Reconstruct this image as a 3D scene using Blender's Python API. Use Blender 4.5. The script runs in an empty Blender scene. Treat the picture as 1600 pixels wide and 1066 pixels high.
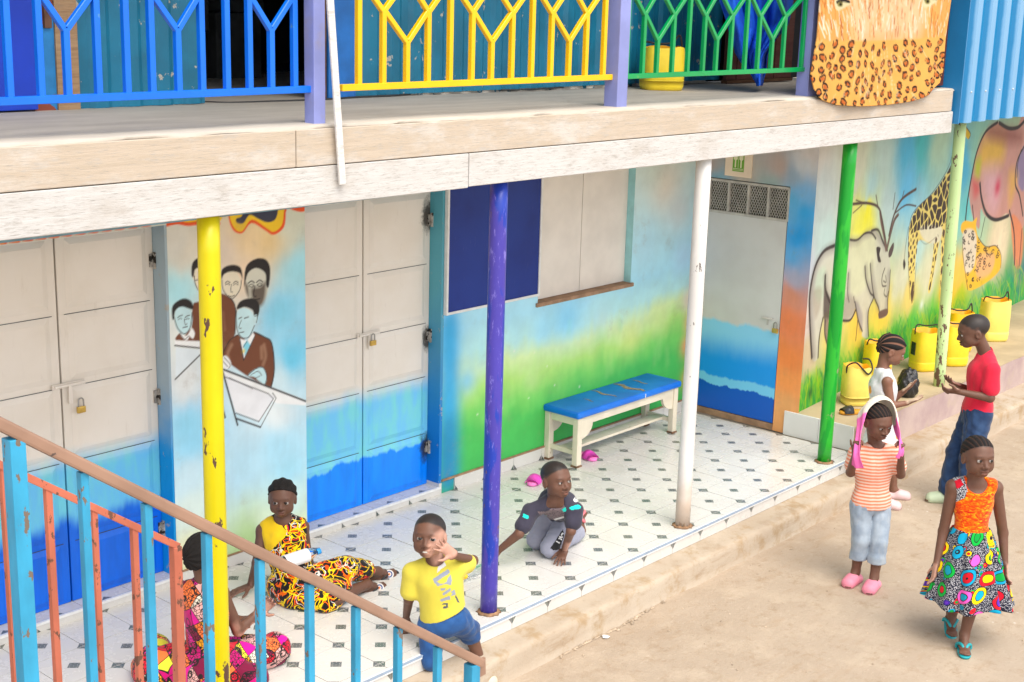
import bpy, bmesh, math, random
import numpy as np
from mathutils import Vector, Matrix
random.seed(7); RNG = np.random.default_rng(7)
scene = bpy.context.scene
COL = scene.collection

# ------------------------------------------------------------------ camera
CAM = np.array([-5.92785, -4.96992, 3.23673])
FPX = 2205.0                      # focal length in pixels of the 1600 px wide photograph
def cam_axes(yaw, pitch, roll):
    cy, sy, cp, sp, cr, sr = (math.cos(yaw), math.sin(yaw), math.cos(pitch), math.sin(pitch), math.cos(roll), math.sin(roll))
    f = np.array([sy*cp, cy*cp, sp]); rt = np.array([cy, -sy, 0.0]); up = np.cross(rt, f)
    return np.array([cr*rt + sr*up, -sr*rt + cr*up, f])
AX = cam_axes(0.8543, -0.2404, 0.0277)
cd = bpy.data.cameras.new('camera'); cam = bpy.data.objects.new('camera', cd); COL.objects.link(cam)
cd.sensor_width = 36.0; cd.lens = 36.0*FPX/1600.0; cd.clip_start = 0.05; cd.clip_end = 1000
m = Matrix.Identity(4)
for r in range(3):
    m[r][0], m[r][1], m[r][2], m[r][3] = AX[0][r], AX[1][r], -AX[2][r], CAM[r]
cam.matrix_world = m
scene.camera = cam

# ------------------------------------------------------------------ light
SUN_EL, SUN_AZ = math.radians(58), math.radians(200)     # soft light from the open yard, high up; azimuth from +Y towards +X
world = bpy.data.worlds.new('World'); scene.world = world; world.use_nodes = True
nt = world.node_tree; nt.nodes.clear()
sky = nt.nodes.new('ShaderNodeTexSky'); sky.sky_type = 'NISHITA'; sky.sun_disc = False
sky.sun_elevation = SUN_EL; sky.sun_rotation = SUN_AZ; sky.altitude = 1500; sky.air_density = 1.0; sky.dust_density = 4.0; sky.ozone_density = 0.6
bg = nt.nodes.new('ShaderNodeBackground'); bg.inputs['Strength'].default_value = 0.15
wo = nt.nodes.new('ShaderNodeOutputWorld')
hsv = nt.nodes.new('ShaderNodeHueSaturation'); hsv.inputs['Saturation'].default_value = 0.22     # thin bright overcast
nt.links.new(sky.outputs[0], hsv.inputs['Color']); nt.links.new(hsv.outputs[0], bg.inputs[0]); nt.links.new(bg.outputs[0], wo.inputs[0])
sl = bpy.data.lights.new('sun', 'SUN'); sl.energy = 1.5; sl.angle = math.radians(45); sl.color = (1.0, 0.91, 0.78)
sun = bpy.data.objects.new('sun', sl); COL.objects.link(sun)
sdir = Vector((math.sin(SUN_AZ)*math.cos(SUN_EL), math.cos(SUN_AZ)*math.cos(SUN_EL), math.sin(SUN_EL)))
sun.rotation_euler = (-sdir).to_track_quat('-Z', 'Y').to_euler(); sun.location = (0, -6, 9)
scene.view_settings.view_transform = 'Standard'; scene.view_settings.look = 'None'
scene.view_settings.exposure = 1.13; scene.view_settings.gamma = 1.0
scene.view_settings.use_curve_mapping = False
scene.render.engine = 'CYCLES'
scene.cycles.max_bounces = 6; scene.cycles.diffuse_bounces = 4; scene.cycles.glossy_bounces = 3

# ------------------------------------------------------------------ small helpers
def ray(px, py): return AX.T @ np.array([(px-800)/FPX, (533-py)/FPX, 1.0])
def at(px, py, x=None, y=None, z=None, d=None):
    """the point of the place seen at a pixel of the photograph: on a plane x/y/z = const or at depth d"""
    v = ray(px, py)
    if d is not None: s = d
    elif z is not None: s = (z-CAM[2])/v[2]
    elif y is not None: s = (y-CAM[1])/v[1]
    else: s = (x-CAM[0])/v[0]
    return CAM + s*v
def lin(r, g, b, k=1.0):
    c = np.array([r, g, b], float)/255.0
    c = np.where(c <= .04045, c/12.92, ((c+.055)/1.055)**2.4)
    return np.minimum(c/k, .92)

def link(o, parent=None):
    COL.objects.link(o)
    if parent is not None: o.parent = parent
    return o
def tag(o, label, cat, group=None):
    o['label'] = label; o['category'] = cat
    if group: o['group'] = group
    return o
def empty(name, loc=(0, 0, 0), label=None, cat=None, group=None, rz=0):
    o = bpy.data.objects.new(name, None); COL.objects.link(o); o.location = loc; o.rotation_euler = (0, 0, rz)
    o.empty_display_size = .1
    if label: tag(o, label, cat, group)
    return o
def structure(o): o['kind'] = 'structure'; return o

class MB:
    """collects verts / faces of one mesh object"""
    def __init__(s): s.v = []; s.f = []; s.m = []
    def add(s, vs, fs, mi=0):
        o = len(s.v); s.v += [tuple(map(float, p)) for p in vs]; s.f += [tuple(i+o for i in f) for f in fs]; s.m += [mi]*len(fs); return s
    def box(s, x0, x1, y0, y1, z0, z1, mi=0):
        return s.add([(x0,y0,z0),(x1,y0,z0),(x1,y1,z0),(x0,y1,z0),(x0,y0,z1),(x1,y0,z1),(x1,y1,z1),(x0,y1,z1)],
                     [(0,3,2,1),(4,5,6,7),(0,1,5,4),(1,2,6,5),(2,3,7,6),(3,0,4,7)], mi)
    def bar(s, a, b, w, h=None, up=(0,0,1), mi=0):
        """square bar between two points"""
        a = np.array(a, float); b = np.array(b, float); h = w if h is None else h
        d = (b-a)/np.linalg.norm(b-a); up = np.array(up, float)
        if abs(d@up) > .95: up = np.array([0, 1., 0])
        x = np.cross(d, up); x /= np.linalg.norm(x); y = np.cross(x, d)
        q = [(-1,-1),(1,-1),(1,1),(-1,1)]
        vs = [a + x*i*w/2 + y*j*h/2 for i, j in q] + [b + x*i*w/2 + y*j*h/2 for i, j in q]
        return s.add(vs, [(3,2,1,0),(4,5,6,7),(0,1,5,4),(1,2,6,5),(2,3,7,6),(3,0,4,7)], mi)
    def tube(s, pts, r, n=10, cap=True, mi=0, closed=False):
        pts = [np.array(p, float) for p in pts]; rs = r if hasattr(r, '__len__') else [r]*len(pts)
        ring = []; up = np.array([0, 0, 1.]); px = None
        for i, p in enumerate(pts):
            if closed: t = pts[(i+1) % len(pts)]-pts[i-1]
            else: t = pts[min(i+1, len(pts)-1)]-pts[max(i-1, 0)]
            t = t/(np.linalg.norm(t)+1e-9)
            if px is None:
                a = up if abs(t@up) < .9 else np.array([0, 1., 0]); px = np.cross(a, t)
            px = px-t*(px@t); px /= np.linalg.norm(px)+1e-9; py = np.cross(t, px)
            ring.append([p + rs[i]*(math.cos(k*2*math.pi/n)*px + math.sin(k*2*math.pi/n)*py) for k in range(n)])
        vs = [v for rg in ring for v in rg]; fs = []
        L = len(ring)
        for i in range(L if closed else L-1):
            j = (i+1) % L
            for k in range(n): fs.append((i*n+k, i*n+(k+1) % n, j*n+(k+1) % n, j*n+k))
        if cap and not closed: fs += [tuple(range(n-1, -1, -1)), tuple((L-1)*n+k for k in range(n))]
        return s.add(vs, fs, mi)
    def lathe(s, prof, n=24, c=(0, 0, 0), mi=0, sx=1.0, sy=1.0):
        vs = [(c[0]+r*sx*math.cos(2*math.pi*k/n), c[1]+r*sy*math.sin(2*math.pi*k/n), c[2]+z) for r, z in prof for k in range(n)]
        fs = [(i*n+k, i*n+(k+1) % n, (i+1)*n+(k+1) % n, (i+1)*n+k) for i in range(len(prof)-1) for k in range(n)]
        return s.add(vs, fs, mi)
    def ball(s, c, r, n=10, mi=0):
        r = np.array(r if hasattr(r, '__len__') else [r]*3); vs = []; h = n//2
        for i in range(h+1):
            t = math.pi*i/h
            for k in range(n): vs.append((c[0]+r[0]*math.sin(t)*math.cos(2*math.pi*k/n), c[1]+r[1]*math.sin(t)*math.sin(2*math.pi*k/n), c[2]+r[2]*math.cos(t)))
        fs = [((i+1)*n+k, (i+1)*n+(k+1) % n, i*n+(k+1) % n, i*n+k) for i in range(h) for k in range(n)]
        return s.add(vs, fs, mi)
    def mesh(s, name, mats, smooth=False, bevel=0, seg=2):
        me = bpy.data.meshes.new(name); me.from_pydata(s.v, [], s.f)
        for mt in (mats if isinstance(mats, (list, tuple)) else [mats]): me.materials.append(mt)
        me.polygons.foreach_set('material_index', s.m)
        if bevel:
            bm = bmesh.new(); bm.from_mesh(me); bmesh.ops.remove_doubles(bm, verts=bm.verts, dist=1e-6)
            bmesh.ops.bevel(bm, geom=list(bm.edges), offset=bevel, segments=seg, affect='EDGES', profile=.6, clamp_overlap=True)
            bm.to_mesh(me); bm.free()
        if smooth: me.polygons.foreach_set('use_smooth', [True]*len(me.polygons))
        me.update(); return me
    def obj(s, name, mats, parent=None, smooth=False, bevel=0, seg=2, loc=None, rot=None):
        o = bpy.data.objects.new(name, s.mesh(name, mats, smooth, bevel, seg)); link(o, parent)
        if loc is not None: o.location = loc
        if rot is not None: o.rotation_euler = rot
        return o
def inst(name, me, parent=None, loc=(0, 0, 0), rz=0, scale=None):
    o = bpy.data.objects.new(name, me); link(o, parent); o.location = loc; o.rotation_euler = (0, 0, rz)
    if scale: o.scale = scale
    return o
def copy_tree(o, parent=None):
    c = o.copy(); COL.objects.link(c); c.parent = parent
    for ch in list(o.children): copy_tree(ch, c)
    return c
def spline(pts, n=6, closed=False):
    P = [np.array(p, float) for p in pts]; L = len(P); out = []
    for i in range(L if closed else L-1):
        if closed: a, b, c, d = P[i-1], P[i], P[(i+1) % L], P[(i+2) % L]
        else: a, b, c, d = P[max(i-1, 0)], P[i], P[i+1], P[min(i+2, L-1)]
        for k in range(n):
            t = k/n
            out.append(.5*((2*b)+(-a+c)*t+(2*a-5*b+4*c-d)*t*t+(-a+3*b-3*c+d)*t**3))
    if not closed: out.append(P[-1])
    return out

# ------------------------------------------------------------------ materials
class NT:
    def __init__(s, name):
        s.mat = bpy.data.materials.new(name); s.mat.use_nodes = True; s.t = s.mat.node_tree; s.t.nodes.clear()
        s.out = s.n('ShaderNodeOutputMaterial'); s.b = s.n('ShaderNodeBsdfPrincipled'); s.l(s.b.outputs[0], s.out.inputs[0])
    def n(s, typ, **kw):
        nd = s.t.nodes.new(typ)
        for k, v in kw.items(): setattr(nd, k, v)
        return nd
    def l(s, a, b): s.t.links.new(a, b)
    def val(s, nd, **kw):
        for k, v in kw.items(): nd.inputs[k].default_value = v
        return nd
    def noise(s, vec, scale, detail=4, rough=.55, dist=0.0):
        nd = s.n('ShaderNodeTexNoise'); nd.inputs['Scale'].default_value = scale; nd.inputs['Detail'].default_value = detail
        nd.inputs['Roughness'].default_value = rough; nd.inputs['Distortion'].default_value = dist
        if vec is not None: s.l(vec, nd.inputs['Vector'])
        return nd.outputs['Fac']
    def ramp(s, fac, stops, interp='LINEAR'):
        nd = s.n('ShaderNodeValToRGB'); nd.color_ramp.interpolation = interp
        e = nd.color_ramp.elements
        while len(e) < len(stops): e.new(.5)
        for i, (p, c) in enumerate(stops):
            e[i].position = p; e[i].color = (*c, 1) if len(c) == 3 else c
        s.l(fac, nd.inputs[0]); return nd.outputs[0]
    def sramp(s, fac, a, b, lo=0.0, hi=1.0):
        nd = s.n('ShaderNodeMapRange'); nd.inputs['From Min'].default_value = a; nd.inputs['From Max'].default_value = b
        nd.inputs['To Min'].default_value = lo; nd.inputs['To Max'].default_value = hi; nd.interpolation_type = 'SMOOTHSTEP'
        s.l(fac, nd.inputs['Value']); return nd.outputs[0]
    def mix(s, fac, a, b, mode='MIX'):
        nd = s.n('ShaderNodeMix'); nd.data_type = 'RGBA'; nd.blend_type = mode; nd.clamp_result = False
        for i, v in ((0, fac), (6, a), (7, b)):
            if isinstance(v, (int, float)): nd.inputs[i].default_value = v
            elif isinstance(v, (tuple, list, np.ndarray)): nd.inputs[i].default_value = (*[float(q) for q in v][:3], 1)
            else: s.l(v, nd.inputs[i])
        return nd.outputs[2]
    def math(s, op, a, b=0.0, clamp=False):
        nd = s.n('ShaderNodeMath', operation=op); nd.use_clamp = clamp
        for i, v in ((0, a), (1, b)):
            if isinstance(v, (int, float)): nd.inputs[i].default_value = v
            else: s.l(v, nd.inputs[i])
        return nd.outputs[0]
    def coord(s, kind='Object', stretch=None, rot=None):
        c = s.n('ShaderNodeTexCoord').outputs[kind] if kind != 'World' else s.n('ShaderNodeNewGeometry').outputs['Position']
        if stretch or rot:
            mp = s.n('ShaderNodeMapping'); s.l(c, mp.inputs['Vector'])
            if stretch: mp.inputs['Scale'].default_value = stretch
            if rot: mp.inputs['Rotation'].default_value = rot
            c = mp.outputs[0]
        return c
    def bump(s, h, strength=.3, dist=.01):
        nd = s.n('ShaderNodeBump'); nd.inputs['Strength'].default_value = strength; nd.inputs['Distance'].default_value = dist
        s.l(h, nd.inputs['Height']); s.l(nd.outputs[0], s.b.inputs['Normal'])
    def color(s, c):
        if isinstance(c, (tuple, list, np.ndarray)): s.b.inputs['Base Color'].default_value = (*[float(q) for q in c][:3], 1)
        else: s.l(c, s.b.inputs['Base Color'])
        return s
    def set(s, rough=.5, metal=0.0, spec=.5):
        s.b.inputs['Roughness'].default_value = rough; s.b.inputs['Metallic'].default_value = metal; s.b.inputs['Specular IOR Level'].default_value = spec
        return s

def paint(name, col, rough=.5, var=.18, scale=5, bump=.15, bscale=60, chip=None, camt=.62, cscale=9, stretch=(1, 1, 1), spec=.5, dirt=None, damt=.5, kind='World', metal=0.0):
    """painted / worn surface: tonal drift, chips that show another colour, dirt film, fine relief"""
    t = NT(name); v = t.coord(kind, stretch); c = np.array(col, float)
    n1 = t.noise(v, scale, 5)
    base = t.mix(t.sramp(n1, .3, .7), c*(1-var), np.minimum(c*(1+var*.7), .93))
    if dirt is not None:
        base = t.mix(t.sramp(t.noise(v, scale*.6, 6, .7), damt, damt+.25), base, dirt)
    h = t.noise(v, bscale, 3)
    if chip is not None:
        k = t.noise(v, cscale, 5, .6); f = t.sramp(k, camt, camt+.025)
        base = t.mix(f, base, chip); h = t.math('SUBTRACT', h, f)
        rr = t.mix(f, (rough,)*3, (.85,)*3); t.set(rough, metal, spec); t.l(rr, t.b.inputs['Roughness'])
    else: t.set(rough, metal, spec)
    t.color(base)
    if bump: t.bump(h, bump, .004)
    return t.mat

# ------------------------------------------------------------------ painted walls: a fine grid of paint colours
def vnoise(u, v, scale, seed=0, oct=3):
    out = np.zeros_like(u); amp = 1.0; tot = 0
    for o in range(oct):
        g = np.random.default_rng(seed*31+o).random((64, 64))
        x = u*scale; y = v*scale; xi = np.floor(x).astype(int); yi = np.floor(y).astype(int); fx = x-xi; fy = y-yi
        fx = fx*fx*(3-2*fx); fy = fy*fy*(3-2*fy); xi %= 64; yi %= 64; x1 = (xi+1) % 64; y1 = (yi+1) % 64
        out += amp*((g[xi, yi]*(1-fx)+g[x1, yi]*fx)*(1-fy)+(g[xi, y1]*(1-fx)+g[x1, y1]*fx)*fy); tot += amp; amp *= .5; scale *= 2
    return out/tot

class Canvas:
    """a vertical painted wall panel; origin o, horizontal direction h, width w, height from z0 to z1, grid step"""
    def __init__(s, o, h, w, z0, z1, step=.01, k=.9):
        s.o = np.array(o, float); s.h = np.array(h, float)/np.linalg.norm(h); s.w = w; s.z0 = z0; s.z1 = z1; s.k = k; s.free = False
        s.nx = int(w/step)+2; s.nz = int((z1-z0)/step)+2
        s.u, s.v = np.meshgrid(np.linspace(0, w, s.nx), np.linspace(z0, z1, s.nz), indexing='ij')
        s.c = np.zeros((s.nx, s.nz, 3)); s.nrm = np.array([-s.h[1], s.h[0], 0])
    def uv(s, px, py):
        d = ray(px, py); t = ((s.o-CAM)@s.nrm)/(d@s.nrm); p = CAM+t*d
        return np.array([(p-s.o)@s.h, p[2]])
    def P(s, pts): return [s.uv(*p) for p in pts]
    def col(s, c): return lin(*c, s.k)
    def wash(s, ctl, power=3.0, warp=.12, seed=1, streak=.06):
        """soft sprayed colours laid between control spots"""
        uu = s.u+warp*(vnoise(s.u, s.v, 3, seed)-.5)*2; vv = s.v+warp*1.2*(vnoise(s.u*1.6, s.v*.6, 4, seed+5)-.5)*2
        W = np.zeros_like(s.u); A = np.zeros_like(s.c)
        for px, py, c in ctl:
            a, b = s.uv(px, py); w = 1/(((uu-a)**2+(vv-b)**2)+.003)**(power/2); W += w; A += w[..., None]*s.col(c)
        s.c = A/W[..., None]
        g = s.c.mean(-1, keepdims=True); s.c = np.clip(g+(s.c-g)*1.12, .004, .9); s.c *= (1+.45*streak*(vnoise(s.u*6, s.v*.7, 9, seed+9, 2)-.5)[..., None]*2)
    def win(s, P, m):
        """the part of the grid near a shape"""
        if s.free: return (slice(None), slice(None))
        P = np.array(P); lo = P.min(0)-m; hi = P.max(0)+m; du = s.w/(s.nx-1); dv = (s.z1-s.z0)/(s.nz-1)
        i0, i1 = int(max(0, lo[0]/du-1)), int(max(0, min(s.nx, hi[0]/du+2))); j0, j1 = int(max(0, (lo[1]-s.z0)/dv-1)), int(max(0, min(s.nz, (hi[1]-s.z0)/dv+2)))
        return (slice(i0, max(i0, i1)), slice(j0, max(j0, j1)))
    def blend(s, w, a, c):
        v = s.c[w]; v += a[..., None]*(s.col(c)-v)
    def _seg(s, w, pts, closed):
        u, v = s.u[w], s.v[w]; d = np.full(u.shape, 9.0); n = len(pts)
        for i in range(n if closed else n-1):
            a, b = pts[i], pts[(i+1) % n]; ab = b-a; L = ab@ab+1e-12
            t = np.clip(((u-a[0])*ab[0]+(v-a[1])*ab[1])/L, 0, 1)
            d = np.minimum(d, np.hypot(u-a[0]-t*ab[0], v-a[1]-t*ab[1]))
        return d
    def fill(s, pts, c, soft=.008, alpha=1.0, curve=True, n=4):
        P = s.P(pts); P = spline(P, n, True) if curve else P
        w = s.win(P, soft); u, v = s.u[w], s.v[w]
        if not u.size: return
        ins = np.zeros(u.shape, bool); L = len(P)
        for i in range(L):
            a, b = P[i], P[(i+1) % L]
            if a[1] == b[1]: continue
            cnd = ((a[1] > v) != (b[1] > v)); ins ^= cnd & (u < (b[0]-a[0])*(v-a[1])/(b[1]-a[1])+a[0])
        d = s._seg(w, P, True); d = np.where(ins, -d, d)
        s.blend(w, alpha*np.clip(.5-d/soft, 0, 1), c)
    def ell(s, cx, cy, rx, ry, c, soft=.008, alpha=1.0):
        s.fill([(cx+rx*math.cos(t), cy+ry*math.sin(t)) for t in np.linspace(0, 2*math.pi, 10, endpoint=False)], c, soft, alpha)
    def stroke(s, pts, w, c, soft=.006, alpha=1.0, curve=True, n=5):
        P = s.P(pts); P = spline(P, n) if curve and len(P) > 2 else P
        q = s.win(P, w+soft)
        if s.u[q].size: s.blend(q, alpha*np.clip(.5-(s._seg(q, P, False)-w/2)/soft, 0, 1), c)
    def cells(s, pts, seeds, th, c, soft=.006, n=4):
        """dark patches parted by pale lines inside an outline, as on a giraffe"""
        P = spline(s.P(pts), n, True); w = s.win(P, .01); u, v = s.u[w], s.v[w]
        ins = np.zeros(u.shape, bool); L = len(P)
        for i in range(L):
            a, b = P[i], P[(i+1) % L]
            if a[1] != b[1]: ins ^= ((a[1] > v) != (b[1] > v)) & (u < (b[0]-a[0])*(v-a[1])/(b[1]-a[1])+a[0])
        d1 = np.full(u.shape, 9.0); d2 = d1.copy()
        for a, b in s.P(seeds):
            d = np.hypot(u-a, (v-b)*.8); d2 = np.where(d < d1, d1, np.minimum(d2, d)); d1 = np.minimum(d, d1)
        s.blend(w, np.clip((d2-d1-th)/soft+.5, 0, 1)*ins, c)
    def spray(s, px, py, r, c, alpha=.8, sx=1.0):
        a, b = s.uv(px, py); q = s.win([(a, b)], r*3)
        if s.u[q].size: s.blend(q, alpha*np.exp(-(((s.u[q]-a)*sx)**2+(s.v[q]-b)**2)/(r*r)), c)
    def build(s, name, mat, parent, hole=None, depth=0.0):
        co = s.o[None, None, :]+s.u[..., None]*s.h; co[..., 2] = s.v
        idx = np.arange(s.nx*s.nz).reshape(s.nx, s.nz)
        f = np.stack([idx[:-1, :-1], idx[1:, :-1], idx[1:, 1:], idx[:-1, 1:]], -1).reshape(-1, 4)
        if hole:
            cu = (s.u[:-1, :-1]+s.u[1:, 1:])/2; cv = (s.v[:-1, :-1]+s.v[1:, 1:])/2; keep = np.ones(cu.shape, bool)
            for a, b, c_, d_ in hole: keep &= ~((cu > a) & (cu < b) & (cv > c_) & (cv < d_))
            f = f[keep.ravel()]
        return grid_mesh(name, co.reshape(-1, 3), f, s.c.reshape(-1, 3), mat, parent)
def grid_mesh(name, co, f, col, mat, parent, smooth=False):
    me = bpy.data.meshes.new(name); n = len(co); k = len(f); w = f.shape[1]
    me.vertices.add(n); me.vertices.foreach_set('co', np.asarray(co, np.float32).ravel())
    me.loops.add(k*w); me.loops.foreach_set('vertex_index', np.asarray(f, np.int32).ravel())
    me.polygons.add(k); me.polygons.foreach_set('loop_start', np.arange(k, dtype=np.int32)*w); me.polygons.foreach_set('loop_total', np.full(k, w, np.int32))
    if col is not None:
        at_ = me.attributes.new('Col', 'FLOAT_COLOR', 'POINT'); c4 = np.ones((n, 4), np.float32); c4[:, :3] = np.clip(col, 0, .93)
        at_.data.foreach_set('color', c4.ravel())
    me.update(calc_edges=True)
    if smooth: me.polygons.foreach_set('use_smooth', np.ones(k, bool))
    for q in (mat if isinstance(mat, (list, tuple)) else [mat]): me.materials.append(q)
    o = bpy.data.objects.new(name, me); link(o, parent); return o
def attr_mat(name, rough=.6, bump=.12, bscale=90, var=.06, spec=.4, dirt=None):
    t = NT(name); a = t.n('ShaderNodeAttribute'); a.attribute_name = 'Col'; v = t.coord('World')
    c = t.mix(t.sramp(t.noise(v, 7, 6), .3, .7), (1-var,)*3, (1+var,)*3)
    c = t.mix(1.0, a.outputs['Color'], c, 'MULTIPLY')
    if dirt is not None: c = t.mix(t.math('MULTIPLY', t.sramp(t.noise(v, 4, 7, .7), .55, .8), .35), c, dirt)
    t.color(c).set(rough, 0, spec)
    if bump: t.bump(t.noise(v, bscale, 4), bump, .004)
    return t.mat
# ================================================================== materials of the setting
M_wallpaint = attr_mat('mural_paint', .62, .14, 120, .05, .35, dirt=lin(150, 135, 115))
M_jamb = paint('jamb_paint', lin(20, 140, 190), .5, .25, 6, chip=lin(170, 160, 150), camt=.68, cscale=14)
M_jamb_grey = paint('jamb_grey_blue', lin(120, 160, 180), .55, .3, 5)
M_soffit = paint('soffit_paint', (.80, .68, .50), .8, .12, 3)
M_concrete = paint('worn_concrete', (.40, .365, .31), .85, .2, 2.2, .4, 90, dirt=(.30, .26, .21), damt=.5)
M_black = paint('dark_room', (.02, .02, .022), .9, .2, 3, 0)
M_white_edge = paint('white_edge_strip', (.75, .76, .76), .4, .08, 20, 0)
M_blue_line = paint('blue_grey_trim', (.30, .38, .50), .4, .1, 20, 0)
M_brown = paint('brown_board', lin(150, 118, 92, .9), .75, .25, 12)

def tile_mats():
    t = NT('glazed_tile'); v = t.coord('World'); oi = t.n('ShaderNodeObjectInfo')
    c = t.mix(t.sramp(t.noise(v, 2.5, 6, .65), .35, .75), (.655, .645, .62), (.615, .60, .57))
    c = t.mix(t.math('MULTIPLY', oi.outputs['Random'], .08), c, (.48, .47, .45))
    sc = t.sramp(t.noise(t.coord('World', (3, 14, 3)), 9, 6, .75), .58, .80)
    c = t.mix(t.math('MULTIPLY', sc, .07), c, (.42, .33, .24))
    t.color(c).set(.22, 0, .45)
    t.l(t.sramp(t.noise(v, 6, 5, .7), .3, .75, .14, .42), t.b.inputs['Roughness'])
    t.bump(t.noise(v, 30, 2), .03, .002)
    k = NT('key_pattern_inset'); v = k.coord('Object', rot=(0, 0, math.radians(45))); oi = k.n('ShaderNodeObjectInfo')
    mp = k.n('ShaderNodeMapping'); k.l(v, mp.inputs[0]); mp.inputs['Scale'].default_value = (66, 66, 66)
    br = k.n('ShaderNodeTexBrick'); br.offset = .5; br.offset_frequency = 2; br.squash = 1.6; br.squash_frequency = 2
    k.l(mp.outputs[0], br.inputs['Vector'])
    k.val(br, **{'Scale': 1.0, 'Mortar Size': .12, 'Mortar Smooth': .1, 'Brick Width': 1.3, 'Row Height': .9})
    dk = k.ramp(oi.outputs['Random'], [(0, (.05, .075, .11)), (.35, (.07, .08, .085)), (.65, (.045, .10, .085)), (1, (.12, .12, .10))])
    k.l(dk, br.inputs['Color1']); k.l(dk, br.inputs['Color2']); br.inputs['Mortar'].default_value = (.30, .30, .28, 1)
    k.color(br.outputs['Color']).set(.3, 0, .45)
    return t.mat, k.mat
M_tile, M_key = tile_mats()
M_grout = paint('tile_grout', (.36, .31, .25), .9, .2, 20)

def ground_mat():
    t = NT('packed_earth'); v = t.coord('World')
    a = t.sramp(t.noise(v, .55, 7, .6), .3, .7); b = t.noise(v, 3.2, 8, .65); s = t.noise(t.coord('World', (1.2, 4.5, 1), (0, 0, math.radians(-12))), 2.2, 7, .65)
    c = t.mix(a, (.465, .38, .295), (.405, .32, .24))
    c = t.mix(t.sramp(b, .45, .75), c, (.52, .425, .325))
    c = t.mix(t.math('MULTIPLY', t.sramp(s, .55, .75), .6), c, (.40, .295, .20))
    c = t.mix(t.math('MULTIPLY', t.sramp(t.noise(v, 60, 4, .7), .60, .72), .4), c, (.24, .175, .12))
    # pale dried splashes of whitewash
    vor = t.n('ShaderNodeTexVoronoi'); vor.inputs['Scale'].default_value = 16; t.l(v, vor.inputs['Vector'])
    sp = t.math('MULTIPLY', t.sramp(vor.outputs['Distance'], .16, .06), t.sramp(t.noise(v, 1.3, 3), .57, .66))
    c = t.mix(sp, c, (.66, .62, .56))
    t.color(c).set(.95, 0, .15)
    c = t.mix(t.math('MULTIPLY', t.sramp(t.noise(v, 8, 9, .78), .50, .68), .6), c, (.33, .235, .15)); c = t.mix(t.math('MULTIPLY', t.sramp(t.noise(t.coord('World', (1, 2.2, 1), (0, 0, .5)), 19, 8, .75), .55, .70), .5), c, (.56, .47, .375)); t.color(c)
    t.bump(t.math('ADD', t.noise(v, 14, 6, .7), t.math('MULTIPLY', t.noise(v, 120, 4, .7), .5)), .55, .014)
    return t.mat
M_ground = ground_mat()

# ================================================================== yard ground: one sheet, uneven near the building
def axis(lo, hi, a, b, st):
    far_lo = [lo, lo*.5, lo*.25]; n = int((b-a)/st)
    return np.array([x for x in far_lo if x < a-1]+[a+i*st for i in range(n+1)]+[x for x in (hi*.25, hi*.5, hi) if x > b+1])
gx = axis(-240, 240, -6, 14, .07); gy = axis(-240, 240, -7, -.45, .07); gy = np.concatenate([gy[gy < .0], [1.5, 240]])
GX, GY = np.meshgrid(gx, gy, indexing='ij')
def ground_z(x, y):
    x = np.asarray(x, float); y = np.asarray(y, float)
    w = np.clip((x+6)/1, 0, 1)*np.clip((14-x)/1, 0, 1)*np.clip((y+7)/1, 0, 1)
    h = (vnoise(x+20, y+20, 1.1, 3)-.5)*.022+(vnoise(x+20, y+20, 5, 4)-.5)*.010
    ridge = .025*np.exp(-((y+.62)/.10)**2)*np.clip(vnoise(x+9, y*.2+9, 2.2, 6)*2-.9, 0, 1)
    return -.255+w*(h*np.clip((-.4-y)/.5, .15, 1)+ridge)
GZ = ground_z(GX, GY)
idx = np.arange(GX.size).reshape(GX.shape)
f = np.stack([idx[:-1, :-1], idx[1:, :-1], idx[1:, 1:], idx[:-1, 1:]], -1).reshape(-1, 4)
structure(grid_mesh('ground', np.stack([GX, GY, GZ], -1).reshape(-1, 3), f, None, M_ground, None, True))
# loose stones, one uncountable scatter
pb = MB()
for i in range(260):
    x = random.uniform(-2.5, 7); y = -.62-abs(random.gauss(0, .9)); r = random.choice([.003, .004, .005, .007])*random.uniform(.7, 1.3)
    pb.ball((x, y, float(ground_z(x, y))+r*.25), (r*random.uniform(.8, 1.4), r*random.uniform(.8, 1.4), r*.7), 5)
for i in range(160):
    p_ = at(random.gauss(955, 42), 0, z=-.25) if False else at(*(lambda q: (q, 1010-(q-870)*.445+abs(random.gauss(0, 7))))(random.gauss(945, 40)), z=-.245); r = random.choice([.004, .006, .009, .012])*random.uniform(.6, 1.2)
    pb.ball((p_[0], min(p_[1], -.575), float(ground_z(p_[0], min(p_[1], -.575)))+r*.25), (r*1.3, r, r*.7), 5)
o = pb.obj('gravel', paint('stone_bits', (.42, .33, .24), .9, .4, 30, 0), None); o['kind'] = 'stuff'; tag(o, 'small loose stones scattered over the packed earth', 'gravel')

sc_ = MB(); p_ = at(947, 996, z=-.245); n = 7
sc_.add([(.028*math.cos(2*math.pi*k/n)*random.uniform(.6, 1.1), .022*math.sin(2*math.pi*k/n)*random.uniform(.6, 1.1), random.uniform(.003, .014)) for k in range(n)]+[(0, 0, .016)], [(k, (k+1) % n, n) for k in range(n)])
tag(sc_.obj('paper_scrap', paint('paper', (.75, .76, .78), .8, .05, 20, 0), None, loc=(p_[0], p_[1], float(ground_z(p_[0], p_[1]))+.002)), 'tiny crumpled white paper scrap on the earth below the porch', 'litter')
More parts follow.
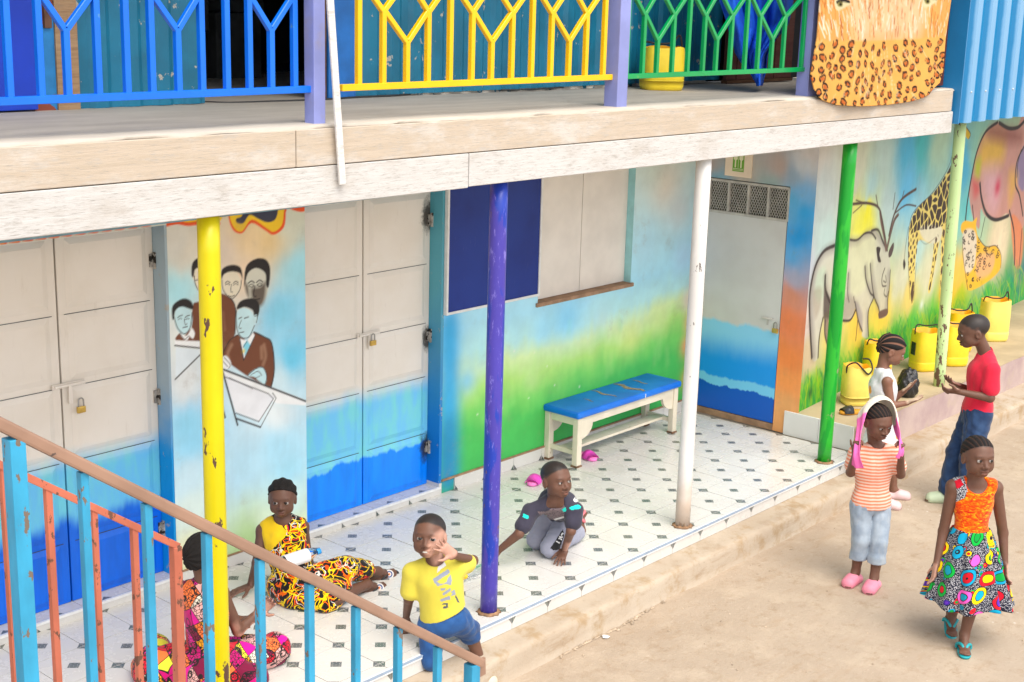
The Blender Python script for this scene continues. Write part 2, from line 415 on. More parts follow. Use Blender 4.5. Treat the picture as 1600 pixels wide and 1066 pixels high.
# concrete footing that runs along the porch and the platform
xs = np.arange(-5, 14, .06); prof = [(-.20, -.086), (-.38, -.088), (-.44, -.090), (-.50, -.092), (-.538, -.095), (-.550, -.104), (-.556, -.125), (-.560, -.19), (-.564, -.262), (-.60, -.30)]
vv = []
for i, x in enumerate(xs):
    for j, (y, z) in enumerate(prof):
        n = vnoise(np.array(x+30.), np.array(j*.13+3), 3.2, 12)-.5; n2 = vnoise(np.array(x+30.), np.array(j*.5), 11, 13)-.5
        k = .016 if 3 <= j <= 8 else .006
        vv.append((x, y+k*n+.008*n2*(j > 2), z+(.006*n+.005*n2)*(2 <= j <= 7)))
vv = np.array(vv); idx = np.arange(len(vv)).reshape(len(xs), len(prof))
f = np.stack([idx[:-1, :-1], idx[:-1, 1:], idx[1:, 1:], idx[1:, :-1]], -1).reshape(-1, 4)
t = NT('dusty_footing'); v = t.coord('World')
c = t.mix(t.sramp(t.noise(v, 1.6, 7, .6), .3, .7), (.50, .425, .335), (.43, .345, .26))
c = t.mix(t.math('MULTIPLY', t.sramp(t.noise(v, 5, 6, .7), .48, .68), .75), c, (.36, .245, .13)); c = t.mix(t.math('MULTIPLY', t.sramp(t.noise(t.coord('World', (1, 1, 5)), 2.2, 6, .7), .5, .68), .5), c, (.30, .20, .115))
c = t.mix(t.math('MULTIPLY', t.sramp(t.noise(v, 26, 5, .7), .6, .75), .35), c, (.22, .16, .11))
t.color(c).set(.95, 0, .15); t.bump(t.noise(v, 45, 6, .7), .4, .01)
structure(grid_mesh('footing', vv, f, None, t.mat, None, True))

# ================================================================== porch floor: slab and single tiles
slab = MB().box(-5, 3.345, -.372, 1.40, -.24, -.009).obj('porch_floor', M_grout, None); structure(slab)
T = .3; hh = .038
def tile_mesh(w, d, h=.009):
    a, b = w/2-.0018, d/2-.0018; mb = MB()
    z = 0.0; P = lambda *p: [(x, y, z) for x, y in p]
    if d > .2:
        for sx in (1, -1):
            for sy in (1, -1):
                q = P((hh*sx, 0), (a*sx, 0), (a*sx, (b-hh)*sy), ((a-hh)*sx, b*sy), (0, b*sy), (0, hh*sy))
                mb.add(q if sx*sy > 0 else q[::-1], [tuple(range(6))])
                q = P((a*sx, (b-hh)*sy), (a*sx, b*sy), ((a-hh)*sx, b*sy)); mb.add(q if sx*sy > 0 else q[::-1], [(0, 1, 2)], 1)
        mb.add(P((hh, 0), (0, hh), (-hh, 0), (0, -hh)), [(0, 1, 2, 3)], 1)
    else:      # cut strip behind the nosing: only the corners of the inset show
        mb.add(P((-a+hh, b), (-a, b-hh), (-a, -b), (a, -b), (a, b-hh), (a-hh, b)), [tuple(range(6))])
        mb.add(P((-a, b-hh), (-a+hh, b), (-a, b)), [(0, 1, 2)], 1); mb.add(P((a, b), (a-hh, b), (a, b-hh)), [(0, 1, 2)], 1)
    c = [(-a, -b), (a, -b), (a, b), (-a, b)]
    for i in range(4):
        (x0, y0), (x1, y1) = c[i], c[(i+1) % 4]
        mb.add([(x0, y0, z), (x0, y0, z-h), (x1, y1, z-h), (x1, y1, z)], [(0, 1, 2, 3)])
    return mb.mesh('floor_tile', [M_tile, M_key])
tm = tile_mesh(T, T); ts = tile_mesh(T, .068)
for i in range(-14, 11):
    for j in range(5):
        o = inst('floor_tile', tm, slab, (i*T+T/2, -.3+j*T+T/2, RNG.normal(0, .0006)))
        o.rotation_euler = (RNG.normal(0, .0012), RNG.normal(0, .0012), 0)
    inst('floor_tile', ts, slab, (i*T+T/2, -.3-.034, 0))
# riser tiles with dark corner triangles, and the trim along the edge
def riser_mesh():
    w = T/2-.0018; mb = MB(); y = -.386; q = .030
    mb.add([(-w, y, -.086), (w, y, -.086), (w, y, -.016-q*1.3), (w-q, y, -.016), (-w+q, y, -.016), (-w, y, -.016-q*1.3)], [tuple(range(6))])
    mb.add([(w, y, -.016), (w-q, y, -.016), (w, y, -.016-q*1.3)], [(0, 1, 2)], 1); mb.add([(-w, y, -.016), (-w, y, -.016-q*1.3), (-w+q, y, -.016)], [(0, 1, 2)], 1)
    mb.add([(w, y, -.086), (w, -.37, -.086), (w, -.37, -.016), (w, y, -.016)], [(0, 1, 2, 3)]); mb.add([(-w, y, -.086), (-w, y, -.016), (-w, -.37, -.016), (-w, -.37, -.086)], [(0, 1, 2, 3)])
    return mb.mesh('riser_tile', [M_tile, M_key])
rm = riser_mesh()
for i in range(-14, 11): inst('riser_tile', rm, slab, (i*T+T/2, 0, 0))
MB().box(-5, 3.34, -.393, -.3685, -.014, .0035).obj('edge_trim', M_white_edge, slab)
MB().box(-5, 3.34, -.3945, -.386, -.004, .0055).obj('trim_line', M_blue_line, slab)

# ================================================================== school building, ground floor
bld = empty('school_building', (0, 1.2, 0), 'painted school building with white metal doors and sky-and-grass murals behind the porch', 'building')
def part(o): # keep world placement under an offset empty
    o.location = (o.location[0]-0, o.location[1]-1.2, o.location[2]); return o
bld.location = (0, 0, 0)

# ---- pillar with the painted pupils
cv = Canvas((-1.62, 1.2, 0), (1, 0, 0), .94, 0, 2.45, .006)
cv.wash([(275, 380, (205, 205, 198)), (300, 395, (212, 208, 195)), (390, 380, (225, 203, 165)), (420, 372, (226, 200, 150)), (440, 350, (205, 212, 200)), (462, 420, (160, 212, 225)), (285, 450, (172, 220, 230)),
         (295, 520, (222, 226, 222)), (390, 430, (232, 210, 185)), (345, 400, (218, 205, 190)), (440, 480, (140, 205, 233)), (458, 560, (115, 198, 238)), (440, 590, (205, 225, 235)), (430, 640, (222, 230, 235)), (290, 600, (216, 220, 220)),
         (290, 660, (148, 205, 238)), (300, 690, (150, 205, 238)), (380, 600, (205, 225, 235)), (440, 700, (170, 212, 238)), (300, 740, (195, 220, 230)), (380, 740, (180, 215, 232)), (450, 740, (165, 212, 232)), (300, 800, (208, 224, 220)),
         (450, 790, (198, 222, 222)), (300, 855, (218, 220, 185)), (420, 820, (208, 225, 200)), (390, 850, (170, 200, 145)), (330, 880, (180, 205, 140)), (460, 830, (205, 215, 170))], 3.2, .05, 2)
K = lambda pts, ox=230, oy=340, s=2.96: [(ox+x/s, oy+y/s) for x, y in pts]
BR, BK, FC, WH, LB = (112, 66, 44), (38, 34, 34), (222, 214, 192), (232, 234, 234), (190, 222, 228)
cv.fill(K([(210, 412), (240, 388), (330, 352), (385, 372), (408, 420), (405, 540), (350, 625), (240, 600), (208, 560)]), BR)           # boy behind the post
cv.fill(K([(206, 260), (214, 210), (232, 190), (260, 185), (262, 300), (236, 335), (222, 305)]), FC); cv.fill(K([(205, 265), (208, 215), (232, 188), (262, 186), (250, 225), (222, 240), (214, 275)]), BK)
cv.stroke(K([(218, 270), (222, 305), (236, 336)]), .005, BK); cv.stroke(K([(222, 290), (234, 288)]), .005, BK)
cv.stroke(K([(385, 372), (408, 420), (405, 540)]), .006, BK); cv.stroke(K([(352, 440), (360, 520)]), .01, (150, 105, 80), .02, .6)
cv.ell(*K([(390, 308)])[0], 14.5, 21, FC); cv.fill(K([(344, 285), (346, 240), (390, 219), (432, 232), (441, 285), (428, 258), (390, 250), (356, 262)]), BK)
cv.stroke(K([(346, 290), (352, 335), (380, 372), (400, 372), (428, 335), (436, 290)]), .005, BK)
for x, y, w in ((372, 300, 22), (410, 300, 22)): cv.stroke(K([(x-w/2, y+3), (x, y-5), (x+w/2, y+2)]), .005, BK); cv.stroke(K([(x-w/2, y+12), (x, y+7), (x+w/2, y+12)]), .004, BK)
cv.stroke(K([(390, 310), (386, 340), (396, 346)]), .004, BK); cv.stroke(K([(374, 362), (390, 366), (404, 360)]), .005, BK)
cv.ell(*K([(507, 305)])[0], 18, 34, (205, 205, 190)); cv.fill(K([(480, 330), (520, 320), (548, 300), (545, 370), (525, 410), (490, 395)]), (98, 88, 78), .03); cv.fill(K([(452, 300), (468, 320), (470, 370), (455, 340)]), (110, 100, 90), .02)
cv.fill(K([(449, 320), (456, 230), (500, 192), (548, 194), (569, 238), (562, 320), (550, 312), (546, 258), (505, 234), (466, 258)]), BK)
for x, y in ((482, 312), (520, 308)): cv.stroke(K([(x-14, y-8), (x, y-18), (x+14, y-10)]), .007, BK); cv.stroke(K([(x-12, y+4), (x, y-4), (x+12, y+4), (x, y+10), (x-12, y+4)]), .005, BK)
cv.stroke(K([(498, 318), (492, 358), (504, 366)]), .006, BK); cv.stroke(K([(480, 376), (500, 380), (520, 376)]), .007, BK)
cv.fill(K([(432, 538), (382, 568), (345, 640), (392, 684), (470, 738), (540, 772), (574, 782), (588, 700), (576, 582), (540, 552), (492, 530), (460, 575)]), BR)
cv.stroke(K([(432, 538), (382, 568), (345, 640)]), .006, BK); cv.stroke(K([(492, 530), (540, 552), (576, 582), (588, 700), (574, 782)]), .008, BK)
for a in ([(390, 590), (372, 630), (378, 660)], [(540, 590), (548, 640), (536, 680)], [(528, 600), (530, 650)]): cv.stroke(K(a), .012, (190, 150, 120), .025, .6)
cv.fill(K([(428, 560), (448, 655), (498, 548), (490, 532), (462, 570)]), WH, curve=False); cv.fill(K([(444, 590), (452, 640), (478, 590), (462, 568)]), (130, 205, 225), curve=False); cv.spray(*K([(446, 618)])[0], .012, (240, 210, 40))
cv.stroke(K([(428, 560), (446, 660), (498, 548)]), .006, BK, curve=False); cv.stroke(K([(462, 572), (444, 600)]), .004, BK)
cv.fill(K([(412, 455), (414, 520), (430, 550), (456, 558), (482, 535), (496, 495), (492, 455), (470, 425), (430, 420)]), LB)
cv.fill(K([(414, 425), (428, 390), (470, 374), (510, 386), (520, 425), (506, 470), (494, 452), (486, 428), (450, 414)]), BK)
cv.stroke(K([(413, 430), (412, 470), (418, 525), (440, 556), (470, 552), (496, 500)]), .005, BK); cv.stroke(K([(424, 468), (436, 462)]), .006, BK); cv.stroke(K([(450, 466), (468, 460)]), .006, BK); cv.stroke(K([(436, 475), (424, 508), (436, 514)]), .004, BK); cv.stroke(K([(428, 532), (446, 530)]), .005, BK)
cv.fill(K([(495, 455), (508, 452), (506, 485), (494, 492)]), LB); cv.stroke(K([(498, 458), (510, 455), (505, 486)]), .004, BK)
cv.ell(*K([(168, 470)])[0], 14, 24, LB); cv.fill(K([(116, 465), (118, 408), (165, 375), (204, 388), (210, 425), (160, 412), (130, 432), (124, 470)]), BK)
cv.stroke(K([(124, 460), (140, 510), (170, 538), (198, 510), (208, 440)]), .005, BK)
for x in (152, 186): cv.stroke(K([(x-10, 462), (x, 455), (x+10, 452)]), .005, BK); cv.stroke(K([(x-8, 472), (x, 467), (x+8, 468)]), .004, BK)
cv.stroke(K([(172, 470), (176, 495), (184, 492)]), .004, BK); cv.stroke(K([(166, 510), (186, 504)]), .005, BK)
cv.fill(K([(134, 570), (150, 535), (170, 548), (205, 515), (240, 540), (240, 575)]), BR); cv.fill(K([(150, 536), (172, 565), (190, 562), (205, 516), (185, 545), (168, 545)]), WH); cv.stroke(K([(150, 536), (172, 562), (192, 548)]), .004, BK); cv.fill(K([(196, 545), (206, 512), (220, 535), (212, 560)]), WH)
cv.fill(K([(128, 568), (245, 572), (245, 604), (130, 592)]), WH, curve=False); cv.stroke(K([(128, 592), (246, 604)]), .008, BK); cv.fill(K([(132, 600), (240, 612), (240, 640), (132, 742)]), (215, 226, 232), curve=False); cv.stroke(K([(130, 748), (246, 634)]), .008, BK)
cv.fill(K([(345, 700), (735, 846), (735, 870), (600, 860), (345, 730)]), WH, curve=False); cv.stroke(K([(345, 700), (733, 850)]), .011, BK); cv.fill(K([(355, 722), (592, 830), (520, 942), (408, 900)]), (228, 230, 234), curve=False)
for a, w in (([(350, 715), (418, 960)], .011), ([(412, 930), (524, 970)], .010), ([(410, 905), (516, 944)], .005), ([(516, 944), (584, 838), (560, 815), (362, 738)], .005), ([(524, 970), (596, 836), (580, 812)], .005), ([(330, 800), (360, 925)], .012), ([(380, 742), (488, 792)], .004)): cv.stroke(K(a), w, BK, curve=False)
cv.fill(K([(348, 650), (366, 640), (388, 672), (380, 698), (350, 694)]), WH); cv.stroke(K([(356, 648), (384, 680), (376, 698)]), .004, BK); cv.stroke(K([(350, 664), (372, 690)]), .004, BK)
cv.fill(K([(466, 730), (500, 700), (535, 694), (552, 730), (546, 770), (515, 755), (496, 738)]), LB); cv.stroke(K([(466, 730), (502, 700), (535, 694), (553, 732), (546, 770)]), .005, BK); cv.stroke(K([(480, 728), (512, 712), (530, 730)]), .004, BK); cv.stroke(K([(500, 742), (522, 734)]), .004, BK)
# bottoms of the bulbous painted letters under the beam
YL, OR, NV = (245, 195, 40), (225, 85, 35), (55, 58, 78)
G = lambda pts: [(x/3.333, 330+y/3.333) for x, y in pts]
cv.fill(G([(1190, 30), (1215, 100), (1262, 115), (1310, 62), (1380, 100), (1425, 124), (1478, 85), (1488, 10), (1480, -60), (1200, -60)]), OR)
cv.fill(G([(1196, 25), (1222, 90), (1262, 104), (1312, 44), (1390, 90), (1425, 108), (1466, 75), (1478, 5), (1470, -60), (1206, -60)]), YL)
cv.fill(G([(1230, 40), (1236, 62), (1268, 62), (1300, 20), (1345, 40), (1390, 58), (1432, 45), (1448, -5), (1440, -60), (1250, -60), (1262, 20)]), NV)
cv.fill(G([(880, 40), (930, 66), (1020, 66), (1140, 60), (1140, -30), (880, -30)]), YL); cv.stroke(G([(800, 66), (850, 74), (920, 60), (980, 68), (1040, 62), (1140, 66)]), .02, OR)
cv.fill(G([(1500, -20), (1560, 4), (1600, -10), (1600, -60), (1500, -60)]), OR)
cv.build('pupil_mural_wall', M_wallpaint, bld)
MB().box(-1.618, -.682, 1.203, 1.5, 0, 2.45).obj('wall_core', M_jamb_grey, bld)

# wall band over door one with letter bottoms
cv = Canvas((-3.6, 1.2, 0), (1, 0, 0), 1.98, 2.02, 2.45, .01); cv.wash([(50, 370, (205, 205, 190)), (200, 350, (200, 205, 195))], 2, .05, 3)
for k, x in enumerate(np.linspace(-60, 760, 13)): cv.fill(G([(x-40, 40), (x-35, 160-x*.12), (x, 178-x*.125), (x+32, 160-x*.12), (x+36, 40)]), OR); cv.fill(G([(x-34, 30), (x-28, 148-x*.12), (x, 164-x*.125), (x+26, 148-x*.12), (x+30, 30)]), YL if k % 3 else NV)
cv.build('lettered_wall_band', M_wallpaint, bld)

# ---- wall between door two and the corner, with board and window
cv = Canvas((.48, 1.2, 0), (1, 0, 0), 2.87, 0, 2.45, .01)
zz_ = cv.v+.16*(vnoise(cv.u*1.3, cv.v*.8, 3.2, 8)-.5)+.05*(vnoise(cv.u*3, cv.v*.7, 9, 9)-.5)-.10*(cv.u-1.4)*(cv.u > 1.4)
stops = [(-.2, (52, 160, 82)), (.10, (62, 172, 84)), (.38, (72, 180, 84)), (.52, (112, 196, 92)), (.66, (164, 210, 112)), (.80, (196, 220, 160)), (.93, (170, 216, 216)), (1.12, (160, 212, 230)), (1.5, (176, 216, 226)), (1.9, (196, 216, 214)), (2.5, (208, 212, 200))]
for k in range(3): cv.c[..., k] = np.interp(zz_, [q_[0] for q_ in stops], [lin(*q_[1], .9)[k] for q_ in stops])
for px, py, r, c, a in ((885, 500, .16, (120, 196, 240), .75), (850, 515, .12, (140, 205, 240), .6), (730, 595, .09, (110, 190, 236), .7), (760, 560, .10, (150, 212, 226), .6), (940, 500, .12, (176, 216, 226), .6), (985, 530, .12, (206, 216, 130), .6), (1030, 500, .12, (204, 216, 150), .6), (830, 590, .10, (176, 212, 140), .6), (770, 640, .12, (120, 196, 110), .6), (1040, 290, .22, (222, 205, 186), .7), (1062, 330, .16, (206, 206, 206), .6), (1068, 400, .14, (170, 204, 236), .6), (1010, 380, .16, (170, 212, 230), .6), (1076, 470, .10, (214, 186, 190), .7), (1074, 540, .09, (230, 150, 112), .95), (1076, 590, .09, (234, 152, 96), .95), (1078, 505, .08, (226, 160, 130), .9), (1020, 270, .14, (196, 212, 200), .5)): cv.spray(px, py, r, c, a)
for py in range(500, 760, 14): cv.spray(701+(760-py)*.004, py, .09, (46, 160, 214) if py < 660 else (30, 130, 180), .75)
for i in range(60):
    px = random.uniform(735, 1050); py = 640-(px-735)*.3+random.gauss(-20, 20); cv.stroke([(px, py), (px+random.uniform(-2, 2), py-random.uniform(10, 26))], random.uniform(.02, .05), random.choice([(120, 195, 95), (150, 205, 105), (190, 216, 150)]), .06, .14)
for i in range(14): cv.spray(random.uniform(720, 1040), random.uniform(510, 680), random.uniform(.004, .008), (225, 225, 210), .8)
HW = (.935, 2.015, 1.16, 2.12)
cv.build('mural_wall', M_wallpaint, bld, [HW])
MB().box(.482, 1.40, 1.31, 1.5, 0, 2.45).box(2.52, 3.34, 1.31, 1.5, 0, 2.45).box(1.40, 2.52, 1.31, 1.5, 0, 1.12).obj('wall_core', M_jamb_grey, bld)
MB().box(2.493, 2.56, 1.2015, 1.30, 1.16, 2.15).obj('window_reveal', paint('reveal_teal', lin(150, 205, 210, .9), .6), bld)
MB().box(1.38, 1.412, 1.2015, 1.30, 1.16, 2.15).obj('window_reveal', M_jamb_grey, bld)
MB().box(1.395, 2.515, 1.183, 1.30, 1.135, 1.163).obj('window_sill', M_brown, bld, bevel=.004)
M_doorpaint_plain = paint('cream_white_paint', (.77, .72, .655), .42, .07, 4, .05, 40, dirt=(.55, .50, .43), damt=.62)
for a, b in ((1.413, 1.951), (1.957, 2.492)):
    s = MB().box(a, b, 1.262, 1.285, 1.166, 2.13).obj('window_shutter', M_doorpaint_plain, bld, bevel=.003)
MB().box(1.949, 1.959, 1.270, 1.29, 1.166, 2.13).obj('shutter_gap', M_black, bld)
# blue notice board
t = NT('board_blue'); v = t.coord('World')
c = t.mix(t.sramp(t.noise(v, 2, 5), .3, .7), (.006, .024, .19), (.010, .038, .26)); c = t.mix(t.math('MULTIPLY', t.sramp(t.noise(t.coord('World', (30, 1, 4)), 3, 6, .7), .62, .75), .25), c, (.2, .22, .35))
t.color(c).set(.4, 0, .3)
bd = empty('notice_board', (.936, 1.19, 1.2), 'large dark blue notice board with thin white edge beside the metal door', 'notice board')
bx = MB().box(-.447, .451, -.012, .008, .036, .98).obj('board_panel', t.mat, bd)
for a in ((-.462, -.447, .02, 1.0), (.451, .466, .02, 1.0)): MB().box(a[0], a[1], -.020, .0085, a[2], a[3]).obj('board_frame', M_white_edge, bd)
MB().box(-.447, .451, -.019, .0085, .02, .036).obj('board_frame', M_white_edge, bd)

# ---- skirting tiles with dark corner triangles
def skirt_mesh(w=T, h=.085):
    a = w/2-.0015; q = .028; mb = MB(); y = -.010
    mb.add([(-a, y, q*1.2), (-a+q, y, 0.001), (a-q, y, 0.001), (a, y, q*1.2), (a, y, h), (-a, y, h)], [tuple(range(6))])
    mb.add([(-a, y, 0.001), (-a+q, y, 0.001), (-a, y, q*1.2)], [(0, 1, 2)], 1); mb.add([(a, y, 0.001), (a, y, q*1.2), (a-q, y, 0.001)], [(0, 1, 2)], 1)
    mb.add([(-a, y, h), (a, y, h), (a, 0, h), (-a, 0, h)], [(0, 1, 2, 3)]); mb.add([(-a, y, 0), (-a, y, h), (-a, 0, h), (-a, 0, 0)], [(0, 1, 2, 3)])
    return mb.mesh('skirting_tile', [M_tile, M_key])
sm = skirt_mesh()
for i in range(2, 11): inst('skirting_tile', sm, bld, (i*T+T/2, 1.2, 0))
for i in range(3): inst('skirting_tile', sm, bld, (-1.62+T/2+i*T+.02, 1.2, 0), scale=(1, 1, .75))
MB().box(.48, 3.345, 1.1885, 1.1995, .0855, .098).obj('skirting_cap', M_brown, bld)
MB().box(-1.62, -.68, 1.189, 1.1995, .066, .074).obj('skirting_cap', M_brown, bld)

# ---- white metal double doors
def door_mat(name, light_z, deep_z, rag, lightc, deepc, seed, dsoft=.012, grease=()):
    t = NT(name); v = t.coord('World'); sp = t.n('ShaderNodeSeparateXYZ'); t.l(v, sp.inputs[0]); z = sp.outputs['Z']
    n = t.noise(t.coord('World', (3.2, 1, .8)), 2.3+seed*.2, 4, .55); nf = t.noise(t.coord('World', (40, 1, 3)), 3, 3, .6)
    w = t.mix(t.sramp(t.noise(v, 3, 6), .3, .75), (.80, .755, .69), (.745, .69, .61))
    w = t.mix(t.math('MULTIPLY', t.sramp(t.noise(t.coord('World', (6, 6, 1.2)), 4, 7, .7), .58, .8), .3), w, (.48, .41, .33))
    zl = t.math('ADD', z, t.math('MULTIPLY', t.math('SUBTRACT', n, .5), .06))
    lc = t.mix(t.sramp(t.noise(t.coord('World', (3, 3, 1)), 4, 5), .35, .7), lightc, np.minimum(np.array(lightc)*1.18, .75))
    c = t.mix(t.sramp(zl, light_z+.10, light_z-.06), w, lc)
    zd = t.math('ADD', z, t.math('ADD', t.math('MULTIPLY', t.math('SUBTRACT', n, .5), rag), t.math('MULTIPLY', t.math('SUBTRACT', nf, .5), rag*.10)))
    dc = t.mix(t.sramp(t.noise(t.coord('World', (5, 5, 1)), 3, 5), .3, .7), deepc, np.array(deepc)*1.25)
    c = t.mix(t.sramp(zd, deep_z+dsoft, deep_z-dsoft), c, dc)
    for gx, gz, gr in grease:      # black grease rubbed out of the hinges
        vm = t.n('ShaderNodeVectorMath', operation='DISTANCE'); mp = t.n('ShaderNodeMapping'); mp.inputs['Scale'].default_value = (1, 0, .62); t.l(v, mp.inputs[0]); t.l(mp.outputs[0], vm.inputs[0]); vm.inputs[1].default_value = (gx, 0, gz*.62)
        dd = t.math('ADD', vm.outputs['Value'], t.math('MULTIPLY', t.math('SUBTRACT', t.noise(v, 30, 5, .7), .5), gr*1.2)); c = t.mix(t.math('MULTIPLY', t.sramp(dd, gr, gr*.35), .92), c, (.022, .018, .015))
    t.color(c).set(.38, 0, .45); t.bump(t.noise(v, 35, 3), .04, .004); return t.mat
M_door1 = door_mat('door_paint_one', .82, .50, .20, lin(95, 180, 228, .9), lin(0, 88, 196, .85), 0, .05, ((-1.64, 1.82, .022),))
M_door2 = door_mat('door_paint_two', .76, .36, .16, lin(105, 188, 232, .9), lin(0, 120, 226, .85), 2, .012, ((.432, 1.86, .085), (.44, 1.06, .07), (.44, .31, .085)))
M_hinge = paint('greased_steel', (.38, .36, .33), .5, .4, 30, .2, chip=(.03, .025, .02), camt=.52, cscale=22, metal=.3)
M_gap = paint('door_gap', (.05, .06, .06), .8, .1, 5, 0)
def double_door(x0, xm, x1, mat, zs, label):
    yd = 1.31; zt = zs[-1]
    MB().box(x0-.02, x1+.02, yd+.03, 1.5, .0, 2.45).obj('door_backing', M_gap, bld)
    for k, (a, b) in enumerate(((x0, xm-.005), (xm+.005, x1))):
        leaf = MB().box(a, b, yd, yd+.028, zs[0], zt).obj('door_leaf', mat, bld, bevel=.002, seg=1)
        for i in range(len(zs)-1):
            pz0, pz1 = zs[i]+.018, zs[i+1]-.018; pa, pb = a+.045, b-.045
            q = .030; y0 = yd-.0005; y1 = yd-.011
            mb = MB(); O = [(pa, pz0), (pb, pz0), (pb, pz1), (pa, pz1)]; I = [(pa+q, pz0+q), (pb-q, pz0+q), (pb-q, pz1-q), (pa+q, pz1-q)]
            mb.add([(x, y0, z) for x, z in O]+[(x, y1, z) for x, z in I], [(0, 1, 5, 4), (1, 2, 6, 5), (2, 3, 7, 6), (3, 0, 4, 7), (4, 5, 6, 7)])
            mb.obj('door_panel', mat, leaf)
            if i: MB().box(a+.03, b-.03, yd-.0028, yd-.0004, zs[i]-.0165, zs[i]-.0135).obj('panel_seam', M_gap, leaf)
        for z in (zs[-1]-.19, zs[0]+1.02, zs[0]+.26):
            xh = b+.004 if k else a-.004
            h = MB().tube([(xh, yd-.016, z-.045), (xh, yd-.016, z+.045)], .013, 8).box(xh-.03, xh+.03, yd-.010, yd-.001, z-.035, z+.035).obj('hinge', M_hinge, leaf)
    MB().box(xm-.06, xm+.13, yd-.016, yd-.010, zs[3]-.012, zs[3]+.012).tube([(xm-.05, yd-.022, zs[3]), (xm+.12, yd-.022, zs[3])], .008, 8).box(xm+.028, xm+.048, yd-.024, yd-.018, zs[3]-.10, zs[3]).obj('slide_bolt', M_doorpaint_plain, bld)
    # raised threshold with its white edge and cut tiles
    th = MB().box(x0-.015, x1+.015, 1.2035, yd+.03, .0, .040).obj('threshold', M_grout, bld)
    n = 4; w = (x1-x0+.03)/n
    for i in range(n):
        a = x0-.015+i*w; mb = MB(); b = a+w-.003; mb.box(a, b, 1.206, yd+.02, .0405, .048)
        c = (a+b)/2; mb.add([(c-.04, 1.2065, .0485), (c+.04, 1.2065, .0485), (c, 1.25, .0485)], [(0, 1, 2)], 1); mb.obj('threshold_tile', [M_tile, M_key], bld)
        mb = MB().box(a, b, 1.1955, 1.203, .0, .036); mb.add([(a, 1.195, .0), (a+.03, 1.195, .0), (a, 1.195, .03)], [(0, 1, 2)], 1); mb.obj('threshold_tile', [M_tile, M_key], bld)
    MB().box(x0-.015, x1+.015, 1.191, 1.206, .0365, .051).obj('threshold_trim', M_white_edge, bld)
    MB().box(x0-.015, x1+.015, 1.2062, 1.210, .046, .0515).obj('threshold_trim', M_blue_line, bld)
Z1 = [.05, .40, .84, 1.24, 1.62, 2.01]
double_door(-2.77, -2.21, -1.635, M_door1, Z1, 'one'); double_door(-.68, -.125, .455, M_door2, [.05, .42, .81, 1.17, 1.56, 2.02], 'two')
def jamb_mat(name, top, bot, zlo, zhi):
    t = NT(name); v = t.coord('World'); sp = t.n('ShaderNodeSeparateXYZ'); t.l(v, sp.inputs[0]); z = t.math('ADD', sp.outputs['Z'], t.math('MULTIPLY', t.math('SUBTRACT', t.noise(v, 6, 5), .5), .35))
    c = t.mix(t.sramp(z, zhi, zlo), top, bot); c = t.mix(t.math('MULTIPLY', t.sramp(t.noise(v, 13, 6, .7), .62, .66), .7), c, lin(176, 166, 152)); t.color(c).set(.5, 0, .4); t.bump(t.noise(v, 60, 4), .15, .004); return t.mat
MB().box(-1.634, -1.6205, 1.2005, 1.33, .0, 2.45).obj('door_jamb', jamb_mat('jamb_one', lin(150, 170, 182, .9), lin(0, 138, 206, .9), .7, 1.25), bld)
MB().box(.456, .4805, 1.2005, 1.33, .075, 2.45).obj('door_jamb', jamb_mat('jamb_two', lin(84, 160, 178, .9), lin(0, 112, 190, .9), .3, 1.5), bld)
MB().box(.456, .4805, 1.197, 1.33, .0, .074).obj('jamb_tile', M_tile, bld)
MB().box(-2.8, .48, 1.19, 1.5, 2.03, 2.06).obj('lintel', M_jamb_grey, bld)

# ---- side wall with the single door (faces along the porch)
cv = Canvas((3.35, 1.2, 0), (0, -1, 0), 1.02, 0, 2.45, .01)
cv.wash([(1100, 260, (180, 160, 152)), (1160, 265, (178, 170, 160)), (1215, 260, (186, 165, 158)), (1120, 280, (130, 170, 190)), (1200, 288, (150, 170, 170)), (1240, 270, (150, 170, 190)), (1262, 250, (200, 205, 212)), (1240, 310, (100, 170, 215)), (1255, 330, (70, 160, 220)), (1245, 370, (60, 150, 215)), (1240, 400, (100, 165, 215)),
         (1245, 430, (165, 165, 185)), (1240, 460, (205, 140, 115)), (1240, 500, (218, 130, 90)), (1235, 560, (222, 135, 85)), (1232, 600, (228, 150, 95)), (1228, 640, (215, 160, 110)), (1255, 300, (130, 180, 225)), (1268, 240, (215, 205, 205))], 3.2, .06, 15, .1)
cv.build('side_wall', M_wallpaint, bld, [(.085, .80, -.1, 1.905)])
t = NT('side_door_paint'); v = t.coord('World'); sp = t.n('ShaderNodeSeparateXYZ'); t.l(v, sp.inputs[0]); z = sp.outputs['Z']
n = t.math('SUBTRACT', t.noise(t.coord('World', (1, 3.2, .8)), 2.6, 5, .6), .5); zz = t.math('ADD', z, t.math('MULTIPLY', n, .12))
c = t.mix(t.sramp(t.noise(v, 3, 6), .3, .7), (.66, .66, .645), (.60, .59, .57))
c = t.mix(t.sramp(zz, .80, .76), c, lin(130, 195, 228, .85)); c = t.mix(t.sramp(zz, .72, .46), c, lin(20, 140, 222, .85)); c = t.mix(t.sramp(zz, .345, .325), c, lin(110, 190, 230, .85)); c = t.mix(t.sramp(zz, .27, .255), c, lin(0, 84, 182, .85))
t.color(c).set(.4, 0, .45); t.bump(t.noise(v, 30, 3), .05, .004); M_sdoor = t.mat
MB().box(3.38, 3.6, .30, 1.3, 0, 2.0).obj('door_backing', M_gap, bld)
sd = MB().box(3.352, 3.376, .405, 1.105, .055, 1.635).obj('single_door', M_sdoor, bld, bevel=.003)
M_vent = paint('vent_frame_paint', (.52, .50, .46), .5, .2, 9)
vf = MB(); ya, yb, za, zb = .402, 1.108, 1.64, 1.89
for q in np.linspace(ya, yb, 5): vf.box(3.345, 3.375, q-.008, q+.008, za, zb)
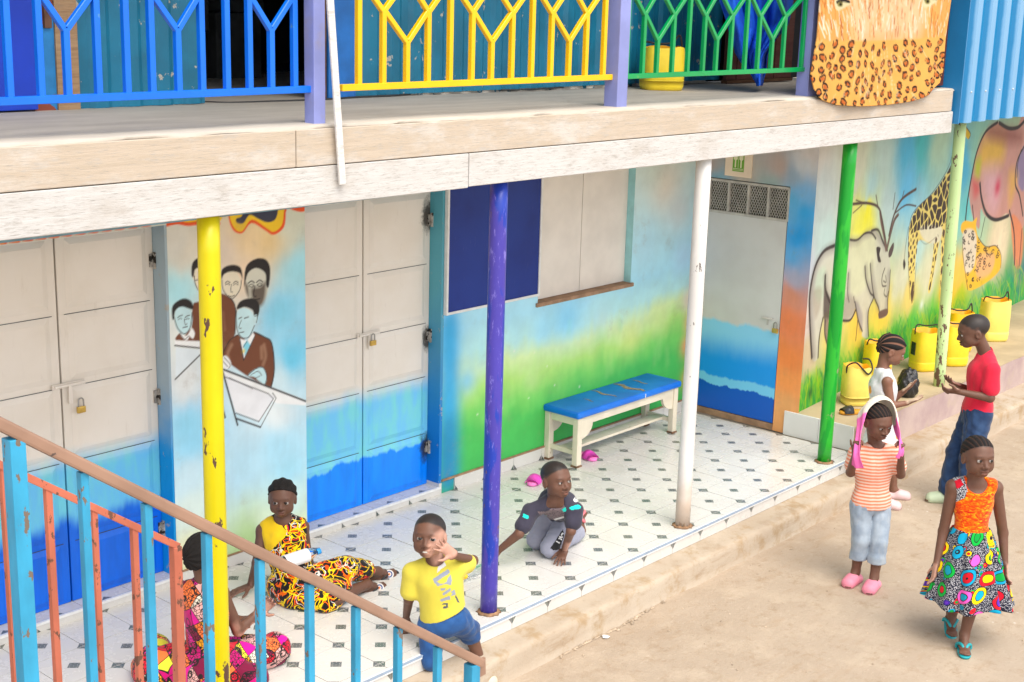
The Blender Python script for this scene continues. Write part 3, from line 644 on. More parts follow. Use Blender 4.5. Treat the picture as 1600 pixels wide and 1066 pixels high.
vf.box(3.346, 3.374, ya, yb, za-.008, za+.012).box(3.346, 3.374, ya, yb, zb-.012, zb+.006); vent = vf.obj('door_vent', M_vent, bld)
mesh = MB(); st = .022
for s_ in (1, -1):
    for k in np.arange(ya-.3, yb+.3, st):
        a = np.array([k, za]); b = np.array([k+s_*.25*.55, zb]);
        if s_ < 0: a[0] += .0
        lo, hi = sorted((a[0], b[0]))
        t0 = 0.0; t1 = 1.0; d = b[0]-a[0]
        ts_ = sorted([(ya-a[0])/d, (yb-a[0])/d]); t0 = max(t0, ts_[0]); t1 = min(t1, ts_[1])
        if t1 <= t0: continue
        p = a+(b-a)*t0; q = a+(b-a)*t1; mesh.bar((3.362, p[0], p[1]), (3.362, q[0], q[1]), .004, .003, up=(1, 0, 0))
o = mesh.obj('vent_mesh', M_vent, vent); o['kind'] = 'stuff'
MB().box(3.372, 3.38, ya, yb, za, zb).obj('vent_back', paint('vent_dark', (.06, .055, .04), .9, .2, 4, 0), vent)
MB().box(3.335, 3.3495, .462, .55, .868, .884).tube([(3.338, .46, .876), (3.338, .56, .876)], .006, 8).obj('slide_bolt', M_vent, sd)
MB().box(3.3455, 3.3495, .50, .515, .825, .87).obj('hasp', M_vent, sd)
MB().box(3.345, 3.40, .40, 1.11, .0, .05).obj('door_sill', M_brown, bld)
# toilet sign above the door
sg = empty('wall_sign', (3.346, .85, 1.885), 'cream sign with green man and woman pictogram above the single door', 'sign')
MB().box(-.006, .003, -.115, .125, .045, .42).obj('sign_board', paint('sign_cream', lin(214, 196, 176, .75), .5, .06, 6, 0), sg)
GR = paint('sign_green', lin(96, 150, 40, .8), .5, .08, 6, 0); CRM = paint('sign_figure', lin(206, 205, 170, .75), .5, .05, 6, 0)
MB().box(-.0085, -.0062, -.045, .055, .085, .30).obj('sign_field', GR, sg)
for yy in (.030, -.020):
    mb = MB()
    for a in range(1): mb.add([(-.0100, yy+.016*math.cos(k*math.pi/6), .262+.018*math.sin(k*math.pi/6)) for k in range(12)], [tuple(range(12))])
    mb.add([(-.0100, yy+p, z) for p, z in ((.006, .115), (.006, .17), (.018, .18), (.017, .225), (.010, .24), (-.010, .24), (-.017, .225), (-.018, .18), (-.006, .17), (-.006, .115))], [tuple(range(10))]); mb.obj('sign_figure', CRM, sg)
MB().box(-.0100, -.0088, .0035, .0065, .112, .30).box(-.0100, -.0088, -.040, .050, .104, .108).box(-.0100, -.0088, -.040, .050, .094, .097).obj('sign_line', CRM, sg)

# ---- animal mural wall on the raised platform
hx, hy = 1.0, .09
cv = Canvas((3.35, .2, .18), (hx, hy, 0), 6.7, .18, 2.5, .0078, 1.2)
cv.wash([(1280, 250, (222, 220, 216)), (1262, 330, (205, 215, 225)), (1290, 300, (214, 222, 220)), (1340, 260, (220, 222, 205)), (1380, 250, (205, 222, 215)), (1420, 240, (120, 190, 215)), (1440, 230, (110, 190, 190)), (1470, 225, (190, 212, 190)), (1360, 300, (196, 222, 222)), (1420, 290, (140, 200, 228)), (1390, 320, (205, 222, 220)),
         (1345, 345, (236, 234, 140)), (1352, 342, (240, 234, 120)), (1430, 350, (175, 215, 228)), (1290, 370, (205, 222, 218)), (1265, 420, (212, 216, 222)), (1262, 500, (224, 212, 205)), (1300, 460, (212, 218, 170)), (1430, 400, (200, 222, 215)), (1410, 430, (222, 222, 200)), (1450, 430, (222, 220, 195)), (1420, 470, (232, 212, 150)),
         (1380, 490, (240, 214, 130)), (1340, 510, (236, 208, 130)), (1300, 520, (228, 212, 150)), (1262, 560, (215, 200, 175)), (1500, 430, (240, 205, 130)), (1480, 460, (240, 190, 110)), (1495, 480, (190, 200, 70)), (1550, 420, (238, 210, 190)), (1590, 440, (236, 200, 140)), (1525, 230, (165, 205, 190)), (1505, 260, (120, 190, 215)), (1510, 330, (140, 205, 205)), (1520, 380, (190, 215, 190)),
         (1560, 380, (238, 225, 200)), (1400, 540, (80, 178, 80)), (1425, 520, (100, 185, 90)), (1440, 560, (60, 165, 80)), (1460, 500, (110, 190, 90)), (1375, 560, (110, 185, 80)), (1350, 580, (110, 180, 70)), (1300, 600, (130, 185, 80)), (1270, 610, (140, 190, 90)), (1262, 635, (120, 180, 90)), (1500, 510, (80, 175, 90)),
         (1540, 470, (60, 165, 85)), (1580, 450, (45, 150, 110)), (1560, 480, (55, 160, 90)), (1595, 430, (40, 130, 130)), (1598, 455, (35, 110, 140)), (1320, 620, (120, 170, 90)), (1400, 590, (60, 160, 80))], 3.2, .10, 21, .09)
def Kr(pts): return [(1240+x/4.844, 340+y/4.844) for x, y in pts]
def Ka(pts): return [(1100+x/3.2, 180+y/3.2) for x, y in pts]
def Ke(pts): return [(1480+x/3.808, 190+y/3.808) for x, y in pts]
DK = (62, 52, 52); RH = (212, 210, 198)
# rhino
cv.fill(Kr([(310, 212), (230, 255), (165, 370), (125, 560), (122, 760), (138, 1060), (185, 1060), (195, 900), (222, 760), (262, 700), (300, 690), (380, 780), (440, 770), (470, 690), (515, 850), (520, 900), (565, 900), (565, 720), (612, 610), (648, 700), (646, 760), (708, 735), (712, 600), (732, 420), (715, 250), (640, 120), (605, 92), (540, 120), (480, 168), (400, 160)]), RH, .015, .85)
cv.fill(Kr([(430, 170), (540, 150), (620, 160), (600, 420), (520, 560), (430, 560)]), (224, 226, 190), .06, .5); cv.fill(Kr([(180, 420), (240, 380), (240, 560), (190, 640), (160, 560)]), (200, 222, 200), .05, .5)
for a_, w_ in (([(300, 225), (225, 270), (165, 390), (135, 570), (135, 760), (150, 1050)], .07), ([(240, 450), (250, 560), (290, 650)], .06), ([(545, 380), (560, 490), (600, 600)], .05), ([(590, 360), (600, 480), (640, 690)], .05), ([(720, 420), (712, 560), (700, 700)], .045), ([(415, 170), (480, 180), (545, 130), (620, 110), (690, 220)], .05), ([(560, 720), (555, 890)], .04), ([(420, 430), (412, 600)], .04), ([(480, 660), (505, 840)], .04)): cv.stroke(Kr(a_), w_, (128, 118, 118), .07, .55)
cv.fill(Kr([(236, 470), (250, 560), (285, 650), (270, 770), (225, 760)]), (90, 76, 74), .03, .9); cv.fill(Kr([(232, 780), (262, 770), (275, 900), (258, 980), (236, 880)]), (150, 132, 122), .02, .9); cv.fill(Kr([(370, 600), (455, 600), (472, 690), (430, 765), (372, 780)]), (150, 138, 130), .06, .55)
cv.fill(Kr([(150, 560), (215, 540), (195, 700), (160, 760)]), (150, 130, 112), .05, .4); cv.fill(Kr([(470, 640), (520, 720), (515, 860), (490, 780)]), (168, 160, 160), .03, .6)
for a, w in (([(310, 212), (230, 255), (165, 370), (125, 560), (122, 760), (138, 1060)], .022), ([(240, 440), (240, 540), (275, 640)], .020), ([(222, 760), (195, 900), (185, 1060)], .014), ([(240, 780), (236, 880), (258, 975)], .014), ([(410, 165), (480, 170), (540, 120), (590, 118), (622, 160)], .014), ([(590, 100), (640, 95), (675, 180), (710, 250)], .016),
             ([(540, 370), (548, 470), (580, 570), (605, 605), (565, 715), (566, 900)], .013), ([(580, 350), (590, 470), (610, 600), (645, 690), (648, 760)], .012), ([(732, 400), (722, 560), (712, 620), (712, 720)], .010), ([(465, 640), (490, 780), (520, 860)], .012), ([(485, 780), (470, 930)], .010), ([(370, 780), (430, 775), (470, 700)], .016), ([(415, 420), (408, 560), (420, 640)], .008), ([(455, 600), (460, 640)], .008),
             ([(690, 385), (670, 450), (672, 515), (700, 518)], .010), ([(697, 440), (700, 490), (680, 480)], .008), ([(690, 540), (685, 580), (705, 598), (718, 560)], .008)): cv.stroke(Kr(a), w*1.35, DK, .012, .97)
cv.fill(Kr([(628, 225), (658, 230), (650, 280), (662, 335), (640, 335), (630, 280)]), DK); cv.fill(Kr([(722, 250), (755, 190), (758, 230), (740, 290), (720, 300)]), (95, 82, 80)); cv.fill(Kr([(646, 715), (710, 690), (706, 740), (650, 765)]), (120, 98, 88), .01)
for a, w in (([(700, 245), (690, 160), (665, 40), (655, -40)], .036), ([(705, 235), (735, 110), (762, 20), (790, -20)], .034)): cv.stroke(Kr(a), w, (122, 100, 92), .012); cv.stroke([(x+1.5, y) for x, y in Kr(a)], .008, DK)
for a, w in (([(905, 610), (890, 520), (870, 460), (815, 440), (745, 445)], .014), ([(870, 460), (860, 400)], .008), ([(800, 440), (760, 425)], .007), ([(925, 600), (950, 500), (990, 420), (1060, 370)], .016), ([(955, 490), (1010, 450), (1060, 455)], .009), ([(990, 420), (1000, 380)], .008), ([(945, 470), (955, 390)], .007), ([(790, 450), (745, 490)], .006)): cv.stroke(Ka(a), w*1.7, (92, 74, 68), .010)
# giraffe
GB = (232, 214, 140)
GO = [(1258, 130), (1238, 240), (1195, 320), (1150, 385), (1090, 440), (1050, 490), (1030, 545), (1022, 620), (1022, 760), (1034, 930), (1048, 930), (1056, 760), (1072, 630), (1130, 642), (1150, 630), (1140, 740), (1120, 870), (1132, 880), (1158, 740), (1176, 640), (1186, 640), (1180, 850), (1194, 850), (1206, 620), (1216, 520), (1236, 420), (1258, 330), (1282, 220), (1300, 120), (1326, 102), (1310, 58), (1285, 70)]
cv.fill(Ka(GO), GB, .010, .97)
cv.fill(Ka([(1080, 560), (1185, 556), (1176, 632), (1110, 634)]), (228, 226, 210), .03, .8)
rg = random.Random(5); sd_ = []
for i in range(3000):
    x = rg.uniform(1018, 1320); y = rg.uniform(110, 850); r = 26 if y < 560 else 17
    if all((x-a)**2+(y-b)**2 > r*r for a, b in sd_): sd_.append((x, y))
UPB = [(1258, 130), (1238, 240), (1195, 320), (1150, 385), (1090, 440), (1050, 490), (1030, 545), (1030, 590), (1080, 575), (1180, 560), (1216, 520), (1236, 420), (1258, 330), (1282, 220), (1296, 130)]
cv.cells(Ka(UPB), Ka([q_ for q_ in sd_ if q_[1] < 600]), .013, (66, 52, 44))
for L_ in ([(1024, 590), (1024, 760), (1036, 925), (1046, 925), (1055, 760), (1070, 590)], [(1152, 610), (1142, 740), (1124, 860), (1132, 865), (1157, 740), (1174, 610)], [(1188, 600), (1182, 840), (1192, 840), (1206, 600)]): cv.cells(Ka(L_), Ka([q_ for q_ in sd_ if q_[1] > 540]), .024, (96, 76, 60))
for a in ([(1250, 150), (1222, 260), (1145, 385), (1055, 475), (1028, 545), (1022, 640), (1022, 760), (1030, 920)], [(1300, 200), (1262, 330), (1225, 470), (1205, 580), (1200, 850)], [(1062, 740), (1048, 925)], [(1160, 700), (1130, 870)], [(1022, 560), (1005, 680), (1000, 760)]): cv.stroke(Ka(a), .008, (80, 66, 54), .010)
cv.fill(Ka([(1000, 720), (1008, 745), (1000, 775), (995, 745)]), (60, 50, 48)); cv.stroke(Ka([(1080, 620), (1110, 645), (1160, 610)]), .006, DK, .012, .6)
cv.fill(Ka([(1308, 60), (1330, 90), (1326, 118), (1312, 112)]), (220, 190, 80)); cv.stroke(Ka([(1306, 55), (1332, 92), (1324, 120)]), .010, DK)
# elephant
cv.fill(Ke([(300, 5), (230, 60), (180, 170), (150, 300), (130, 420), (150, 560), (190, 640), (200, 520), (225, 560), (290, 590), (365, 550), (390, 700), (400, 850), (435, 850), (450, 640), (457, 560), (457, -20), (420, 30), (370, 45)]), (206, 158, 150), .02, .92)
cv.fill(Ke([(220, 100), (330, 80), (340, 200), (280, 280), (200, 300), (190, 200)]), (230, 195, 90), .24, .75); cv.fill(Ke([(210, 290), (300, 280), (320, 420), (280, 540), (230, 480)]), (226, 190, 196), .22, .75); cv.spray(*Ke([(300, 390)])[0], .09, (206, 70, 100), .85); cv.fill(Ke([(280, 20), (420, 50), (440, 120), (340, 130), (240, 80)]), (150, 95, 88), .14, .75); cv.fill(Ke([(170, 230), (200, 230), (190, 330), (165, 320)]), (190, 205, 80), .12, .8)
cv.fill(Ke([(150, 350), (185, 360), (190, 420), (160, 450)]), (212, 110, 110), .10, .8); cv.fill(Ke([(380, 560), (450, 640), (440, 850), (402, 850)]), (226, 150, 110), .03, .8); cv.fill(Ke([(440, 180), (457, 160), (457, 400), (425, 380), (410, 280)]), (150, 140, 170), .03, .9); cv.fill(Ke([(370, 300), (420, 320), (400, 420), (370, 500)]), (232, 190, 110), .16, .7)
for a, w in (([(300, 5), (230, 60), (180, 170), (150, 300), (120, 480), (108, 600)], .024), ([(195, 370), (205, 460), (235, 550), (290, 585), (365, 560)], .030), ([(370, 530), (395, 640), (402, 760), (400, 850)], .022), ([(310, 8), (365, 40), (420, 35), (457, 0)], .030), ([(457, 150), (415, 240), (405, 370), (430, 440), (450, 560)], .020), ([(440, 170), (420, 250), (415, 330)], .014), ([(150, 500), (158, 590)], .014), ([(225, 570), (200, 690)], .012), ([(445, 640), (428, 860)], .014)): cv.stroke(Ke(a), w*1.3, (44, 36, 40), .014)
# leopard
cv.fill(Ke([(85, 610), (110, 590), (150, 595), (178, 570), (172, 620), (185, 690), (230, 745), (290, 740), (318, 790), (318, 870), (270, 930), (180, 990), (120, 1000), (105, 900), (92, 780), (100, 690), (82, 650)]), (240, 196, 96), .012); cv.fill(Ke([(95, 660), (150, 640), (175, 700), (160, 860), (110, 900), (95, 780)]), (228, 222, 210), .03, .85); cv.fill(Ke([(180, 800), (280, 790), (260, 900), (180, 930)]), (236, 190, 170), .05, .6)
for i in range(130):
    x = rg.uniform(98, 318); y = rg.uniform(650, 985)
    if x > 190 and y < 745 or x > 180+(960-y)*.75 or x < 100+(max(0, y-880))*.2: continue
    cv.stroke(Ke([(x+7*math.cos(t_), y+9*math.sin(t_)) for t_ in np.linspace(rg.uniform(0, 3), rg.uniform(4, 6), 4)]), .012, (52, 38, 34), .007)
for a in ([(185, 690), (230, 745), (290, 740), (320, 795), (318, 870)], [(92, 690), (92, 780), (108, 900), (122, 1000)]): cv.stroke(Ke(a), .010, (60, 46, 42), .010)
# grass along the foot
gx_, gy_ = [1240, 1275, 1320, 1370, 1410, 1450, 1500, 1540, 1570, 1620], [606, 596, 572, 540, 512, 500, 484, 462, 446, 412]
gt = lambda x: float(np.interp(x, gx_, gy_))
cv.fill([(1235, 615)]+[(x, gt(x)+14) for x in range(1245, 1625, 15)]+[(1640, 520), (1500, 600), (1350, 680), (1235, 690)], (74, 172, 78), .09, .9, False)
for px, py, c in ((1440, 540, (46, 152, 80)), (1560, 480, (40, 148, 96)), (1590, 450, (34, 120, 130)), (1300, 610, (110, 184, 80)), (1360, 590, (120, 190, 70)), (1500, 500, (84, 178, 84)), (1410, 560, (60, 165, 84))): cv.spray(px, py, .22, c, .7)
for i in range(900):
    px = rg.uniform(1250, 1612); py = gt(px)+abs(rg.gauss(0, 26))-4
    cv.stroke([(px, py+26), (px+rg.uniform(-3, 3), py+6), (px+rg.uniform(-9, 9), py-rg.uniform(4, 22))], rg.uniform(.010, .020), rg.choice([(70, 170, 75), (96, 186, 80), (130, 196, 70), (36, 146, 78), (56, 158, 92), (160, 202, 80), (206, 204, 84), (36, 138, 92)]), .018, .5, n=2)
cv.fill(Kr([(60, 1010), (1, 1100), (60, 1200)]), (60, 130, 80), .05, .4); cv.spray(1266, 614, .05, (45, 90, 60), .8); cv.spray(1440, 476, .04, (225, 235, 225), .8)
g = cv.c.mean(-1, keepdims=True); cv.c = np.clip(g+(cv.c-g)*1.22, .004, .9)**1.14      # strong poster colours
cv.build('animal_mural_wall', M_wallpaint, bld)
structure(MB().add([(3.35, -.30, -.2), (13, -.30, -.2), (13, -.30, .18), (3.35, -.30, .18), (3.35, .30, .18), (13, 1.3, .18), (3.35, .30, -.2), (13, 1.3, -.2)], [(0, 1, 2, 3), (3, 2, 5, 4), (0, 3, 4, 6)]).obj('platform', paint('dusty_screed', (.46, .36, .225), .9, .18, 2.5, .3, 60, dirt=(.33, .25, .16), damt=.52), None))
plat = bpy.data.objects['platform']
t = NT('mauve_wall_paint'); v = t.coord('World'); c = t.mix(t.sramp(t.noise(v, 2.5, 6, .6), .3, .7), lin(176, 152, 152, 1.15), lin(196, 176, 168, 1.1))
c = t.mix(t.math('MULTIPLY', t.sramp(t.noise(v, 3.3, 6, .7), .5, .7), .8), c, (.47, .38, .27)); t.color(c).set(.85, 0, .2); t.bump(t.noise(v, 50, 5, .7), .3, .006)
xs = np.arange(3.36, 13, .08); mb = MB(); n = len(xs)
tops = [.168+.02*(vnoise(np.array(x+5.), np.array(1.), 4, 40)-.5)*2 for x in xs]
mb.add([(x, -.3035, -.09) for x in xs]+[(x, -.3035, float(h)) for x, h in zip(xs, tops)], [(i, i+1, n+i+1, n+i) for i in range(n-1)]); mb.obj('painted_face', t.mat, plat)
M_wtile = paint('large_white_tile', (.76, .76, .74), .25, .06, 3, .03, 20, dirt=(.55, .51, .45), damt=.6)
for a, b in ((.295, -.002), (-.005, -.296)): MB().box(3.333, 3.349, b, a, -.005, .185).obj('wall_tile', M_wtile, plat, bevel=.002, seg=1)

MB().add([(10.02, .80, .18), (14, 1.16, .18), (14, 1.16, 2.5), (10.02, .80, 2.5)], [(0, 1, 2, 3)]).obj('plain_wall', paint('plain_green_wall', lin(120, 190, 150, 1.1), .7, .2, 2), bld)
MB().box(3.4, 14, 1.3, 1.5, .18, 2.5).obj('wall_core', M_jamb_grey, bld)
# soffit and upper floor body
MB().box(-5, 4.36, -.30, 1.6, 2.46, 2.62).obj('soffit', M_soffit, bld)
# ================================================================== balcony
bal = empty('balcony', (0, -.3, 2.4), 'concrete balcony floor edged with weathered white timber fascia boards', 'balcony')
def wz(o): return o
def timber(name, c1, c2, c3, sc=1.0):
    t = NT(name); v = t.coord('World'); g = t.noise(t.coord('World', (1.5, 30, 30)), 2.2*sc, 6, .65); f = t.noise(t.coord('World', (3, 60, 60)), 6*sc, 4, .7)
    c = t.mix(t.sramp(g, .3, .7), c1, c2); c = t.mix(t.math('MULTIPLY', t.sramp(t.noise(t.coord('World', (1, 2.5, 2.5)), 2.4, 7, .7), .48, .72), .75), c, c3)
    c = t.mix(t.math('MULTIPLY', t.sramp(f, .54, .68), .7), c, np.array(c3)*.5); c = t.mix(t.math('MULTIPLY', t.sramp(t.noise(t.coord('World', (1.6, 7, 7)), 4, 8, .75), .53, .68), .6), c, np.array(c3)*.72)
    vor = t.n('ShaderNodeTexVoronoi'); vor.inputs['Scale'].default_value = 3.1; t.l(t.coord('World', (1, 1, 1.7)), vor.inputs['Vector'])
    c = t.mix(t.math('MULTIPLY', t.sramp(vor.outputs['Distance'], .030, .018), .8), c, (.16, .07, .04))
    t.color(c).set(.8, 0, .25); t.bump(t.math('ADD', g, t.math('MULTIPLY', f, .5)), .35, .006); return t.mat
M_fas_low = timber('whitewashed_timber', (.60, .59, .575), (.55, .535, .515), (.46, .42, .375))
M_fas_up = timber('bare_whitewashed_timber', (.53, .445, .355), (.48, .40, .31), (.60, .575, .54))
zb = lambda x: 2.333-.0044*x
zm = lambda x: 2.494-.0045*x
zt = lambda x: 2.650-.0055*x
def plank(name, x0, x1, f0, f1, y0, y1, mat, dz=0.0):
    vs = [(x0, y0, f0(x0)+dz), (x1, y0, f0(x1)+dz), (x1, y1, f0(x1)+dz), (x0, y1, f0(x0)+dz), (x0, y0, f1(x0)), (x1, y0, f1(x1)), (x1, y1, f1(x1)), (x0, y1, f1(x0))]
    o = MB().add([(x, y+.3, z-2.4) for x, y, z in vs], [(0, 3, 2, 1), (4, 5, 6, 7), (0, 1, 5, 4), (1, 2, 6, 5), (2, 3, 7, 6), (3, 0, 4, 7)]).obj(name, mat, bal, bevel=.003, seg=1); return o
plank('fascia_board', -5.0, -.985, zb, lambda x: zm(x)-.002, -.36, -.325, M_fas_low, -.006); plank('fascia_board', -.982, 4.36, zb, lambda x: zm(x)-.002, -.363, -.325, M_fas_low)
plank('fascia_board', -5.0, -2.05, lambda x: zm(x)+.002, zt, -.358, -.325, M_fas_up); plank('fascia_board', -2.047, 4.335, lambda x: zm(x)+.002, zt, -.360, -.325, M_fas_up)
# concrete floor with a ragged lip
xs = np.arange(-5, 4.4, .035); pr = [(-.352, .000), (-.350, .010), (-.335, .016), (-.28, .017), (.0, .017), (.5, .017), (1.0, .017), (3.2, .017)]; vv = []
for x in xs:
    for j, (y, dz) in enumerate(pr):
        n = vnoise(np.array(x+12.), np.array(j*.3), 7, 50)-.5; vv.append((x, y+.3+(.022*n+.006 if j < 3 else 0), zt(x)-2.4+dz+(.006*n if j < 4 else 0)))
idx = np.arange(len(vv)).reshape(len(xs), len(pr)); f = np.stack([idx[:-1, :-1], idx[1:, :-1], idx[1:, 1:], idx[:-1, 1:]], -1).reshape(-1, 4)
t = NT('balcony_screed'); v = t.coord('World'); c = t.mix(t.sramp(t.noise(t.coord('World', (.6, 3, 1)), 2.5, 7, .65), .3, .7), (.54, .49, .42), (.43, .385, .33)); c = t.mix(t.math('MULTIPLY', t.sramp(t.noise(v, 14, 6, .7), .55, .75), .4), c, (.60, .55, .47))
t.color(c).set(.8, 0, .3); t.bump(t.noise(v, 60, 5, .7), .25, .005)
grid_mesh('balcony_floor', np.array(vv), f, None, t.mat, bal)
# loose white lath hanging in front of the fascia
M_lath = timber('white_lath', (.74, .73, .72), (.66, .64, .60), (.55, .52, .5), 2)
a = at(513, -40, y=-.40); b = at(535, 288, y=-.385)
lath = MB().bar(a, b, .036, .012, up=(0, 1, 0)).obj('timber_lath', M_lath, None, bevel=.002, seg=1); tag(lath, 'loose white painted lath hanging upright over the fascia boards', 'wood strip')
# square balcony posts
M_lil = paint('lilac_blue_paint', lin(134, 142, 200, 1.0), .45, .12, 5, .1, dirt=lin(150, 140, 150), damt=.58)
for x, lab, hw in ((-1.872, 'blue and yellow', .032), (.262, 'yellow and green', .045)):
    o = MB().box(-hw, hw, -hw, hw, 0, 2.05).obj('balcony_post', M_lil, None, bevel=.004, loc=(x, -.275, 2.66)); tag(o, 'lilac square balcony post between the '+lab+' railings', 'post', 'balcony posts')
o = MB().box(-.06, .06, -.045, .045, 0, 2.05).obj('balcony_post', M_lil, None, bevel=.004, loc=(2.30, -.275, 2.65)); tag(o, 'lilac square balcony post beside the hanging leopard-print blanket', 'post', 'balcony posts')
# railings: each bar a piece
def railing(name, label, mat, xs, y=-.272, zr=2.822, w=.0255, end_rail=None, zs_=.338):
    """xs: bars from left to right; kinds: F full bar, S side stem, C centre stem"""
    root = empty(name, (xs[0][0], y, 2.66), label, 'railing', 'balcony railings'); X0 = xs[0][0]
    def bar(nm, a, b, ww=w): MB().bar((a[0]-X0, 0, a[1]-2.66), (b[0]-X0, 0, b[1]-2.66), ww, ww, up=(0, 1, 0)).obj(nm, mat, root, bevel=.002, seg=1)
    z1, z2, z3, ztop = zr+zs_-.137, zr+zs_, zr+zs_+.137, 3.74
    e0, e1 = (xs[0][0]-.02, xs[-1][0]+.02) if end_rail is None else end_rail
    MB().bar((e0-X0, 0, zr-2.66), (e1-X0, 0, zr-2.66), w*1.15, w*1.15).obj('bottom_rail', mat, root, bevel=.002, seg=1)
    MB().bar((e0-X0, 0, ztop-2.66), (e1-X0, 0, ztop-2.66), w*1.4, w*1.4).obj('top_rail', mat, root, bevel=.002, seg=1)
    n = len(xs)
    for i, (x, k) in enumerate(xs):
        if k == 'F': bar('baluster', (x, zr), (x, ztop))
        elif k == 'S': bar('baluster', (x, zr), (x, z2))
        elif k == 'C':
            bar('baluster', (x, zr), (x, z1)); bar('baluster', (x, z3), (x, ztop))
        if k == 'C':
            for j in (i-1, i+1):
                if 0 <= j < n: bar('brace', (x, z1-.01), (xs[j][0], z2+.0), w*.92); bar('brace', (xs[j][0], z2-.01), (x, z3), w*.9)
        if k == 'S':
            for j in (i-1, i+1):
                if 0 <= j < n and xs[j][1] == 'F': bar('brace', (x, z2-.01), (xs[j][0], z3), w*.92)
    return root
def rx(pxs, py, kinds): return [(float(at(p, py, y=-.272)[0]), k) for p, k in zip(pxs, kinds)]
M_rb = paint('gloss_blue', lin(0, 104, 220, .95), .32, .1, 4, .06, spec=.5, chip=lin(70, 130, 190), camt=.69, cscale=16); M_ry = paint('gloss_yellow', lin(250, 196, 0, 1.1), .32, .06, 4, .06, chip=lin(200, 150, 10), camt=.7, cscale=14); M_rg = paint('gloss_green', lin(0, 146, 76, .95), .32, .12, 4, .06, chip=lin(90, 160, 80), camt=.67, cscale=14)
xb = rx([15, 64, 106, 154, 199, 238, 279, 316, 355, 390, 424, 460, 497], 140, 'FSCSFSCSFSCSF')
p = xb[1][0]-xb[0][0]; xb = [(xb[0][0]-.155*k, kk) for k, kk in ((4, 'F'), (3, 'S'), (2, 'C'), (1, 'S'))]+xb
railing('blue_railing', 'bright blue metal balcony railing with branching bars', M_rb, xb, end_rail=(xb[0][0]-.3, xb[-1][0]+.03), zs_=.392)
railing('yellow_railing', 'bright yellow metal balcony railing with branching bars', M_ry, rx([560, 598, 635, 667.6, 702, 736, 766.5, 798, 829, 859, 887, 913, 941], 128, 'FSCSFSCSFSCSF'), end_rail=(float(at(532, 130, y=-.272)[0]), .215))
railing('green_railing', 'bright green metal balcony railing with branching bars', M_rg, rx([978, 1003, 1025, 1049, 1073, 1097, 1117, 1139, 1162, 1182, 1203, 1221, 1251], 112, 'FSCSFSCSFSCSF'), end_rail=(.31, 2.26), w=.024)

# ================================================================== upper storey: teal sheet wall, openings, blue sheet wall
M_teal = paint('teal_sheet', lin(8, 86, 112, .55), .45, .2, 4, .1, chip=(.45, .42, .36), camt=.645, cscale=13)
def sheet(name, x0, x1, z0, z1, y, pitch, depth, mat, parent, flank=.35, flat=.3):
    prof = []; x = x0
    while x < x1:
        for fx, dy in ((0, 0), (flat, 0), (flat+flank*.5, -depth), (1-flank*.5, -depth)):
            if x+fx*pitch <= x1: prof.append((x+fx*pitch, y+dy))
        x += pitch
    prof.append((x1, y)); n = len(prof); mb = MB()
    mb.add([(a, b, z0) for a, b in prof]+[(a, b, z1) for a, b in prof], [(i, i+1, n+i+1, n+i) for i in range(n-1)]); return mb.obj(name, mat, parent)
up = empty('upper_storey', (0, .82, 2.66), 'teal corrugated sheet wall of the upper storey with dark open doorway', 'wall')
L = lambda x: x
XT0, XT1 = float(at(124, 150, y=.8)[0]), float(at(320, 150, y=.8)[0]); XD1 = float(at(497, 140, y=.8)[0]); XT2 = float(at(556, 140, y=.8)[0])
for n_, a, b in (('teal_sheet', XT0, XT1), ('teal_sheet', XT2, float(at(1134, 130, y=.74)[0]))): sheet(n_, a, b, 2.68-2.66, 4.6-2.66, .80-.82, .17, .018, M_teal, up)
MB().box(XT0, XT1, -.012, .04, 0, .05).box(XT2, 2.75, -.012, .04, 0, .05).obj('base_plate', paint('flaked_plaster', (.45, .42, .37), .85, .2, 8, .3, chip=lin(20, 95, 120), camt=.58, cscale=10), up)
M_dw = timber('brown_frame', (.12, .06, .035), (.07, .035, .02), (.16, .09, .05)); M_cw = timber('raw_post', (.42, .27, .15), (.30, .18, .10), (.45, .32, .2))
MB().box(XD1, XD1+.06, -.02, .08, 0, 1.95).obj('door_frame', M_dw, up); MB().box(XD1+.065, XT2-.01, -.03, .06, 0, 1.95).obj('door_frame', paint('blue_strip_paint', lin(30, 110, 190), .5, .2, 6, .1, chip=lin(130, 70, 50), camt=.56, cscale=3), up)
xc = float(at(108, 150, y=.78)[0]); MB().box(xc-.06, xc+.05, -.05, .05, 0, 1.95).obj('timber_post', M_cw, up)
xf = float(at(80, 160, y=.78)[0]); MB().box(xf-.08, xf+.03, -.04, .06, 0, 1.95).obj('door_frame', paint('flaked_blue', lin(30, 120, 180, .8), .55, .25, 6, .15, chip=lin(140, 70, 50), camt=.55, cscale=5), up)
MB().box(xf-.022, xf+.012, -.058, -.04, .38, .50).obj('door_hinge', paint('rust', (.13, .06, .035), .8, .3, 20), up)
x0 = float(at(-120, 160, y=.76)[0]); x1 = float(at(57, 160, y=.76)[0]); MB().box(x0, x1, -.075, -.03, .03, 1.95).obj('blue_door', paint('cobalt_door', lin(6, 52, 170, .8), .45, .15, 3, .1), up, bevel=.004)
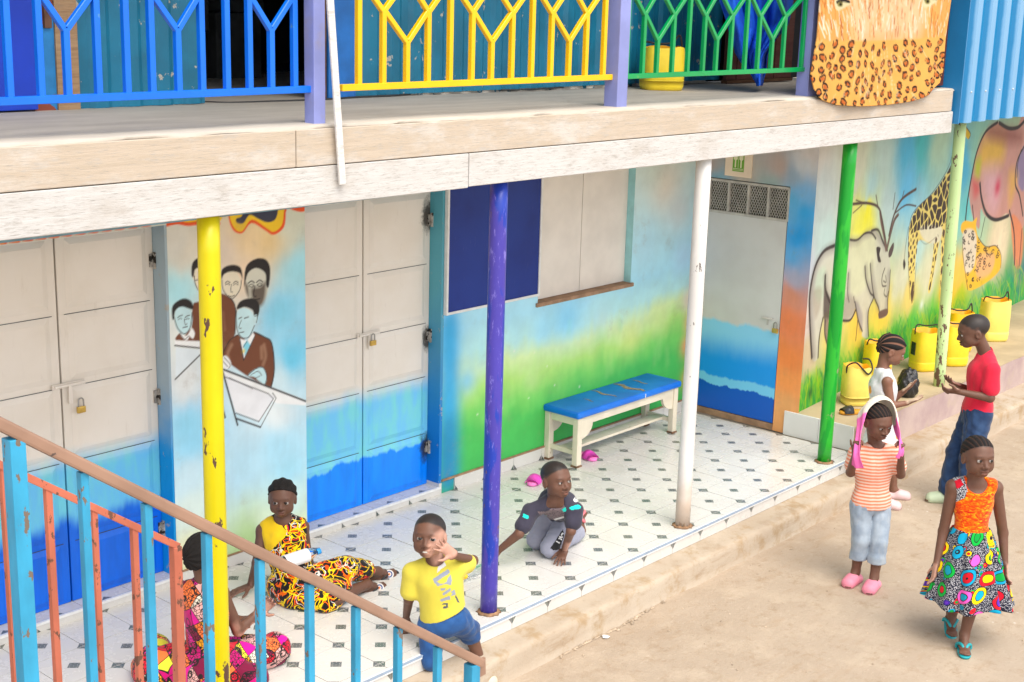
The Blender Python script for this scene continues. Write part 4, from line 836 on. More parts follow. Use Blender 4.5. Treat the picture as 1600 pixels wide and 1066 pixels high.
# the room behind the open doorway
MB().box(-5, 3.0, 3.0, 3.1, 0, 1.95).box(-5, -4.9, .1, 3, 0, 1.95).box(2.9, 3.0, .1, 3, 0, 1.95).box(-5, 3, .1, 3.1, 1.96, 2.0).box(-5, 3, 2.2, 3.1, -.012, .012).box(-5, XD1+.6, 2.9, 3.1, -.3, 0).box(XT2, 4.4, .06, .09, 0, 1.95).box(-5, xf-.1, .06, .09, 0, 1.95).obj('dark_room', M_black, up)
sh = empty('stacked_goods', (-.35, 2.6, 2.66), 'dim stacked crates deep inside the dark upstairs doorway', 'crates')
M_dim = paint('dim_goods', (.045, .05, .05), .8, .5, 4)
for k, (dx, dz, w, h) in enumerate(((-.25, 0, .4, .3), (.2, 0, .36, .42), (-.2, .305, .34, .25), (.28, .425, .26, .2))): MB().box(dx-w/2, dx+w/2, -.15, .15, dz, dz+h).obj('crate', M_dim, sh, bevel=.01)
# cable along the foot of the wall
pts = []
for px, py in ((-40, 166), (60, 167), (130, 167), (200, 166), (300, 161), (360, 162), (420, 160), (500, 157), (560, 153), (620, 150), (690, 144), (760, 142), (830, 141), (880, 137), (925, 133), (980, 130), (1040, 127)): pts.append(at(px, py, z=2.672)+np.array([0, 0, .004]))
tag(MB().tube(spline(pts, 4), .006, 6).obj('power_cable', paint('black_cable', (.03, .03, .032), .5, .1, 8, 0), None, True), 'black cable lying along the upstairs balcony floor by the wall', 'cable')
# blue sheet wall at the right, over the platform
M_bs = paint('blue_roofing_sheet', lin(34, 128, 188, 1.15), .33, .10, 2.5, .04, spec=.5)
t = NT('sheen_toned_blue_sheet'); v = t.coord('World'); sp = t.n('ShaderNodeSeparateXYZ'); t.l(v, sp.inputs[0]); c = t.mix(t.sramp(t.math('ADD', sp.outputs['Y'], t.math('MULTIPLY', t.noise(v, 9, 4), .012)), -.374, -.392), lin(16, 128, 184, 1.15), lin(118, 172, 214, 1.15)); t.color(c).set(.36, 0, .45); t.bump(t.noise(v, 20, 4), .06, .005); M_bw = t.mat  # raised ribs paler than the recesses: sky sheen put into the colour
bs = empty('blue_sheet_wall', (4.385, -.36, 2.38), 'bright blue corrugated metal wall of the upper storey beside the blanket', 'wall')
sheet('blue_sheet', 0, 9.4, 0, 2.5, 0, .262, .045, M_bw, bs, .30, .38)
MB().box(0, 9.4, .012, .05, .01, .08).obj('sheet_rail', M_brown, bs)
MB().box(-.012, .0, -.045, .6, 0, 2.5).obj('sheet_end', M_bs, bs)
M_scr = paint('screw_heads', (.7, .72, .74), .35, .1, 9, 0, metal=.6)
for k in range(18): MB().ball((k*.131+.03, -.048 if k % 2 else -.006, .235), .008, 8).obj('screw', M_scr, bs)
# roof over the upper storey
rf = sheet('corrugated_roof', -6, 8.8, 0, 1, 0, .2, .03, M_bs, None)
me = rf.data; co = np.zeros(len(me.vertices)*3); me.vertices.foreach_get('co', co); co = co.reshape(-1, 3); z = co[:, 2].copy(); co2 = co.copy(); co2[:, 1] = -.50+z*4.0; co2[:, 2] = 4.66+z*.35-co[:, 1]; me.vertices.foreach_set('co', co2.ravel()); me.update()
tag(rf, 'blue corrugated roof sheeting over the upper storey', 'roof')
# wall beneath the blanket end of the balcony
MB().box(2.38, 4.36, -.26, -.22, 0.0, 1.0).obj('parapet', paint('red_brown_panel', (.10, .022, .018), .6, .2, 4), up)
bpy.data.objects['parapet'].location = (0, -.82, 0)
# ================================================================== porch posts
RUST = (.10, .05, .035)
def pipe_post(px_col, x, y, z0, z1, r, mat, label, rustbase=True, top=None):
    root = empty('porch_post', (x, y, z0), label, 'post', 'steel pipe posts')
    tp = (0, 0, z1-z0) if top is None else tuple(np.array(top)-np.array((x, y, z0)))
    nseg = 14; pts = [np.array(tp)*i/nseg for i in range(nseg+1)]
    MB().tube(pts, r, 28).obj('pole', mat, root, True)
    if rustbase:
        mb = MB(); mb.lathe([(r*1.0, .0), (r*1.38+.003, .001), (r*1.25, .006), (r*1.02, .012)], 28)
        for i, v in enumerate(mb.v): mb.v[i] = (v[0]*(1+.10*math.sin(i*1.7)), v[1]*(1+.10*math.cos(i*2.3)), v[2])
        mb.obj('rusty_foot', M_rustfoot, root, True)
    return root
M_rustfoot = paint('rust_stain', (.30, .17, .09), .85, .4, 30, .3)
def post_mat(name, col, chip, camt, cscale, low=None, lowz=.0, col2=None, stretch=(1, 1, .45), scuff=None):
    t = NT(name); v = t.coord('World'); sp = t.n('ShaderNodeSeparateXYZ'); t.l(v, sp.inputs[0]); z = sp.outputs['Z']; c = np.array(col)
    b = t.mix(t.sramp(t.noise(t.coord('World', (1, 1, .3)), 5, 5), .3, .7), c*.88, np.minimum(c*1.1, .93))
    if col2 is not None: b = t.mix(t.sramp(t.noise(t.coord('World', (2.2, 2.2, .55)), 6, 4, .5), .50, .56), b, col2)
    if scuff is not None: b = t.mix(t.math('MULTIPLY', t.sramp(t.noise(t.coord('World', (9, 9, 2.5)), 6, 6, .75), .56, .66), .7), b, scuff)
    k = t.noise(t.coord('World', stretch), cscale, 5, .6)
    zf = t.sramp(z, 1.5, .1, 0, .09) if low is None else t.sramp(z, lowz+.6, lowz, 0, .10)
    f = t.sramp(t.math('ADD', k, zf), camt, camt+.02)
    b = t.mix(f, b, chip)
    if low is not None: b = t.mix(t.math('MULTIPLY', t.sramp(t.math('ADD', z, t.math('MULTIPLY', t.noise(v, 9, 5), .3)), lowz+.55, lowz+.2), .75), b, low)
    t.color(b).set(.36, 0, .5); t.bump(t.math('SUBTRACT', t.math('MULTIPLY', t.noise(v, 40, 3), .3), f), .25, .004); return t.mat
pipe_post('y', -2.443, -.27, 0, 2.34, .0465, post_mat('post_yellow', lin(242, 226, 4, 1.3), RUST, .635, 15), 'bright yellow steel pipe post with rust patches behind the stair rail')
pipe_post('p', -.668, -.275, 0, 2.335, .0455, post_mat('post_purple', lin(82, 72, 190, 1.3), (.16, .09, .08), .70, 12, col2=lin(30, 66, 190, 1.3), scuff=lin(140, 132, 215)), 'purple blue steel pipe post at the porch edge')
pipe_post('w', 1.15, -.28, 0, 2.33, .047, post_mat('post_white', (.74, .73, .71), (.10, .085, .08), .665, 14, low=(.50, .36, .25), lowz=.02), 'white steel pipe post with chipped paint and dusty brown foot')
pipe_post('g', 2.956, -.275, 0, 2.325, .049, post_mat('post_green', lin(0, 152, 40, 1.0), (.30, .28, .16), .72, 10, col2=lin(36, 170, 44, 1.0)), 'bright green steel pipe post at the end of the tiled porch')
pipe_post('l', 4.94, -.217, .18, 2.39, .046, post_mat('post_pale', lin(192, 220, 158, 1.05), (.14, .08, .06), .63, 20), 'pale green peeling pipe post standing on the raised platform', False, top=at(1501, 190, y=-.217))

# ================================================================== stair railings in the foreground
M_tan = paint('tan_handrail', lin(164, 130, 110, 1.15), .5, .14, 5, .08, chip=(.10, .07, .06), camt=.69, cscale=9)
M_cy = paint('sky_blue_baluster', lin(52, 158, 200, 1.1), .42, .2, 7, .12, chip=(.17, .13, .10), camt=.625, cscale=24, stretch=(1, 1, .5))
M_co = paint('coral_paint', lin(208, 116, 90, 1.2), .5, .16, 6, .15, chip=(.16, .07, .045), camt=.585, cscale=28, stretch=(1, 1, .6))
A = at(-60, 633, y=-1.59); B = at(750, 1035, y=-1.59); sl_ = (B[2]-A[2])/(B[0]-A[0])
st = empty('stair_railing', (-2.18, -1.59, -.25), 'sky blue stair railing with tan sloping handrail in the foreground', 'railing'); O = np.array([-2.18, -1.59, -.25])
A2 = np.array([A[0]-1.6, -1.59, A[2]-1.6*sl_])
MB().bar(A2-O, B-O, .050, .036).obj('handrail', M_tan, st, bevel=.008)
MB().bar(B-O+np.array([.0, 0, .012]), B-O+np.array([.004, 0, -.06]), .05, .012, up=(0, 1, 0)).obj('rail_end', M_tan, st)
zt_ = lambda x: A[2]+(x-A[0])*sl_
for i, (px, py) in enumerate(((20, 668), (128, 722), (228, 770), (322, 818), (405, 858), (483, 897), (556, 934), (622, 967), (684, 997), (738, 1024))):
    x = float(at(px, py, y=-1.59)[0]); w = .046 if i in (0, 9) else .026
    MB().bar((x-O[0], 0, zt_(x)-.02-O[2]), (x-O[0], 0, max(zt_(x)-1.05, -.27)-O[2]), w, w, up=(0, 1, 0)).obj('post' if i in (0, 9) else 'baluster', M_cy, st, bevel=.003)
for k in range(1, 9):
    x = A[0]-k*.19; MB().bar((x-O[0], 0, zt_(x)-.02-O[2]), (x-O[0], 0, zt_(x)-1.05-O[2]), .026, .026, up=(0, 1, 0)).obj('baluster', M_cy, st)
c0 = at(30, 740, y=-.8); c1 = at(277, 853, y=-.8); s2 = (c1[2]-c0[2])/(c1[0]-c0[0]); O2 = np.array([-3.0, -.8, -.25])
cr = empty('coral_railing', tuple(O2), 'flaking coral painted inner stair railing behind the blue balusters', 'railing'); zc = lambda x: c0[2]+(x-c0[0])*s2
c00 = np.array([c0[0]-1.8, -.8, zc(c0[0]-1.8)])
MB().bar(c00-O2, c1-O2, .030, .026).obj('top_rail', M_co, cr, bevel=.003)
for px, py, w in ((4, 728, .024), (74, 762, .024), (146, 796, .022), (209, 825, .024), (274, 856, .036), (-70, 694, .024), (-150, 655, .024)):
    x = float(at(px, py, y=-.8)[0]); MB().bar((x-O2[0], 0, zc(x)-.005-O2[2]), (x-O2[0], 0, max(zc(x)-1.1, -.26)-O2[2]), w, w, up=(0, 1, 0)).obj('baluster', M_co, cr, bevel=.003)
# the flight itself, below the picture edge
sf = empty('staircase', (-2.2, -1.2, -.25), 'concrete stair flight climbing to the left between the two railings', 'stairs')
M_step = paint('step_concrete', (.36, .32, .27), .9, .2, 5, .3)
for k in range(14):
    zz = -.25+(k+1)*.178; x = -2.35-k*.248; MB().box(x-.25-(-2.2), x-(-2.2), -.36, .36, zz-.06+.25, zz+.25-.02*0).obj('step', M_step, sf)
MB().bar((-.15, -.37, -.10), (-3.6, -.37, 2.38), .02, .2).obj('stringer', M_cy, sf); MB().bar((-.15, .37, -.10), (-3.6, .37, 2.38), .02, .2).obj('stringer', M_co, sf)

# ================================================================== bench
bn = empty('bench', (2.145, 1.03, 0), 'cream bench with torn bright blue padded seat against the green wall', 'bench')
M_cream = paint('cream_bench_paint', (.72, .655, .52), .42, .10, 6, .08, chip=(.36, .22, .10), camt=.665, cscale=11, dirt=(.60, .47, .30), damt=.60)
t = NT('blue_vinyl'); v = t.coord('World'); c = t.mix(t.sramp(t.noise(v, 5, 5), .3, .7), lin(0, 100, 205, .95), lin(6, 118, 222, .95)); t.color(c).set(.36, 0, .5); t.bump(t.noise(v, 14, 4), .12, .01); M_vinyl = t.mat
lx, ly0, ly1 = .585, -.115, .145
for sx in (-1, 1):
    for yy in (ly0, ly1):
        MB().box(sx*lx-.026, sx*lx+.026, yy-.024, yy+.024, .012, .36).obj('leg', M_cream, bn, bevel=.006)
        MB().box(sx*lx-.030, sx*lx+.030, yy-.028, yy+.028, 0.0005, .012).obj('foot_pad', paint('rusty_pad', (.2, .11, .06), .8, .4, 30), bn)
    MB().box(sx*lx-.018, sx*lx+.018, ly0+.025, ly1-.025, .305, .36).obj('end_apron', M_cream, bn, bevel=.003)
    MB().box(sx*lx-.013, sx*lx+.013, ly0+.025, ly1-.025, .085, .118).obj('end_stretcher', M_cream, bn, bevel=.003)
def apron(y):
    # front rail with curved brackets at its ends
    a = lx-.026; top = .36; n = 12; pts = [(-a, top), (-a, .20)]
    pts += [(-a+.13*math.sin(t_*math.pi/2/n)**1.0, .20+.10*(1-math.cos(t_*math.pi/2/n))) for t_ in range(1, n+1)]
    low = [(-p, z) for p, z in pts[::-1]]; prof = pts+low[:]
    k = len(prof); mb = MB(); mb.add([(x, y-.012, z) for x, z in prof]+[(x, y+.012, z) for x, z in prof], [tuple(range(k)), tuple(range(2*k-1, k-1, -1))]+[(i, k+i, k+(i+1) % k, (i+1) % k) for i in range(k)]); return mb.obj('apron', M_cream, bn)
apron(ly0); apron(ly1)
MB().box(-lx+.014, lx-.014, -.035, .065, .092, .112).obj('long_stretcher', M_cream, bn, bevel=.003)
seat = MB().box(-.63, .63, -.155, .175, .362, .412)
so = seat.obj('seat_pad', M_vinyl, bn, True, bevel=.020, seg=4)
M_tear = paint('exposed_padding', (.30, .24, .17), .95, .5, 60, .5)
def tear(pts, w, nm='tear'):
    mb = MB(); n = len(pts); up_ = [];
    for i, (x, y) in enumerate(pts):
        ww = w*(.25+math.sin(math.pi*(i+.5)/n))*random.uniform(.7, 1.1)*.5; up_.append((x-ww, y, .4132)); up_.append((x+ww, y, .4132))
    mb.add(up_, [(2*i, 2*i+1, 2*i+3, 2*i+2) for i in range(n-1)]); return mb.obj(nm, M_tear, so)
yy = np.linspace(.15, -.13, 10)
tear([(.17+.02*math.sin(i), y) for i, y in enumerate(yy)], .050); tear([(-.10+.015*math.sin(i*1.3), y) for i, y in enumerate(np.linspace(.15, -.08, 8))], .026); tear([(.36+.01*math.sin(i), y) for i, y in enumerate(np.linspace(.12, -.03, 7))], .018); tear([(-.32+.01*math.sin(i), y) for i, y in enumerate(np.linspace(.06, -.05, 6))], .012)
MB().box(.155, .162, -.1575, -.153, .366, .40).obj('split', M_white_edge, so)

# ================================================================== buckets cut from jerrycans
def plastic(name, col, rough=.38, sss=0.0):
    t = NT(name); v = t.coord('Object'); c = np.array(col); t.color(t.mix(t.sramp(t.noise(v, 7, 5), .3, .7), c*.88, np.minimum(c*1.06, .93))).set(rough, 0, .5); t.bump(t.noise(v, 25, 3), .08, .006); return t.mat
M_can = [plastic('yellow_plastic', lin(252, 212, 50, .98)), plastic('deep_yellow_plastic', lin(246, 190, 10, .98)), plastic('pale_yellow_plastic', lin(252, 222, 110, .98))]
M_can_in = plastic('yellow_inside', lin(238, 170, 10, .98), .5)
M_cord = paint('black_cord', (.025, .022, .02), .7, .2, 20, 0)
def ring_pts(w, d, z, n=36, e=3.4):
    out = []
    for k in range(n):
        a = 2*math.pi*k/n; c, s_ = math.cos(a), math.sin(a); out.append((w*math.copysign(abs(c)**(2/e), c), d*math.copysign(abs(s_)**(2/e), s_), z))
    return out
def bucket(loc, rz, h, w, d, mat, label, handle=0, tilt=0.0, group='yellow cut jerrycans along the mural'):
    h, w, d = h*.93, w*.84, d*.84
    root = empty('jerrycan_bucket', loc, label, 'bucket', group, rz)
    n = 36; prof = [(.80, .0), (.93, .006), (.985, .03), (1.0, .07), (1.0, h*.22), (.975, h*.235), (.975, h*.25), (1.0, h*.27), (.995, h*.6), (.98, h*.86), (.955, h)]
    mb = MB(); rings = [ring_pts(w*s_, d*s_, z) for s_, z in prof]
    vs = [p for r in rings for p in r]
    for i in range(n):   # uneven knife cut at the rim, slanted
        x, y, z = vs[(len(prof)-1)*n+i]; vs[(len(prof)-1)*n+i] = (x, y, z+tilt*x+.006*math.sin(i*.9))
    fs = [(i*n+k, i*n+(k+1) % n, (i+1)*n+(k+1) % n, (i+1)*n+k) for i in range(len(prof)-1) for k in range(n)]+[tuple(range(n-1, -1, -1))]
    mb.add(vs, fs)
    top = vs[-n:]; inn = [(x*.965, y*.965, z) for x, y, z in top]; bot = [(x*.93, y*.93, .02) for x, y, z in top]
    mb.obj('can_body', mat, root, True)
    m2 = MB(); m2.add(top+inn+bot, [(k, (k+1) % n, n+(k+1) % n, n+k) for k in range(n)]+[(n+k, n+(k+1) % n, 2*n+(k+1) % n, 2*n+k) for k in range(n)]+[tuple(2*n+k for k in range(n))]); m2.obj('can_inside', M_can_in, root, True)
    if handle == 1:
        P = [(-w*.95, -d*.4, h-.05), (-w*.97, -d*.5, h+.01), (-w*.5, -d*.9, h+.045), (0, -d*1.02, h+.00), (w*.5, -d*1.05, h-.045), (w*.95, -d*.6, h-.01), (w*.9, .0, h+.045), (w*.5, d*.3, h+.045)]
    elif handle == 2:
        P = [(-w*.96, 0, h-.03), (-w*.97, 0, h+.025), (-w*.6, d*.3, h+.045), (0, d*.2, h+.035), (w*.6, -d*.2, h+.05), (w*.95, 0, h+.03), (w*.96, 0, h-.04)]
    else:
        P = [(-w*.97, .0, h-.02), (-w*.9, -d*.2, h+.03), (-w*.4, -d*.4, h+.02), (w*.3, -d*.5, h+.03), (w*.8, 0, h+.075), (w*.97, .0, h-.03)]
    MB().tube(spline(P, 6), .0065, 6).obj('rope_handle', M_cord, root, True)
    return root
q = math.radians
bucket((3.93, .02, .18), q(-40), .335, .125, .115, M_can[2], 'pale yellow jerrycan bucket nearest the single door, half behind the green post', 1, -.05)
bucket((4.55, .16, .18), q(-35), .40, .13, .12, M_can[0], 'tall yellow jerrycan bucket behind the girl with braided hair', 3, -.04)
b3 = bucket((5.36, .12, .18), q(-32), .375, .145, .125, M_can[0], 'yellow jerrycan bucket with dark label behind the pale green post', 2)
MB().box(-.128, -.1225, -.035, .025, .14, .25).obj('label', paint('dark_label', (.03, .035, .03), .6, .6, 40, 0), b3)
bucket((5.72, .02, .18), q(-40), .385, .14, .125, M_can[0], 'yellow jerrycan bucket behind the boy in the red shirt', 3)
b6 = bucket((6.25, .22, .18), q(-38), .39, .145, .12, M_can[1], 'deep yellow jerrycan bucket with red label behind the boy\'s head', 3)
MB().box(.120, .1255, -.045, .02, .19, .31).obj('label', paint('red_white_label', lin(225, 70, 50), .5, .3, 8, 0, chip=(.8, .8, .78), camt=.5, cscale=6), b6)
bucket((6.92, .17, .18), q(-42), .42, .155, .14, M_can[2], 'large pale yellow jerrycan bucket farthest along the mural wall', 3, .04)
ub = bucket((1.80, .52, 2.655), q(-38), .30, .165, .15, M_can[0], 'yellow jerrycan bucket on the balcony behind the green railing', 3, group=None)

# black plastic bag on the platform
bm = bmesh.new(); bmesh.ops.create_icosphere(bm, subdivisions=4, radius=1.0)
for v_ in bm.verts:
    p = np.array(v_.co); k = 1+.16*(vnoise(np.array(p[0]*2+5), np.array(p[2]*2+p[1]*1.7+5), 2.5, 60)-.5)*2+.10*math.sin(p[0]*9+p[2]*7)*math.sin(p[1]*8)
    wz_ = .75+.25*max(0, -p[2]); top = max(0, p[2]-.55)
    v_.co = (p[0]*.085*k*(1-top*.5), p[1]*.08*k*(1-top*.5), max(-.085, p[2]*.11*k)+.088+(.03*abs(math.sin(p[0]*7)) if p[2] > .6 else 0))
me = bpy.data.meshes.new('plastic_bag'); bm.to_mesh(me); bm.free(); me.polygons.foreach_set('use_smooth', [True]*len(me.polygons))
t = NT('black_plastic_film'); t.color((.012, .012, .016)).set(.28, 0, .6); t.bump(t.noise(t.coord('Object'), 30, 5, .7), .7, .01); me.materials.append(t.mat)
o = inst('plastic_bag', me, None, tuple(at(1424, 622, z=.18)+np.array([.02, .05, 0]))); o.scale = (1.05, 1.05, 1.05); tag(o, 'black plastic bag standing on the platform by the reaching hands', 'bag')

# ================================================================== slides on the floor
def slide(loc, rz, mat, label, L=.20, strap='open', group=None, sole=None, name='slide_sandal'):
    root = empty(name, loc, label, 'sandal', group, rz); n = 28; out = []
    for k in range(n):
        a = 2*math.pi*k/n; y = math.cos(a)*L/2; w = .038+.007*math.sin((y/L+.25)*3.0); out.append((math.copysign(abs(math.sin(a))**.75, math.sin(a))*w, y))
    mb = MB(); prof = [(.94, 0.0005), (1.02, .006), (1.0, .018), (.95, .023)]
    for s_, z in prof: mb.v += [(x*s_, y*s_, z+.006*(y < -L*.2)*0) for x, y in out]
    for i in range(3):
        for k in range(n): mb.f.append((i*n+k, (i+1)*n+k, (i+1)*n+(k+1) % n, i*n+(k+1) % n)); mb.m.append(0)
    mb.f.append(tuple(range(n))); mb.m.append(0); mb.f.append(tuple(3*n+k for k in range(n-1, -1, -1))); mb.m.append(0)
    mb.obj('sole', sole or mat, root, True)
    if strap == 'open':
        m2 = MB(); K_ = 12; y0, y1 = L*.02, L*.40; vs = []
        for r_, s_ in ((.0, 0), (.005, 1)):
            for yy_, hgt, wd in ((y0, .060, .047), ((y0+y1)/2, .056, .047), (y1, .038, .043)):
                for i in range(K_+1):
                    a = math.pi*i/K_; vs.append((math.cos(a)*(wd+r_), yy_, .012+math.sin(a)*(hgt+r_-.012)))
        w_ = K_+1; fs = []
        for s_ in (0, 1):
            o_ = s_*3*w_
            for j in range(2):
                for i in range(K_): fs.append((o_+j*w_+i, o_+j*w_+i+1, o_+(j+1)*w_+i+1, o_+(j+1)*w_+i))
        for i in range(K_): fs.append((i, i+1, 3*w_+i+1, 3*w_+i)); fs.append((2*w_+i, 2*w_+i+1, 5*w_+i+1, 5*w_+i))
        m2.add(vs, fs); m2.obj('strap', mat, root, True)
    else:
        m2 = MB(); p = (0, L*.30, .022)
        for sx in (-1, 1): m2.tube(spline([p, (sx*.022, L*.18, .045), (sx*.040, L*.0, .034), (sx*.042, -L*.06, .015)], 5), .0055, 7)
        m2.obj('strap', mat, root, True)
    return root
M_pink = plastic('hot_pink_foam', lin(240, 80, 200, 1.0), .5); M_pink2 = plastic('pink_foam_sole', lin(246, 130, 200, 1.0), .6)
slide((1.77, .985, 0.001), q(165), M_pink, 'hot pink slide sandal lying beside the bench leg', sole=M_pink2)
slide((1.10, .905, 0.001), q(112), M_pink, 'hot pink slide sandal lying behind the kneeling boy', sole=M_pink2)
slide((3.66, -.10, .182), q(60), plastic('black_rubber', (.02, .02, .022)), 'black sandal with tan sole on the platform beside the yellow bucket', sole=plastic('tan_sole', lin(214, 150, 40)), L=.2)

# ================================================================== padlocks
M_brass = paint('brass', (.62, .42, .10), .35, .15, 30, .05, metal=.6); M_steel = paint('steel_shackle', (.35, .35, .34), .35, .15, 30, 0, metal=.8)
def padlock(p, axis, label, s=1.0):
    root = empty('padlock', p, label, 'padlock', 'brass padlocks'); ex = np.array(axis, float); up_ = np.array([0, 0, 1.])
    nrm = np.cross(ex, up_)
    mb = MB(); mb.bar(-ex*.026*s, ex*.026*s, .020*s, .038*s); mb.obj('lock_body', M_brass, root, bevel=.005*s)
    P = [ex*.017*s*math.cos(a)+up_*(.020*s+.030*s*(.0 if a in (0, math.pi) else 1)*1+.018*s*math.sin(a)) for a in np.linspace(0, math.pi, 9)]
    P = [ex*.017*s+up_*.014*s]+P+[-ex*.017*s+up_*.014*s]; MB().tube(P, .0045*s, 8).obj('shackle', M_steel, root, True)
padlock(tuple(at(127, 640, y=1.275)), (1, 0, 0), 'brass padlock hanging on the bolt of the left double door', .9)
padlock(tuple(at(583, 536, y=1.275)), (1, 0, 0), 'brass padlock hanging on the bolt of the second double door', .85)
padlock(tuple(at(1211, 517, x=3.335)), (0, 1, 0), 'small brass padlock on the single blue and white door', .95)

# ================================================================== blanket with animal print, hung over the balcony end
nu, nv_ = 150, 150
cvb = Canvas((2.1, -.42, 2.4), (1, 0, 0), 2.4, 2.4, 3.7, .5, 1.35); cvb.free = True
lefte = [(1292, -140), (1292, -60), (1290, 0), (1286, 60), (1276, 118), (1281, 140)]; righte = [(1502, -140), (1500, -60), (1494, 0), (1486, 60), (1482, 110), (1477, 130)]
def edge(E, t_): return np.array([np.interp(t_, np.linspace(0, 1, len(E)), [e[0] for e in E]), np.interp(t_, np.linspace(0, 1, len(E)), [e[1] for e in E])])
bott = [(1281, 140), (1290, 156), (1315, 165), (1350, 167), (1395, 165), (1430, 159), (1458, 148), (1477, 130)]
U = np.zeros((nu, nv_)); V = np.zeros((nu, nv_))
for i in range(nu):
    s_ = i/(nu-1); b_ = edge(bott, s_)
    for j in range(nv_):
        t_ = j/(nv_-1); p = edge(lefte, t_)*(1-s_)+edge(righte, t_)*s_; lowline = np.array([1281, 140])*(1-s_)+np.array([1477, 130])*s_
        p = p+(b_-lowline)*t_**2.2; U[i, j], V[i, j] = cvb.uv(*p)
cvb.u, cvb.v = U, V; cvb.c = np.zeros((nu, nv_, 3)); cvb.c[:] = lin(244, 180, 96, 1.35)
rg = random.Random(3)
B4 = lambda pts: [(1250+x/4.443, y/4.443) for x, y in pts]
cvb.fill(B4([(150, -300), (1120, -300), (1060, 250), (900, 265), (700, 280), (420, 285), (160, 280)]), (236, 172, 96), .04); cvb.fill(B4([(400, -300), (880, -300), (860, 240), (560, 270), (400, 270)]), (238, 200, 156), .14, .9)
for i in range(420):
    x = rg.uniform(160, 1080); y = rg.uniform(-300, 230); L_ = rg.uniform(40, 120); dx = (x-620)*.10*rg.uniform(-.2, .8)
    cvb.stroke(B4([(x, y), (x-dx*.5, y+L_*.5), (x-dx, y+L_)]), rg.uniform(.006, .014), rg.choice([(250, 228, 200), (246, 214, 170), (206, 120, 54), (232, 150, 70), (250, 234, 212), (176, 88, 34), (232, 160, 84)]), .008, .85, n=2)
for a in ([(500, -200), (520, 0), (500, 60)], [(830, -160), (800, 20), (790, 70)], [(660, -200), (655, 10)], [(940, 120), (930, 200)], [(980, 180), (985, 240)]): cvb.stroke(B4(a), .012, (110, 60, 40), .012, .7)
for ex, ey, f_ in ((325, 30, 1), (930, 10, -1)):
    cvb.fill(B4([(ex-55, ey-30), (ex-10, ey-45), (ex+50, ey-10), (ex+30, ey+15), (ex-40, ey+45)]), (225, 215, 170), .008); cvb.fill(B4([(ex-45, ey-20), (ex, ey-40), (ex+45, ey-25), (ex+48, ey-8), (ex, ey-14), (ex-30, ey+5)]), (40, 34, 36), .006); cvb.ell(*B4([(ex-18, ey+2)])[0], 4.4, 4, (150, 140, 80)); cvb.ell(*B4([(ex-16, ey+2)])[0], 2.2, 2.4, (20, 18, 20))
cvb.fill(B4([(100, 290), (280, 285), (560, 285), (860, 270), (1060, 250), (1080, 620), (820, 760), (400, 780), (80, 700)]), (244, 180, 94), .012, 1, False)
spots = []
for i in range(1500):
    x = rg.uniform(110, 1040); y = rg.uniform(290, 730)
    if all((x-a)**2+((y-b)*.8)**2 > 46**2 for a, b in spots): spots.append((x, y))
for x, y in spots:
    sq = .5+.7*min(abs(x-560)/450, 1); r = rg.uniform(17, 25); ph = rg.uniform(0, 6); sl = rg.uniform(-.4, .4)
    pt = lambda k_, a: (x+r*.8*sq*k_*math.cos(a)+sl*r*math.sin(a), y-r*1.1*k_*math.sin(a))
    cvb.fill(B4([pt(.72*rg.uniform(.8, 1.15), a) for a in np.linspace(0, 6.28, 7)[:-1]]), (206, 104, 48), .006, .95)
    for s0 in (0, 2.3, 4.2): cvb.stroke(B4([pt(1.0*rg.uniform(.85, 1.1), ph+s0+a) for a in np.linspace(0, rg.uniform(1.2, 1.9), 4)]), rg.uniform(.011, .017), (44, 32, 34), .006, n=3)
for i in range(60):
    x = 540+rg.gauss(0, 160); y = rg.uniform(280, 700); cvb.stroke(B4([(x, y), (x+(x-520)*.1, y+70)]), .006, (252, 226, 180), .008, .6, n=2)
wav = .014*np.sin(U*7+V*1.2)+.007*np.sin(U*17-V*3); edgef = np.clip((3.7-V)/1.2, 0, 1)
Yb = -.378-np.maximum(0, .012+wav*edgef); front = np.stack([U+2.1, Yb, V], -1); back = np.stack([U+2.1, Yb+.007, V], -1)
co = np.concatenate([front.reshape(-1, 3), back.reshape(-1, 3)]); idx = np.arange(nu*nv_).reshape(nu, nv_)
quad = lambda I: np.stack([I[:-1, :-1], I[1:, :-1], I[1:, 1:], I[:-1, 1:]], -1).reshape(-1, 4)
rim = np.concatenate([idx[0, :], idx[1:, -1], idx[-1, -2::-1]]); N = nu*nv_
fr = np.stack([rim[:-1], rim[1:], rim[1:]+N, rim[:-1]+N], -1)
cc = np.concatenate([cvb.c.reshape(-1, 3)]*2); M_fleece = attr_mat('printed_fleece', .9, .3, 300, .04, .15)
o = grid_mesh('blanket', co, np.concatenate([quad(idx), quad(idx)[:, ::-1]+N, fr]), cc, M_fleece, None, True); o.data.polygons.foreach_set('use_smooth', np.concatenate([np.ones(2*(nu-1)*(nv_-1), bool), np.zeros(len(fr), bool)])); tag(o, 'orange fleece blanket with leopard spots hanging over the balcony end', 'blanket')

